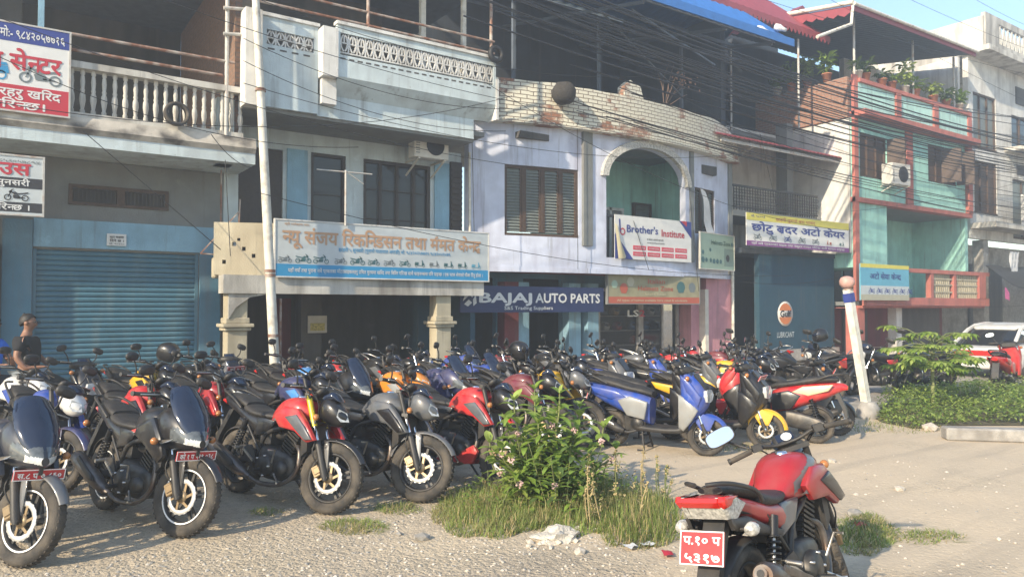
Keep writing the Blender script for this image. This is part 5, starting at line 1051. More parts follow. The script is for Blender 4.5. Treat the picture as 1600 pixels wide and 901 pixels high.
for k in range(13):
    mb = MB(); icon(mb, .17+k*.325+(.05 if k > 2 else 0), .235, (.165 if k in (1,2,4) else .135) if k < 8 else .13, 1 if k != 12 else 1, 0 if k < 8 else 1); mb.v = [(p[0], -.006, p[2]) for p in mb.v]
    mb.build('printed_motorcycle' if k < 8 else 'printed_scooter', INK['sky'] if k == 12 else INK['dkteal' if k % 3 else 'steel'], s)
# auto parts sign
s, W, H = sign('dark blue auto parts fascia sign with large white letters', 8.02, 12.05, 1.69, 2.27, 13.55, mat('sign_navy', (.015,.028,.10), rough=.5, var=.1), None, thick=.06)
lg = MB()
for q in ([(.0,.16),(.17,.30),(.17,.42),(.06,.34)],[(.19,.42),(.30,.36),(.22,.24),(.19,.28)],[(.03,.10),(.14,.20),(.22,.13),(.12,.05)],[(.24,.20),(.31,.30),(.33,.12),(.25,.06)],[(.0,.42),(.1,.44),(.14,.39),(.05,.34)]): lg.add([(.06+p[0]*1.05, -.007, .08+p[1]) for p in q], [(0,1,2,3)])
lg.build('logo', INK['white'], s)
txt(s, 'BAJAJ', .44, .22, .30, 1.42, INK['white'], .035); txt(s, 'AUTO PARTS', 1.98, .22, .30, 1.92, INK['white'], .03); txt(s, 'S&S Trading Suppliers', 1.12, .06, .11, 1.35, INK['white'], .015)
# institute banner
s, W, H = sign('white institute banner with torn corner hung on the arched balcony', 12.1, 14.88, 2.97, 4.03, 13.20, INK['white'], None, rot=R(2), name='banner', cat='banner', thick=.015)
txt(s, "Brother's", .38, .66, .25, 1.12, INK['navy'], .022); txt(s, 'Institute', 1.62, .62, .25, .88, INK['red'], .022)
lg = MB(); lg.lathe([(.055,-.006),(.09,-.006)], 20, o=(.26,0,.66)); lg.build('logo_ring', INK['red'], s); lg = MB(); lg.add([(.13,-.007,.96),(.18,-.007,.96),(.2,-.007,.66),(.16,-.007,.66)], [(0,1,2,3)]); lg.build('logo_stem', INK['navy'], s)
txt(s, '# बजार, इटहरी सुनसरी', 1.1, .50, .05, .6, INK['black'], .01); txt(s, 'www.brothersinstitute', 1.1, .42, .05, .65, INK['black'], .01)
for r_ in range(2):
    for c_ in range(4): x = .62+c_*.51; z = .24-r_*.15; band(s, x, x+.45, z, z+.105, mat('print_pink_red', (.60,.06,.10), var=.05), name='course_box'); txt(s, ('TALLY COURSE','COMPUTER','LANGUAGE','TUITION')[c_], x+.04, z+.032, .05, .37, INK['white'], .012)
mb = MB(); mb.add([(2.30,-.005,1.06),(2.78,-.005,1.06),(2.78,-.005,.62)], [(0,1,2)]); mb.build('corner_print', INK['navy'], s); mb = MB(); mb.add([(2.36,-.007,1.06),(2.60,-.007,1.06),(2.60,-.007,.92)], [(0,1,2)]); mb.build('corner_print', INK['red'], s)
mb = MB(); mb.add([(0,-.005,0),(.62,-.005,0),(0,-.005,.62)], [(0,1,2)]); mb.build('corner_print', INK['navy'], s)
mb = MB(); mb.loft([[(0,-.012,.85),(.1,-.02,.0),(.14,-.03,0)],[(.04,-.05,.80),(.2,-.09,.02),(.24,-.08,.0)],[(.03,-.02,.72),(.36,-.02,.06),(.34,-.02,.02)]], closed=False, cap=False); mb.build('torn_flap', INK['cream'], s)
# helmet shop signs
s, W, H = sign('pale green helmet shop sign at the right end of the bowed front', 15.2, 17.02, 2.84, 3.78, 13.27, INK['green'], M_['offwhite'], rot=R(11))
txt(s, 'Helmets Zone', .55, .66, .17, 1.05, mat('print_deep_green', (.07,.14,.11), rough=.6), .02); band(s, 1.25, W-.04, .10, .58, INK['gtext'], name='photo_box')
def helm(mb, x, z, r): mb.add([(x+r*cos(a)*(1 if sin(a) > -.3 else .8), -.007, z+r*1.15*max(sin(a), -.7)) for a in [2*pi*i/18 for i in range(18)]], [tuple(range(18))])
for k, (x, z, r) in enumerate(((.12,.42,.06),(.12,.22,.08),(.30,.22,.06),(.52,.22,.06),(.70,.2,.07),(.88,.2,.07),(1.06,.2,.06),(1.45,.3,.1),(.5,.5,.05),(1.7,.7,.06))):
    mb = MB(); helm(mb, x, z, r); mb.build('printed_helmet', INK['dkteal'] if k != 7 else INK['black'], s)
s, W, H = sign('cream Italian helmets sign with red strip over the glass shopfront', 12.15, 15.28, 1.90, 2.60, 13.50, mat('dull_sign_cream', (.29,.27,.17), rough=.6, var=.2, scale=4), M_['greywall'], rot=-R(2), thick=.08)
band(s, 0, W, 0, .16, INK['brick']); txt(s, 'Italian', 1.28, .50, .17, .60, INK['brick'], .012); txt(s, 'Helmets Zone', .95, .32, .17, 1.22, INK['brick'], .015); txt(s, 'Itahari-6, Sunsari', 1.2, .21, .07, .7, INK['cream'], .01); txt(s, 'All types of helmet available here retail & wholesale', .28, .05, .08, 2.4, INK['cream'], .01)
for x, z, r, c in ((.2,.45,.10,'green'),(.50,.35,.13,'brick'),(.72,.52,.12,'sand'),(2.45,.40,.15,'dkteal'),(2.86,.40,.13,'steel')): mb = MB(); helm(mb, x, z, r); mb.build('printed_helmet', INK[c], s)
s = thing('window_lettering', 'white and red three character brand lettering on the shop glass', 'lettering', (13.65, 14.44, 1.56))
txt(s, 'LS', 0, 0, .24, .42, INK['white'], .03); txt(s, '2', .45, 0, .24, .2, INK['red'], .03)
# yellow topped sign
s, W, H = sign('white auto care banner with yellow top edge and purple bottom edge', 16.77, 21.72, 3.50, 4.40, 13.02, INK['white'], None, name='banner', cat='banner', thick=.02)
band(s, 0, W, H-.20, H, INK['yellow']); band(s, 0, W, 0, .135, INK['purple'])
txt(s, 'छोटु ब~दर अटो केयर', .22, .42, .29, 4.5, INK['navy'], .03); txt(s, '|इटहरी पुरानो बस पाकर्', 1.3, H-.15, .12, 1.9, INK['brick'], .01); txt(s, 'मो. ९८०५३', .2, H-.11, .08, .6, INK['navy'], .01); txt(s, 'यहाँ सबै प्रकारका बाइक तथा |सकुटर मरमत गरि|नछ साथै सामान पाइ|नछ', .2, .04, .085, 4.5, INK['white'], .012)
for k in range(7): mb = MB(); icon(mb, .48+k*.68, .16, .20 if k < 5 else .15, -1 if k % 2 else 1, 0 if k < 5 else 1); mb.v = [(p[0], -.006, p[2]) for p in mb.v]; mb.build('printed_motorcycle' if k < 5 else 'printed_scooter', INK[('steel','steel','navy','steel','steel','brick','dkteal')[k]], s)
# weathered sign on the turquoise house's balcony
X0, Z0 = F(1345, 468, 12.5); X1, Z1 = F(1420, 418, 12.5)
s, W, H = sign('weathered blue and sand sign leaning on the turquoise house balcony', X0, X1, 2.02, Z1+.05, 12.5, INK['sky'], None)
band(s, 0, W, 0, .18, INK['sand']); band(s, 0, W, H-.12, H, INK['yellow']); band(s, 0, W, .18, .45, INK['grey'])
txt(s, 'अटो सेवा के|नद~', .5, .66, .24, W-1.0, INK['navy'], .02)
for k in range(6): mb = MB(); icon(mb, .6+k*.45, .2, .2, -1); mb.v = [(p[0], -.006, p[2]) for p in mb.v]; mb.build('printed_motorcycle', INK['navy'], s)
# ---------------------------------------------------------------- fittings
def ac_unit(label, loc, rot=0, s=1):
    t = thing('air_conditioner', label, 'air conditioner', loc, (0,0,rot)); w, d, h = .80*s, .30*s, .55*s
    b = MB(); b.box(0, w, 0, d, 0, h); b.build('casing', M_['acwhite'], t, .015)
    f = MB(); f.lathe([(.0,-.004),(.20*s,-.004),(.215*s,.01)], 28, o=(w*.60,0,h/2)); fo = f.build('fan_opening', M_['shade2'], t)
    g = MB()
    for r_ in (.06,.11,.16,.205): g.lathe([(r_*s-.004,-.012),(r_*s+.004,-.012),(r_*s+.004,-.006),(r_*s-.004,-.006)], 24, o=(w*.60,0,h/2), loop=True)
    for k in range(6): a = pi*k/6; g.bar((w*.6-.21*s*cos(a),-.01,h/2-.21*s*sin(a)), (w*.6+.21*s*cos(a),-.01,h/2+.21*s*sin(a)), .006, .004, up=(0,1,0))
    g.build('fan_grille', M_['iron'], fo)
    v = MB(); [v.box(.03, .12, -.006, .0, .08+k*.05, .10+k*.05) for k in range(8)]; v.build('side_vent', M_['greywall'], t)
    br = MB(); [br.bar((x, d+.3, -.02), (x, -.02, -.02), .04, .03) for x in (.1, w-.1)]; [br.bar((x, d+.3, -.3), (x, .05, -.035), .03, .03) for x in (.1, w-.1)]; br.build('bracket', M_['offwhite'], t); return t
X, Z = F(648, 244, 13.55); ac_unit('white air conditioner hung under the lattice balcony', (X, 13.55, Z), 0, 1.0)
X, Z = F(1392, 287, 12.6); ac_unit('cream air conditioner on the turquoise house wall', (X, 12.55, Z), R(-4), 1.25)
t = thing('television_aerial', 'rusty aerial mast with crossbar in front of the dark window', 'aerial', (F(540, 330, 12.95)[0], 12.95, 3.3))
part('mast', M_['pipe'], t, lambda mb: rod(mb, (0,0,0), (0,0,1.02), .022)); part('crossbar', M_['pipe'], t, lambda mb: (rod(mb, (-.55,0,.98), (.52,0,1.0), .014), rod(mb, (-.02,0,1.02), (.35,0,.8), .01)))
X, Z = F(345, 420, 13.35); t = thing('meter_box', 'yellowed electricity meter box on the corner by the shutter', 'meter box', (X, 13.6, Z-.15))
bxs('casing', M_['cream'], t, [(-.08,.12,-.1,.1,0,.36)], .02); bxs('meter_window', M_['brown'], t, [(-.03,.03,-.106,-.1,.2,.31)])
part('bracket_frame', M_['rust'], t, lambda mb: [mb.bar(a, b, .022, .022) for a, b in (((-.28,0,.42),(.4,0,.40)),((-.28,0,.42),(.35,-.1,1.2)),((.05,0,.42),(.05,0,1.9)),((.3,-.1,.0),(.35,-.1,1.4)))])
# leaning white pipe in front of the porch
a = (F(398, 2, 12.6)[0], 12.6, F(398, 2, 12.6)[1]+.3); b = (F(432, 575, 12.6)[0]+.02, 12.6, 0)
t = thing('leaning_pole', 'tall peeling white steel pole leaning against the pale blue building', 'pole', b)
part('shaft', M_['pipewhite'], t, lambda mb: mb.tube([(0,0,0), (.0+(a[0]-b[0])*.5, 0, a[2]*.5), (a[0]-b[0], 0, a[2])], [.085,.075,.06], 14))
part('band', M_['rust'], t, lambda mb: [mb.lathe([(.09,0),(.09,.05)], 12, o=((a[0]-b[0])*q, 0, a[2]*q), axis='z') for q in (.18,.32,.33,.75)])
t = thing('thin_pole', 'thin rusty pipe standing beside the leaning white pole', 'pole', (F(438,560,12.7)[0], 12.7, 0)); part('shaft', M_['rust'], t, lambda mb: rod(mb, (0,0,0), (0,0,1.95), .02))
# old lamp post with pink globe
bx, by = G(1357, 652); t = thing('lamp_post', 'short leaning white lamp post with faded pink globe and blue band', 'lamp post', (bx, by, 0))
fwd = _f.dot(Vector((bx, by, 0))); top = Vector(G(1357, 652)+(0,)); 
dx = Vector((sin(YAW), -cos(YAW), 0))*(-30/1160*fwd); tz = CAMH+(480-452)/1160*fwd
part('post', M_['pipewhite'], t, lambda mb: mb.bar((0,0,0), (dx.x, dx.y, tz), .115, .115))
part('base', M_['concrete'], t, lambda mb: (mb.body([(0,-.20,.20,.18,2.2),(.14,-.19,.19,.17,2.2),(.26,-.13,.13,.11,2)], axis='z', nr=16)))
part('blue_band', INK['navy'], t, lambda mb: mb.bar((dx.x*.9, dx.y*.9, tz*.9), (dx.x*.97, dx.y*.97, tz*.97), .13, .13))
gl = MB(); gl.lathe([(0,-.10),(.08,-.08),(.115,-.03),(.12,.03),(.095,.08),(.045,.105),(0,.11)], 20, axis='z', o=(dx.x-.02,dx.y,tz+.11)); gl.build('globe', mat('faded_pink', (.55,.33,.28), rough=.5, var=.2), t)
part('bracket', M_['rust'], t, lambda mb: mb.lathe([(.05,0),(.08,.02),(.04,.06)], 10, o=(dx.x,dx.y,tz-.02), axis='z'))
# kerb
k0, k1 = Vector(G(1480, 688)+(0,)), Vector(G(1600, 692)+(0,)); d = (k1-k0).normalized(); nn = Vector((-d.y, d.x, 0)); nn = nn if nn.dot(Vector((1,1,0))) > 0 else -nn
mb = MB(); e0, e1 = k0, k0+d*5; mb.add([e0, e1, e1+nn*.25, e0+nn*.25]+[p+Vector((0,0,.17)) for p in (e0, e1, e1+nn*.25, e0+nn*.25)], [(0,3,2,1),(4,5,6,7),(0,1,5,4),(1,2,6,5),(2,3,7,6),(3,0,4,7)])
tag(mb.build('kerb', M_['concrete'], bevel=.02), kind='structure')
# laundry, tyre, hooks
t = thing('laundry', 'white cloth hung to dry beside the tarpaulin', 'laundry', (F(1585, 420, 12.3)[0], 12.3, 3.0)); part('cloth', M_['cloth'], t, lambda mb: mb.loft([[(-.35+.7*i/8,.04*sin(i*2.2+j),.9-.95*j/6-.12*abs(i-4)/4*(j/6)) for i in range(9)] for j in range(7)], closed=False, cap=False))
t = tag(part('pink_cloth', mat('pink_cloth', (.6,.12,.3), var=.1), None, lambda mb: mb.loft([[(F(1570,438,11.6)[0]+.35*i/5,11.6,2.5-.35*j/4+.03*sin(i+j)-.03*i) for i in range(6)] for j in range(5)], closed=False, cap=False)), 'small pink cloth pegged on the tarpaulin rope', 'cloth')
tag(part('white_sheet', M_['cloth'], None, lambda mb: mb.loft([[(x, bow(x)-.16-.05*sin(j*1.5), z) for x, z in ((15.3+.08*j, 4.95-.28*j), (15.42+.12*j+.05*sin(j), 4.95-.28*j), (15.55+.12*j, 4.9-.27*j))] for j in range(6)], closed=False, cap=False)), 'crumpled white sheet hanging before the small louvred window', 'cloth')
def tyre_ring(label, loc, r, rot):
    mb = MB(); mb.lathe([(r*.72,-.05),(r*.95,-.06),(r,0),(r*.95,.06),(r*.72,.05)], 28, loop=True); mb.xf(rot); o = mb.build('old_tyre', RUB); o.location = loc; tag(o, label, 'tyre')
tyre_ring('thin black bicycle tyre leaning on the white balustrade', (2.32, 12.93, 4.93), .2, RZ(.1)); 
mb = MB(); mb.lathe([(.0,-.25),(.2,-.22),(.27,-.1),(.28,.05),(.2,.2),(.0,.24)], 16, axis='z'); mb.v = [(x*(1+.2*NZ.noise(Vector((x*6,y*6,z*6)))), y, z*(1+.2*NZ.noise(Vector((z*5,x*5,0))))) for x, y, z in mb.v]
X, Z = F(881, 145, 13.05); o = mb.build('cable_bundle', mat('matted_cable', (.05,.045,.04), rough=.9, var=.5, scale=30, bump=1, bscale=60)); o.location = (X, 13.05, Z); tag(o, 'dark matted bundle hanging over the painted brick parapet', 'cable bundle')
mb = MB(); mb.lathe([(.10,-.05),(.16,-.06),(.19,0),(.16,.06),(.10,.05)], 20, loop=True); X, Z = F(775, 85, 12.6); o = mb.build('wire_coil', M_['cable']); o.location = (X, 12.6, Z); tag(o, 'black wire coil at the right corner of the lattice balcony', 'wire coil')
# broken masonry stub with dry twigs on the terrace
X, Z = F(992, 138, 13.35); tag(part('masonry_stub', M_['brickp'], None, lambda mb: mb.prism([(X-.35,6.6),(X-.35,7.25),(X-.15,7.42),(X+.2,7.3),(X+.32,6.95),(X+.3,6.6)], 13.35, 13.6)), 'broken painted masonry stub on the terrace edge', 'masonry')
t = thing('dry_shrub', 'leafless dry shrub growing from the brick parapet', 'plant', (F(1040,150,13.2)[0], 13.25, 6.85)); random.seed(3)
part('twigs', mat('dry_twig', (.16,.10,.07), var=.3), t, lambda mb: [mb.tube([(0,0,0), (d_*.5, random.uniform(-.1,.2), h_*.6), (d_+random.uniform(-.1,.1), random.uniform(-.1,.3), h_)], [.012,.008,.004], 5, smooth=2) for d_, h_ in ((-.2,.9),(.1,1.2),(.4,1.0),(.8,.9),(1.0,.8),(1.1,.6),(.5,1.3),(.2,.7))])
part('dry_leaves', mat('dry_leaf', (.30,.14,.07), var=.4), t, lambda mb: [mb.add([(x,y,z),(x+.06,y,z+.03),(x+.09,y+.02,z-.02),(x+.03,y,z-.04)], [(0,1,2,3)]) for x, y, z in [(random.gauss(.85,.2), random.uniform(-.1,.3), random.gauss(.95,.12)) for _ in range(40)]])
# floodlights under the eaves, ceramic insulator lamps
for px_, py_, lb in ((1190, 47, 'white lamp bulb under the blue roof eave'), (1218, 44, 'white lamp bulb under the red roof corner')):
    X, Z = F(px_, py_, 12.6); mb = MB(); mb.lathe([(.0,-.16),(.08,-.14),(.10,-.02),(.06,.1),(.05,.2),(0,.2)], 14, axis='x'); o = mb.build('eave_lamp', INK['white']); o.location = (X, 12.6, Z); o.rotation_euler = (0,.3,-.5); tag(o, lb, 'lamp')
# ---------------------------------------------------------------- overhead cables
CABG = 'black overhead cables strung along the street'
def wire(pts, r, n=24, sag=0, m=None):
    P0, P1 = Vector(pts[0]), Vector(pts[1]); mb = MB()
    mb.tube([P0.lerp(P1, i/n)+Vector((0,0,-sag*4*(i/n)*(1-i/n))) for i in range(n+1)], r, 5)
    o = mb.build('overhead_cable', m or M_['cable']); tag(o, 'thin black cable sagging across the building fronts', 'cable', CABG)
random.seed(11)
def pt(x, y, Y): a, b = F(x, y, Y); return (a, Y, b)
for k in range(15):                                              # thick bundle falling to the right
    j = k/14; wire((pt(720+60*random.random(), -80+25*k*.3, 11.6), pt(1700, 235+46*j+random.uniform(-6,6), 11.2)), .011+.008*random.random(), sag=.35+.5*random.random())
for k in range(20): wire((pt(940+random.uniform(-60,60), 20+9*k, 12.0), pt(1680, 190+9*k+random.uniform(-5,5), 11.6)), .009+.008*random.random(), sag=.2+.45*random.random())
for x0, y0, x1, y1, s_ in ((-60,5,830,262,.3),(-60,60,560,230,.4),(-60,150,800,150,.5),(200,-20,1000,190,.3),(380,60,800,170,.3),(380,95,790,205,.3),(380,130,1160,240,.5),(400,300,1240,430,.4),(380,-10,1000,120,.4),(1060,150,1330,260,.2),(1180,-5,1620,120,.1),(1360,-30,1640,90,.1),(1500,-15,1640,55,.1),(1280,-10,1650,180,.1),(760,130,1330,360,.6),(1330,330,1700,250,.3),(1340,470,1700,470,.2),(1160,440,1330,428,.15),(900,60,1650,330,.5)):
    wire((pt(x0, y0, 11.9), pt(x1, y1, 11.9)), .006, sag=s_)
for x0, y0, x1, y1, s_ in ((737,190,742,415,0),(990,345,1014,422,0),(1076,285,1092,455,0),(902,190,903,420,.0),(1188,210,1215,330,.02),(330,210,392,262,.1),(352,250,360,400,.03),(130,205,345,390,.0)):
    Yw = 12.85 if x0 < 500 else 13.2; o_ = pt(x0, y0, Yw); wire((o_, pt(x1, y1, Yw)), .007, sag=s_)
# ---------------------------------------------------------------- potted plants on the turquoise house
LEAF = mat('leaf_green', (.23,.34,.06), rough=.55, var=.35, scale=9); LEAF2 = mat('leaf_yellow_green', (.36,.45,.11), rough=.55, var=.3, scale=9); LEAFD = mat('leaf_dark_green', (.13,.20,.06), rough=.5, var=.35, scale=12); STEM = mat('green_stem', (.17,.19,.07), rough=.7, var=.3); DRY = mat('dry_straw', (.38,.30,.15), rough=.9, var=.35, scale=15); GRASS = mat('grass_blade', (.25,.32,.08), rough=.7, var=.4, scale=3, c2=(.38,.34,.15), c2amt=.27, c2scale=2.2)
for q in (LEAF, LEAF2, LEAFD, GRASS):
    q.node_tree.nodes['Principled BSDF'].inputs['Subsurface Weight'].default_value = 0
    n = q.node_tree; b_ = n.nodes['Principled BSDF']; tr = n.nodes.new('ShaderNodeBsdfTranslucent'); ms = n.nodes.new('ShaderNodeMixShader'); ms.inputs[0].default_value = .42
    src = b_.inputs['Base Color'].links[0].from_socket; n.links.new(src, tr.inputs[0]); n.links.new(b_.outputs[0], ms.inputs[1]); n.links.new(tr.outputs[0], ms.inputs[2]); n.links.new(ms.outputs[0], n.nodes['Material Output'].inputs[0])
def leaf(mb, p, yaw, pitch, L_, W_, droop=.3, m=0, fold=.25, seg=4):
    rows = []; 
    for i in range(seg+1):
        t = i/seg; w = W_*.5*(sin(pi*min(1, t*.96+.04))**.75) if 0 < i < seg else W_*.04
        x = L_*t*cos(droop*t); z = -L_*t*t*droop*.7; rows.append([(x, -w, z+w*fold), (x, 0, z), (x, w, z+w*fold)])
    k = mb.mark(); mb.loft(rows, m, cap=False, closed=False); mb.xf(T(*p) @ RZ(yaw) @ RY(-pitch), k)
random.seed(21)
def pot(i, X, Y, Z, r, h, ph, n, m, label):
    t = thing('potted_plant', label, 'potted plant', (X, Y, Z)); part('pot', M_['terra'] if i % 4 else M_['offwhite'], t, lambda mb: mb.lathe([(0,0),(r*.72,0),(r,h),(r*1.1,h),(r*1.1,h+.03),(r*.85,h+.03),(r*.8,h-.03),(0,h-.03)], 14, axis='z'))
    fo = MB()
    for k in range(n):
        a = random.uniform(0, 2*pi); q = random.uniform(.15, 1); leaf(fo, (cos(a)*r*2.2*q*random.random(), sin(a)*r*1.6*q*random.random(), h+ph*q*.9), a, random.uniform(-.3,.9), random.uniform(.18,.32), random.uniform(.09,.15), .5)
    for k in range(4): fo.tube([(0,0,h-.03), (random.uniform(-r,r), random.uniform(-r,r), h+ph*.8)], .01, 4)
    fo.build('foliage', m, t)
for i, (px_, ht, n, m, lb) in enumerate(((1277,.35,40,LEAF,'small potted plant at the left end of the brick side parapet'),(1288,.8,90,LEAF,'tall leafy potted plant near the parapet corner post'),(1300,.9,110,LEAF2,'bushiest bright green potted plant at the parapet corner'),(1314,.8,80,LEAF,'leafy potted plant just right of the bushiest one'),(1340,.35,40,LEAFD,'low potted plant above the first coral pilaster'),(1352,.45,46,LEAFD,'low dark potted plant over the first turquoise panel'),(1378,.3,30,LEAFD,'small potted plant in the middle of the parapet row'),(1393,.35,40,LEAF,'low potted plant left of the upright one'),(1413,.9,90,LEAF2,'slender upright potted plant standing above its neighbours'),(1430,.4,46,LEAF,'spreading potted plant right of the upright one'),(1458,.5,70,LEAF2,'wide potted plant above the third turquoise panel'),(1478,.4,60,LEAFD,'dark potted plant near the right end of the parapet'),(1498,.5,80,LEAF,'last potted plant at the right end of the parapet'))):
    Y = 13.0; X = F(px_, 120, Y)[0]; Z = 9.003
    if px_ < 1325: Y = 13.25+(1325-px_)*.05; X = 21.87; Z = 9.053
    pot(i, X, Y, Z, .15, .24, ht, n, m, lb)
# ---------------------------------------------------------------- parked bikes
HD = R(-72.5)
def bike(kind, x, y, label, sch, hd=0, lean=-7, ref='front', z=0, **kw):
    if ref == 'front' and kind != 'faired': kw.setdefault('steer', R(JS[len(label) % 4])); hd += (len(label)*7 % 9)-4
    a = HD+R(hd); d = (.63 if kind == 'scooter' else .66); s_ = 1 if ref == 'front' else (-1 if ref == 'rear' else 0)
    loc = (x-s_*d*cos(a), y-s_*d*sin(a), z)
    return stand(spec_for(kind, **kw), 'scooter' if kind == 'scooter' else 'motorcycle', label, 'scooter' if kind == 'scooter' else 'motorcycle', loc, a, sch, R(lean), 'scooters parked before the shops' if kind == 'scooter' else 'motorcycles parked before the shops')
SC = scheme; JS = (12, 20, 26, 20)
# front row, nearest the road
bike('faired', .15, 6.24, 'dark navy half faired motorcycle cut by the left edge, red plate under its fairing', SC('navygrey', 'black', guard='grey', trim='ltgrey'), plate_f=('स.८ प ७ ८६०',))
bike('faired', 1.2, 6.32, 'black half faired motorcycle with red flashes and white rimmed front wheel', SC('black', 'black', trim='red', tail='black'), plate_f=('को १ प ५१९ ०३८',))
bike('naked', 2.38, 6.29, 'red tanked naked motorcycle with yellow fork sleeves in the front row', SC('red', 'grey', cowl='black'), fork_gold=True)
bike('naked', 3.22, 6.19, 'dark grey naked motorcycle left of the flowering milkweed in the front row', SC('grey', 'black', guard='grey', cowl='grey'), stripe=None)
bike('naked', 4.12, 6.12, 'red tanked naked motorcycle with red belly pan, half behind the milkweed', SC('red', 'grey'), belly=True)
bike('naked', 5.5, 7.15, 'maroon naked motorcycle half hidden behind the milkweed', SC('maroon', 'maroon', guard='black', trim='red'), stripe=None)
bike('naked', 6.15, 7.35, 'bright yellow tanked naked motorcycle with pink red plate behind the milkweed', SC('yellow', 'black', trim='yellow', cowl='grey'), hd=8, plate_f=('को ३ प ४१०',), stripe=None)
bike('scooter', 7.1, 6.12, 'bright blue scooter with grey side panels at the front of the row', SC('blue', 'ltgrey', side='blue', guard='blue'), hd=5, lean=0)
bike('scooter', 7.62, 6.75, 'black scooter tucked behind the bright blue front scooter', SC('black', 'black', side='black'), hd=4, lean=0, plate_f=('प ८ ५२१',))
bike('scooter', 8.05, 5.98, 'black scooter with yellow front mudguard beside the bright blue one', SC('black', 'black', side='yellow', guard='yellow'), hd=6, lean=0, plate_f=('को ९ प ७१',))
bike('scooter', 8.95, 5.85, 'red and black scooter with cream lettering parked tail to the road', SC('red', 'black', side='cream', guard='red'), hd=186, lean=4, ref='rear')
bike('scooter', 9.75, 6.05, 'grey black scooter with silver headlamp at the right end of the front row', SC('black', 'grey', side='grey'), hd=10, lean=0, plate_f=('को ५ प २४',))
# second row
bike('naked', .48, 8.4, 'blue naked motorcycle behind the left edge fairing, front wheel showing', SC('blue', 'blue', guard='dkblue', cowl='white'), stripe=None)
bike('naked', 1.35, 8.25, 'bright red tanked motorcycle behind the black half faired one', SC('red', 'black', cowl='black', trim='red'), plate_f=None)
bike('naked', 2.05, 8.3, 'dark red tanked motorcycle in the second row behind the two half faired ones', SC('deepred', 'red', trim='red', cowl='black'), stripe=None)
bike('naked', 3.05, 8.35, 'dark blue naked motorcycle behind the yellow forked red one', SC('dkblue', 'skyblue', trim='black'), stripe=None)
bike('faired', 3.7, 8.75, 'black half faired motorcycle in the second row left of the orange tank', SC('black', 'grey', trim='ltgrey'))
bike('naked', 4.3, 8.3, 'orange tanked naked motorcycle in the second row', SC('orange', 'ltgrey', trim='orange', cowl='orange'), stripe=None)
bike('faired', 5.0, 8.45, 'dark blue half faired motorcycle between the orange tank and the sky blue one', SC('dkblue', 'dkblue', guard='dkblue', trim='blue'))
bike('faired', 5.72, 8.7, 'sky blue and white half faired motorcycle in front of the right porch column', SC('blue', 'white', guard='blue', trim='white'))
bike('naked', 6.5, 9.0, 'black naked motorcycle with a helmet hung on its mirror', SC('black', 'grey', trim='skyblue'), stripe=None)
bike('naked', 7.3, 8.7, 'black motorcycle with grey shroud behind the bright yellow one', SC('black', 'grey', trim='silver'), stripe=None)
bike('scooter', 8.1, 8.55, 'dark grey scooter with tan backed mirror before the glass shopfront', SC('grey', 'black', side='grey'), lean=0)
bike('scooter', 8.75, 8.3, 'blue scooter of the second row behind the bright blue front scooter', SC('blue', 'black', side='blue', guard='blue'), hd=3, lean=0)
bike('scooter', 9.3, 7.7, 'black scooter with tall dark visor and amber lamps in the second row', SC('grey', 'yellow', side='black'), hd=6, lean=0, plate_f=('को १२ प',))
bike('naked', 9.55, 7.25, 'yellow tanked naked motorcycle near the right end of the rows', SC('yellow', 'yellow', trim='yellow'), hd=10, stripe=None)
bike('naked', 10.2, 7.5, 'red tanked naked motorcycle right of the yellow one, pale plate in front', SC('red', 'white', cowl='black', guard='red'), hd=12, plate_f=('प १ ८८',), stripe=None)
bike('naked', 10.85, 7.9, 'blue black naked motorcycle before the oil advert', SC('dkblue', 'dkblue', trim='ltgrey'), hd=10)
# third row and under the porch
bike('scooter', 1.05, 11.3, 'black scooter with white front panels standing before the shutter', SC('black', 'white', side='white'), hd=6, lean=0)
bike('naked', .3, 10.3, 'white and blue motorcycle in the third row at the left edge', SC('white', 'blue', cowl='white', trim='blue'), stripe=None)
bike('naked', 1.75, 10.6, 'yellow tanked motorcycle in the third row before the shutter', SC('yellow', 'black', trim='yellow'), stripe=None)
bike('naked', 2.35, 10.9, 'black motorcycle with large helmet on its handlebar before the shutter', SC('black', 'black', trim='red'), stripe=None)
bike('scooter', 2.9, 11.3, 'grey scooter with small red plate in front of the left porch column', SC('grey', 'ltgrey', side='grey'), lean=0, plate_f=('को ७ प',))
bike('naked', 3.5, 10.7, 'dark motorcycle with red bar ends beside the leaning white pole', SC('black', 'red', cowl='red', trim='red'), stripe=None)
bike('naked', 4.15, 10.0, 'bright red tanked motorcycle in the third row right of the leaning pole', SC('red', 'red', cowl='black', trim='white'), stripe=None)
bike('naked', 3.6, 9.6, 'blue shrouded black motorcycle left of the third row red one', SC('skyblue', 'skyblue', trim='skyblue'), stripe=None)
bike('naked', 5.2, 10.9, 'black motorcycle parked under the middle of the porch', SC('black', 'grey', trim='grey'), stripe=None)
bike('commuter', 5.9, 11.1, 'black commuter motorcycle under the right half of the porch', SC('black', side='black'))
bike('faired', 6.6, 10.7, 'blue fairing motorcycle beside the right porch column', SC('blue', 'dkblue', trim='white'))
bike('commuter', 7.5, 10.8, 'black commuter motorcycle before the maroon shop pillar', SC('maroon', side='maroon'))
bike('naked', 8.3, 10.4, 'black motorcycle before the auto parts shop door', SC('black', 'grey', trim='silver'), stripe=None)
bike('commuter', 9.1, 10.1, 'black commuter motorcycle before the left pane of the glass shopfront', SC('black', side='grey'))
bike('commuter', 9.9, 9.7, 'dark grey commuter motorcycle before the middle of the glass shopfront', SC('grey', side='black'))
bike('commuter', 10.7, 9.4, 'red commuter motorcycle before the pink wall', SC('red', side='red'), hd=8)
bike('naked', 11.4, 9.0, 'maroon naked motorcycle right of the red commuter by the pink wall', SC('maroon', 'red', trim='red'), hd=5, stripe=None)
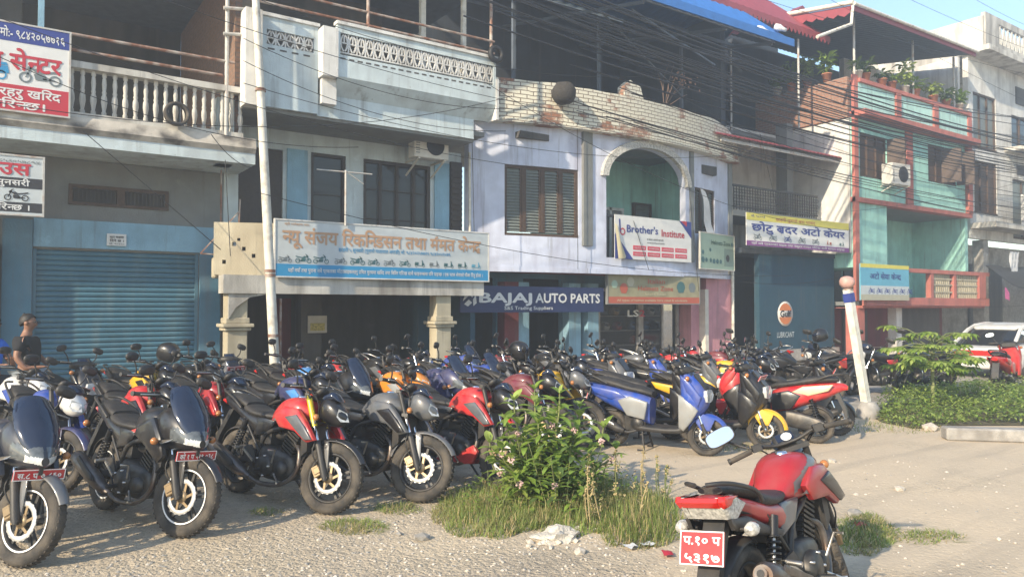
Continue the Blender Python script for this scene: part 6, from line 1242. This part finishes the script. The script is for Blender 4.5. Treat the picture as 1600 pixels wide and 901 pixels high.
# beyond the lamp post, parked side on
bike('naked', 12.3, 8.6, 'black motorcycle seen from behind with orange tail before the deep blue wall', SC('black', 'grey', tail='black'), hd=200, ref='mid', stripe=None)
bike('commuter', 14.45, 8.6, 'black commuter motorcycle with red side cover just behind the lamp post', SC('black', side='red'), hd=236, ref='rear')
bike('commuter', 15.6, 8.2, 'black commuter motorcycle with red side cover and chrome mirror right of the lamp post', SC('black', side='red'), hd=238, ref='rear')
bike('commuter', 13.7, 9.9, 'grey commuter motorcycle before the coral ground floor pillar', SC('grey', side='grey'), hd=232, ref='rear')
bike('commuter', 17.2, 8.1, 'red commuter motorcycle behind the small papaya tree', SC('red', side='red', cowl='red'), hd=240, ref='rear')
bike('commuter', 16.6, 7.9, 'black commuter motorcycle between the lamp post and the papaya tree', SC('black', side='maroon'), hd=242, ref='rear')
bike('scooter', 17.6, 7.05, 'red scooter with black seat at the right edge before the white car', SC('red', 'red', side='red'), hd=84, ref='mid', lean=0)
# the near motorcycle, tail towards the camera
NB = stand(spec_for('near', plate_r=('प.१० प', '५३१७'), bigtail=True, steer=R(33)), 'motorcycle', 'deep red motorcycle nearest the camera, tail lamp and red plate towards us', 'motorcycle', (3.78, 2.6, 0), R(15), dict(SC('deepred', 'black', tail='deepred', trim='grey', guard='black', side='grey')), R(-9))
NB.scale = (.96, .96, .96)
# helmets hung on the bikes
HELM = MB(); HELM.body([(-.14,.04,.13,.06),(-.11,.0,.22,.105),(-.02,-.02,.255,.125),(.08,-.02,.235,.12),(.13,.0,.17,.09),(.145,.03,.10,.05)], nr=18, steps=4)
HV = MB(); HV.body([(.07,.085,.19,.123),(.115,.09,.185,.105),(.145,.11,.16,.05)], nr=16)
hm_ = HELM.mesh('helmet'); hv_ = HV.mesh('visor'); hm_.materials.append(None); hv_.materials.append(VIS)
def helmet(label, px_, py_, z, c, yaw, s=1.0):
    x, y = G(px_, py_, z); o = bpy.data.objects.new('helmet', hm_); col.objects.link(o); o.location = (x, y, z-.1); o.rotation_euler = (.1, .15, yaw); o.scale = (s, s, s)
    o.material_slots[0].link = 'OBJECT'; o.material_slots[0].material = c; tag(o, label, 'helmet', 'helmets left on the parked bikes')
    v = bpy.data.objects.new('visor', hv_); col.objects.link(v); v.parent = o
helmet('large dark helmet with red mark resting on a handlebar before the shutter', 262, 552, 1.12, PAINT['black'], R(-40), 1.05)
helmet('black helmet with white visor rim hung before the maroon shop pillar', 810, 548, 1.14, PAINT['black'], R(-70))
helmet('round black helmet hung on a mirror before the coral ground pillar', 1283, 524, 1.25, PAINT['black'], R(150), .95)
# ---------------------------------------------------------------- white car behind the last bikes
def car(loc, yaw):
    t = thing('car', 'low white car half hidden behind the red scooter at the right edge', 'car', loc, (0,0,yaw)); Wp = PAINT['white']
    b = MB(); b.body([(-2.1,.35,.70,.55,5),(-2.0,.25,.80,.76,6),(-1.2,.22,.88,.84,6),(0,.20,.90,.86,6),(1.0,.22,.88,.85,6),(1.75,.24,.78,.80,6),(2.05,.28,.66,.6,5)], nr=28, steps=5); b.build('body', Wp, t)
    g = MB(); g.body([(-1.75,.80,.86,.62,4),(-1.1,.80,1.26,.64,4.5),(-.4,.80,1.37,.62,4.5),(.3,.80,1.35,.62,4.5),(.95,.80,1.02,.64,4),(1.25,.80,.88,.62,4)], nr=24, steps=6); gl = g.build('window_glass', mat('car_glass', (.02,.022,.025), rough=.06, var=0), t)
    r = MB(); r.body([(-1.15,1.22,1.30,.50,4),(-.95,1.24,1.35,.57,4),(-.4,1.30,1.405,.59,4),(.25,1.29,1.385,.58,4),(.5,1.24,1.31,.5,4)], nr=20, steps=5)
    for sg in (-1, 1):
        P = [(-1.85,.86),(-1.25,1.22),(-.9,1.34),(-.3,1.385),(.3,1.365),(.7,1.2),(1.2,.90)]
        for p, q in zip(P, P[1:]): r.bar((p[0], sg*(.70-.13*max(0,(p[1]-.86)/.5)), p[1]), (q[0], sg*(.70-.13*max(0,(q[1]-.86)/.5)), q[1]), .07, .055)
        r.bar((-.35, sg*.69, .86), (-.42, sg*.59, 1.36), .06, .05)
    r.build('roof', Wp, t)
    for x in (-1.3, 1.3):
        for sg in (-1, 1):
            w_ = MB(); w_.lathe([(.20,-.09),(.29,-.1),(.31,-.05),(.31,.05),(.29,.1),(.20,.09)], 24, loop=True); w_.xf(T(x, sg*.78, .31)); o = w_.build('wheel', RUB, t)
            h = MB(); h.lathe([(0,sg*.07),(.19,sg*.08),(.205,sg*.06)], 20, o=(x, sg*.78, .31)); h.build('rim', ALU, o)
    for sg in (-1, 1):
        m_ = MB(); m_.body([(.72,.90,1.0,.05),(.80,.89,1.02,.09),(.86,.92,1.0,.05)], nr=12); m_.xf(T(0,sg*.86,0)); m_.build('door_mirror', Wp, t); h = MB(); h.box(-.2,-.02,sg*.86-.01,sg*.86+.01,.74,.77); h.box(-1.1,-.92,sg*.86-.01,sg*.86+.01,.74,.77); h.build('door_handle', Wp, t)
    l = MB(); l.body([(-2.13,.60,.72,.6,5),(-2.0,.60,.76,.78,5)], nr=16); l.build('tail_lamp', REDL, t)
car((22.3, 8.7, 0), 0)
# ---------------------------------------------------------------- people
def skin_mesh(V, E, Rd, name, sub=2):
    me = bpy.data.meshes.new(name); me.from_pydata([tuple(v) for v in V], E, []); o = bpy.data.objects.new(name, me); col.objects.link(o)
    md = o.modifiers.new('s', 'SKIN'); sl_ = me.skin_vertices[0].data
    for i, r_ in enumerate(Rd): sl_[i].radius = (r_, r_) if isinstance(r_, (int, float)) else r_
    sl_[0].use_root = True; md.branch_smoothing = .6; m2 = o.modifiers.new('u', 'SUBSURF'); m2.levels = sub; m2.render_levels = sub
    dg = bpy.context.evaluated_depsgraph_get(); dg.update(); r2 = bpy.data.meshes.new_from_object(o.evaluated_get(dg)); bpy.data.objects.remove(o)
    r2.polygons.foreach_set('use_smooth', [True]*len(r2.polygons)); r2.name = name; return r2
def limb(V, E, Rd, start, pts):
    p = start
    for q, r_ in pts: V.append(Vector(q)); Rd.append(r_); E.append((p, len(V)-1)); p = len(V)-1
    return p
SKN = mat('skin', (.26,.13,.08), rough=.55, var=.1); HAIR = mat('black_hair', (.012,.010,.009), rough=.6, var=.2)
def person(label, loc, yaw, shirt, trousers, armL, armR, legs, head_tilt=0, glasses=False, tuft=False, hip=.93):
    t = thing('person', label, 'person', loc, (0,0,yaw)); H = hip
    V = [Vector((0,0,H))]; E = []; Rd = [.135]
    ch = limb(V, E, Rd, 0, [((.02,0,H+.17), (.135,.125)), ((.0,0,H+.36), (.16,.12)), ((-.02,0,H+.47), (.13,.10))]); ht = head_tilt
    hd = Vector((.0+.10*ht, 0, H+.575)); nk = limb(V, E, Rd, ch, [((-.01,0,H+.54), .058), (hd+Vector((.0,0,-.02)), .062), (hd+Vector((.025+.05*ht,0,.06)), (.085,.072)), (hd+Vector((.012+.08*ht,0,.14)), (.10,.085)), (hd+Vector((0+.1*ht,0,.19)), .06)])
    limb(V, E, Rd, nk-2, [(hd+Vector((.10+.05*ht,0,.065)), .022), (hd+Vector((.118+.05*ht,0,.055)), .014)])          # nose
    for sg, arm in ((1, armL), (-1, armR)):
        limb(V, E, Rd, ch-1, [((-.01,sg*.155,H+.445), .062), (arm[0], .046), (arm[1], .036), (arm[2], .034)]); b = len(V)-1; p, q = Vector(arm[1]), Vector(arm[2]); d = (q-p).normalized(); sd = d.cross(Vector((0,0,1))).normalized()
        for k in range(4): limb(V, E, Rd, b, [(q+d*.05+sd*(k-1.5)*.020, .010), (q+d*(.095-.01*abs(k-1.3))+sd*(k-1.5)*.021-Vector((0,0,.015)), .0085)])
        limb(V, E, Rd, b, [(q+d*.02+sd*.035, .011), (q+d*.06+sd*.05, .009)])
    for sg, lg in zip((1, -1), legs): limb(V, E, Rd, 0, [((0,sg*.085,H-.06), .10), (lg[0], .062), (lg[1], .045), (lg[1]+Vector((.06,0,-.05)), .04), (lg[1]+Vector((.15,0,-.055)), .03)])
    me = skin_mesh(V, E, Rd, 'person_body'); me.materials.append(SKN); o = bpy.data.objects.new('person_body', me); col.objects.link(o); o.parent = t
    def cloth(name, V2, E2, R2, m): me = skin_mesh(V2, E2, R2, name); me.materials.append(m); q = bpy.data.objects.new(name, me); col.objects.link(q); q.parent = t
    V2 = [Vector((0,0,H+.02))]; E2 = []; R2 = [(.172,.168)]; c2 = limb(V2, E2, R2, 0, [((.03,0,H+.17), (.182,.172)), ((.0,0,H+.36), (.20,.165)), ((-.02,0,H+.475), (.155,.13))])
    for sg, arm in ((1, armL), (-1, armR)): limb(V2, E2, R2, c2-1, [((-.01,sg*.16,H+.445), .082), (Vector((-.01,sg*.16,H+.445)).lerp(Vector(arm[0]), .75), .072)])
    cloth('shirt', V2, E2, R2, shirt)
    V2 = [Vector((0,0,H+.01))]; E2 = []; R2 = [(.152,.148)]
    for sg, lg in zip((1, -1), legs): limb(V2, E2, R2, 0, [((0,sg*.085,H-.06), .115), (lg[0], .078), (lg[1]+Vector((0,0,.03)), .06)])
    cloth('trousers', V2, E2, R2, trousers)
    c = hd+Vector((-.008+.08*ht,0,.098)); h = MB(); rows = []
    for i in range(10):
        row = []
        for k in range(22):
            a = 2*pi*k/22; fr_ = cos(a); lim = R(88)+(R(34)*-fr_ if fr_ < 0 else -R(36)*fr_); th = lim*i/9+.02
            row.append((c.x+.112*sin(th)*cos(a), c.y+.093*sin(th)*sin(a), c.z+.118*cos(th)))
        rows.append(row)
    h.loft(rows, cap=False); h.loft([[(c.x+(p[0]-c.x)*.93, p[1]*.93, c.z+(p[2]-c.z)*.93) for p in r_] for r_ in rows], cap=False)
    if tuft: h.lathe([(0,-.03),(.025,-.01),(.02,.02),(0,.035)], 10, o=(c.x-.05,c.y,c.z+.09), axis='z')
    h.build('hair', HAIR, t)
    e = MB()
    for sg in (-1, 1): e.lathe([(0,.004),(.012,.002),(.012,-.01)], 10, o=(hd.x+.108+.06*ht, sg*.034, hd.z+.095), axis='x')
    e.build('eyes', HAIR, t); er = MB(); [er.lathe([(0,sg*.012),(.022,sg*.010),(.028,0)], 10, o=(hd.x+.01+.06*ht, sg*.086, hd.z+.08)) for sg in (-1, 1)]; er.build('ears', SKN, t)
    mo = MB(); mo.box(hd.x+.098+.05*ht, hd.x+.106+.05*ht, -.022, .022, hd.z+.018, hd.z+.026); mo.build('mouth', mat('lips', (.2,.07,.06)), t)
    if glasses:
        gl = MB()
        for sg in (-1, 1): gl.lathe([(.022,-.002),(.026,-.002),(.026,.003),(.022,.003)], 14, o=(hd.x+.122, sg*.036, hd.z+.09), axis='x', loop=True); gl.bar((hd.x+.12, sg*.062, hd.z+.095), (hd.x+.0, sg*.09, hd.z+.09), .005, .006)
        gl.bar((hd.x+.122,-.012,hd.z+.095), (hd.x+.122,.012,hd.z+.095), .005, .005); gl.build('glasses', M_['iron'], t)
V3 = Vector
px0, py0 = .33, 12.1
person('man in black T-shirt, glasses and tied up hair standing by the shutter', (px0, py0, 0), math.atan2(-.568, .823)+R(6), mat('black_tshirt', (.015,.015,.017), rough=.9, var=.2), mat('pale_jeans', (.42,.47,.52), rough=.9, var=.15),
       ((.0,.24,1.13),(.16,.20,1.02),(.27,.10,1.05)), ((-.02,-.25,1.13),(.10,-.24,.98),(.24,-.16,1.0)), ((V3((.05,.10,.50)), V3((.0,.11,.09))), (V3((.02,-.10,.50)), V3((-.03,-.11,.09)))), glasses=True, tuft=True)
person('person in bright blue shirt cut by the left edge beside the man in black', (-.12, 11.2, 0), math.atan2(-.568, .823)-R(20), mat('blue_shirt', (.02,.13,.55), rough=.85, var=.15), mat('dark_trousers', (.03,.03,.04), rough=.9, var=.2),
       ((.06,.24,1.15),(.24,.16,1.08),(.34,.06,1.16)), ((.05,-.25,1.15),(.25,-.18,1.06),(.36,-.06,1.10)), ((V3((.05,.10,.50)), V3((.0,.11,.09))), (V3((.05,-.10,.50)), V3((0,-.11,.09)))), head_tilt=.5)
# ---------------------------------------------------------------- stones, rubble, grass, plants
random.seed(5)
ROCKS = [mat('pebble_pale', (.50,.45,.38), rough=.9, var=.25, scale=20), mat('pebble_grey', (.30,.28,.25), rough=.9, var=.25, scale=20), mat('pebble_white', (.52,.48,.42), rough=.85, var=.15, scale=20)]
ICO = bmesh.new(); bmesh.ops.create_icosphere(ICO, subdivisions=1, radius=1); IV = [v.co.copy() for v in ICO.verts]; IF = [tuple(v.index for v in f.verts) for f in ICO.faces]; ICO.free()
ICO2 = bmesh.new(); bmesh.ops.create_icosphere(ICO2, subdivisions=3, radius=1); IV2 = [v.co.copy() for v in ICO2.verts]; IF2 = [tuple(v.index for v in f.verts) for f in ICO2.faces]; ICO2.free()
def rock(mb, x, y, z, s, m=0, flat=.6):
    k = random.uniform(0, 50); a = random.uniform(0, 6.3); ca, sa = cos(a), sin(a); sx = random.uniform(.7, 1.35)
    vs = []
    for v in IV:
        n = 1+.45*NZ.noise(v*1.3+Vector((k, 0, 0))); p = Vector((v.x*sx*n, v.y*n, v.z*flat*n))*s; vs.append((x+p.x*ca-p.y*sa, y+p.x*sa+p.y*ca, z+p.z))
    mb.add(vs, IF, m)
gv = MB()
for k in range(6500):
    px_ = random.uniform(-20, 1620); py_ = 700+205*random.random()**.8; x, y = G(px_, py_)
    if y > 6.0 and x < 10: continue
    if x > 4.5 and random.random() < .7: continue
    s = .003+.013*random.random()**3.2
    if random.random() < .012: s *= 2
    rock(gv, x, y, hgt(x, y)*1.0+s*.15, s, random.choices((0,1,2), (8,3,.7))[0])
for k in range(900):
    x = random.uniform(-1, 11); y = random.uniform(6, 9); s = .004+.012*random.random()**2.5; rock(gv, x, y, s*.2, s, random.choices((0,1,2), (5,4,1))[0])
tag(gv.build('gravel', ROCKS), kind='stuff')
x, y = G(868, 842); rub = MB(); k0 = 3.3
vs = []
for v in IV2:
    n = 1+.55*NZ.noise(v*1.6+Vector((k0,0,0)))+.28*NZ.noise(v*4.5)+.14*NZ.noise(v*10); vs.append((x+v.x*.19*n+.02, y+v.y*.13*n, max(-.03, .01+v.z*.07*n)))
rub.add(vs, IF2, 0)
for k in range(90):
    a = random.uniform(0, 6.3); d = .12+.38*random.random()**1.5; s = .006+.03*random.random()**2.5; rock(rub, x+cos(a)*d*1.35+.05, y+sin(a)*d*.55, hgt(x,y)+s*.35, s)
tag(rub.build('rubble_heap', mat('pale_rubble', (.56,.51,.43), rough=.95, var=.2, scale=30, bump=.8, bscale=40)), 'small heap of pale plaster rubble at the foot of the milkweed', 'rubble')
for px_, py_, s, lb in ((660,842,.06,'smooth grey stone on the gravel below the grass edge'),(1335,806,.07,'flat grey stone by the near motorcycle front wheel'),(1405,765,.05,'small pale stone on the sunlit road'),(1300,722,.05,'angular pale stone before the scooter wheels'),(1455,672,.12,'dusty boulder at the end of the kerb'),(905,865,.05,'pale stone right of the rubble heap')):
    m_ = MB(); X, Y = G(px_, py_); rock(m_, 0, 0, 0, s, 0); o = m_.build('stone', ROCKS[1 if 'grey' in lb else 0]); o.location = (X, Y, hgt(X, Y)+s*.3); tag(o, lb, 'stone')
def blade(mb, x, y, z, h, w, lean, a, m=0):
    dx, dy = cos(a), sin(a); px_, py_ = -dy*w*.5, dx*w*.5; P = [(0, 0), (.45, .25), (1, .8)]; rows = []
    for t, b in P: k = (1-t)*1.0+.08; rows.append([(x+dx*lean*b-px_*k, y+dy*lean*b-py_*k, z+h*t*(1-.15*b)), (x+dx*lean*b+px_*k, y+dy*lean*b+py_*k, z+h*t*(1-.15*b))])
    mb.loft(rows, m, cap=False, closed=False, sm=False)
gr = MB(); cx, cy = G(850, 790)
def patch(px_c, py_c, rx, ry, n, h0, h1, w=.009):
    for k in range(n):
        a = random.uniform(0, 6.3); d = math.sqrt(random.random())*(1+.25*NZ.noise(Vector((cos(a)*2, sin(a)*2, px_c)))); X, Y = G(px_c+rx*d*cos(a), py_c+ry*d*sin(a))
        if Y < 0: continue
        blade(gr, X, Y, hgt(X, Y)-.005, random.uniform(h0, h1)*(1.15-.7*d*d), w*random.uniform(.6, 1.3), random.uniform(.02, .12), random.uniform(0, 6.3), 0 if random.random() < .78 else 1)
patch(770, 800, 95, 42, 4200, .05, .17); patch(900, 790, 120, 50, 4200, .06, .22); patch(1000, 815, 70, 45, 2200, .06, .24); patch(850, 760, 110, 30, 2000, .08, .22)
patch(553, 823, 55, 13, 700, .03, .07); patch(620, 795, 40, 9, 400, .03, .08); patch(415, 800, 30, 6, 160, .03, .06); patch(1350, 835, 50, 32, 1500, .04, .10); patch(1450, 838, 60, 12, 400, .03, .06); patch(1440, 650, 120, 14, 900, .05, .14); patch(1180, 700, 60, 8, 250, .03, .08); patch(1400, 668, 90, 10, 500, .04, .1)
tag(gr.build('grass', [GRASS, DRY]), kind='stuff')
# milkweed
def milkweed(loc, seed):
    random.seed(seed); t = thing('milkweed_plant', 'tall leafy milkweed with pale pink flower heads before the motorcycles', 'plant', loc); fl = []
    stm = MB(); lv = MB(); fm = mat('pale_pink_flower', (.62,.42,.40), rough=.8, var=.3, scale=40)
    P = []
    for px_, py_ in ((800,625),(762,690),(905,635),(872,614),(790,655),(835,608),(868,640),(905,650),(940,668),(770,735),(962,700),(850,690),(815,690),(890,720),(925,735),(800,745),(870,765),(838,660),(780,700),(900,690),(858,720),(830,740)): P.append((px_, py_))
    fw0 = _f.dot(Vector((loc[0], loc[1], 0)))
    for i, (px_, py_) in enumerate(P):
        dep = fw0+random.uniform(-.35, .35); side = (px_-848)/FPX*dep; hz = CAMH+(480-py_)/FPX*dep; dd = dep-fw0
        tip = _r*side+Vector((_f.x, _f.y, 0)).normalized()*dd; base = tip*.25; mid = tip*.6; hz = max(.3, hz)
        pts = [(base.x, base.y, 0), (mid.x, mid.y, hz*.5), (tip.x*.93, tip.y*.93, hz*.8), (tip.x, tip.y, hz)]; stm.tube(pts, [.012,.010,.008,.005], 6, smooth=4)
        nn_ = int(hz/.052); a0 = random.uniform(0, 6.3)
        for k in range(2, nn_+1):
            u = k/nn_; q = Vector(pts[0]).lerp(Vector(pts[1]), u/.5) if u < .5 else Vector(pts[1]).lerp(Vector(pts[3]), (u-.5)/.5)
            for s_ in (0, pi): leaf(lv, q, a0+k*pi/2+s_+random.uniform(-.4,.4), random.uniform(.1,.75)+(.5 if k == nn_ else 0), random.uniform(.18,.27)*(1-.35*(u > .9)), random.uniform(.062,.09), random.uniform(.25,.7), 0 if random.random() < .6 else 1)
        for s_ in range(3): leaf(lv, pts[3], random.uniform(0, 6.3), random.uniform(.8, 1.3), .09, .035, .2, 1)
        if i in (1, 4, 6, 7, 8, 9, 10, 12, 14, 15, 16, 18, 19): fl.append(Vector(pts[3])*.86+_r*random.uniform(-.06,.06)-Vector((_f.x, _f.y, 0))*.12)
    stm.build('stem', STEM, t); lv.build('foliage', [LEAF, LEAF2], t)
    for q in fl:
        m_ = MB()
        for k in range(26):
            v = Vector((random.gauss(0,1), random.gauss(0,1), random.gauss(0,1))).normalized()*random.uniform(.014,.034); n0 = m_.mark(); m_.add(IV, IF, 0, True); m_.xf(T(*(q+v)) @ Matrix.Scale(random.uniform(.006,.011), 4), n0)
        m_.build('flower_head', fm, t)
X, Y = G(850, 786); milkweed((X, Y, hgt(X, Y)), 4)
random.seed(9)
def bushy(label, px_, py_, hpx, wpx, n, m, lsize, name='weed_clump'):
    X, Y = G(px_, py_); t = thing(name, label, 'plant', (X, Y, hgt(X, Y))); dep = _f.dot(Vector((X, Y, 0))); h = hpx/FPX*dep; w = wpx/FPX*dep*.5; lv = MB(); st = MB()
    for k in range(n):
        a = random.uniform(0, 6.3); d = w*math.sqrt(random.random()); z = h*random.random()**.8*(1-.45*(d/w)**2); leaf(lv, (cos(a)*d, sin(a)*d*.7, z), random.uniform(0, 6.3), random.uniform(-.2, .9), lsize*random.uniform(.7,1.3), lsize*.36*random.uniform(.7,1.2), .4, random.randint(0, 1), seg=3)
    for k in range(max(4, n//30)):
        a = random.uniform(0, 6.3); d = w*random.random(); st.tube([(cos(a)*d*.4, sin(a)*d*.3, 0), (cos(a)*d, sin(a)*d*.7, h*random.uniform(.6,.95))], [.007,.003], 5)
    lv.build('foliage', m, t); st.build('stem', STEM, t)
bushy('dark leafy undergrowth at the shaded foot of the milkweed', 880, 800, 120, 150, 220, [LEAFD, LEAF], .13)
bushy('yellow green leafy clump in the middle of the milkweed', 840, 790, 130, 110, 200, [LEAF2, LEAF], .14)
bushy('low bushy weeds at the left foot of the milkweed', 765, 800, 70, 110, 160, [LEAF, GRASS], .06)
bushy('tangled greenery right of the milkweed', 950, 790, 80, 120, 220, [LEAF, DRY], .06)
def weed(k, px_, py_, hpx, dry):
    X, Y = G(px_, py_); dep = _f.dot(Vector((X, Y, 0))); h = hpx/FPX*dep; t = thing('tall_weed', 'thin upright seeding weed stem right of the milkweed', 'weed', (X, Y, hgt(X, Y)), group='seeding weed stems beside the milkweed'); ln = random.uniform(-.12, .12)
    part('stem', DRY if dry else STEM, t, lambda mb: mb.tube([(0,0,0), (ln*.4, .02, h*.5), (ln, 0, h)], [.006,.005,.002], 5, smooth=3))
    fo = MB()
    for i in range(9): u = .25+.75*i/9; leaf(fo, (ln*u*u, 0, h*u), random.uniform(0, 6.3), random.uniform(.2,1.1), random.uniform(.05,.10)*(1.1-.6*u), .014, .4, seg=3)
    for i in range(10): n0 = fo.mark(); fo.add(IV, IF, 1, True); fo.xf(T(ln*.9+random.uniform(-.015,.015), random.uniform(-.015,.015), h*random.uniform(.75,1.0)) @ Matrix.Scale(.008, 4), n0)
    fo.build('foliage', [GRASS if not dry else DRY, DRY], t)
for k in range(24):
    weed(k, random.uniform(915, 1055), random.uniform(775, 835), random.uniform(45, 95)*(1.1 if k % 5 == 0 else .9), k % 3 == 0)
# green ground cover on the mound
gc = MB(); poly = [G(*q) for q in ((1356,648),(1378,660),(1430,670),(1482,665),(1640,665),(1720,645),(1690,608),(1520,607),(1440,612),(1395,626))]
def inside(x, y):
    c = False; n = len(poly)
    for i in range(n):
        (x1, y1), (x2, y2) = poly[i], poly[(i+1) % n]
        if (y1 > y) != (y2 > y) and x < (x2-x1)*(y-y1)/(y2-y1)+x1: c = not c
    return c
xs = [p[0] for p in poly]; ys = [p[1] for p in poly]; random.seed(13); cnt = 0
while cnt < 11000:
    x = random.uniform(min(xs), max(xs)); y = random.uniform(min(ys), max(ys))
    if not inside(x, y): continue
    cnt += 1; top = max(.06, .27+.26*NZ.noise(Vector((x*1.1, y*1.1, 0)))+.17*NZ.noise(Vector((x*3.6, y*3.6, 0)))+(.22 if random.random() < .03 else 0))
    e = min(math.hypot(x-p[0], y-p[1]) for p in poly); top *= min(1, .35+e*.8)
    leaf(gc, (x, y, top*random.random()**.5), random.uniform(0, 6.3), random.uniform(-.3, .9), random.uniform(.05,.11), random.uniform(.025,.05), .5, random.choices((0,1,2), (4,6,1))[0], seg=2)
tag(gc.build('ground_cover', [LEAF, LEAF2, LEAFD]), kind='stuff')
bxm = MB(); bxm.add([(p[0], p[1], .012) for p in poly], [tuple(range(len(poly)))]); tag(bxm.build('soil_bed', mat('dark_soil', (.12,.10,.06), rough=.95, var=.4, scale=6)), kind='structure')
# small papaya tree
X, Y = 13.9, 6.75; t = thing('papaya_tree', 'small papaya tree with ragged fingered leaves in the ground cover', 'tree', (X, Y, 0)); fwdp = _f.dot(Vector((X, Y, 0)))
part('trunk', mat('papaya_stem', (.25,.27,.11), rough=.8, var=.3), t, lambda mb: mb.tube([(0,0,0),(.03,.02,.5),(.02,0,1.0),(.0,0,1.22)], [.035,.03,.025,.02], 10, smooth=3)); random.seed(31)
cr = MB()
for k in range(44):
    a = 2*pi*k/44*1.618*5; L_ = random.uniform(.3,.80); pz = 1.2-.012*k; up_ = random.uniform(-.25,.5) if k > 5 else random.uniform(.3,.8); e = Vector((cos(a)*L_, sin(a)*L_, up_*L_*.7)); b0 = Vector((0,0,pz)); cr.tube([b0, b0+e*.6+Vector((0,0,.05)), b0+e], [.010,.008,.006], 5, 2)
    for f_ in range(9):
        fa = a+(f_-4)*.52; fl_ = random.uniform(.19,.30)*(1-.05*abs(f_-4)); leaf(cr, b0+e, fa, random.uniform(-.35,.15), fl_, .075, .5, random.randint(0,1), .15)
        for s_ in (-1, 1): leaf(cr, b0+e+Vector((cos(fa),sin(fa),-.1))*fl_*.45, fa+s_*.6, -.25, fl_*.5, .05, .4, random.randint(0,1), .15, seg=3)
cr.build('crown', [LEAF, LEAF2, STEM], t)
# litter
random.seed(17); LIT = [INK['white'], INK['red'], INK['sand'], INK['sky']]
for k, (px_, py_, c, lb) in enumerate(((985,858,0,'crumpled white wrapper on the gravel below the weeds'),(1043,868,1,'scrap of red wrapper near the red plate'),(1345,824,1,'small red scrap on the grass by the near motorcycle'),(1012,854,0,'small white paper scrap right of the wrapper'))):
    X, Y = G(px_, py_); m_ = MB(); m_.loft([[(-.05+.025*i, -.04+.025*j, .012+.025*NZ.noise(Vector((i*1.7+k*9, j*1.9, 0)))+.01) for i in range(5)] for j in range(4)], cap=False, closed=False); o = m_.build('litter_scrap', LIT[c]); o.location = (X, Y, hgt(X, Y)+.006); o.rotation_euler.z = k; tag(o, lb, 'litter')
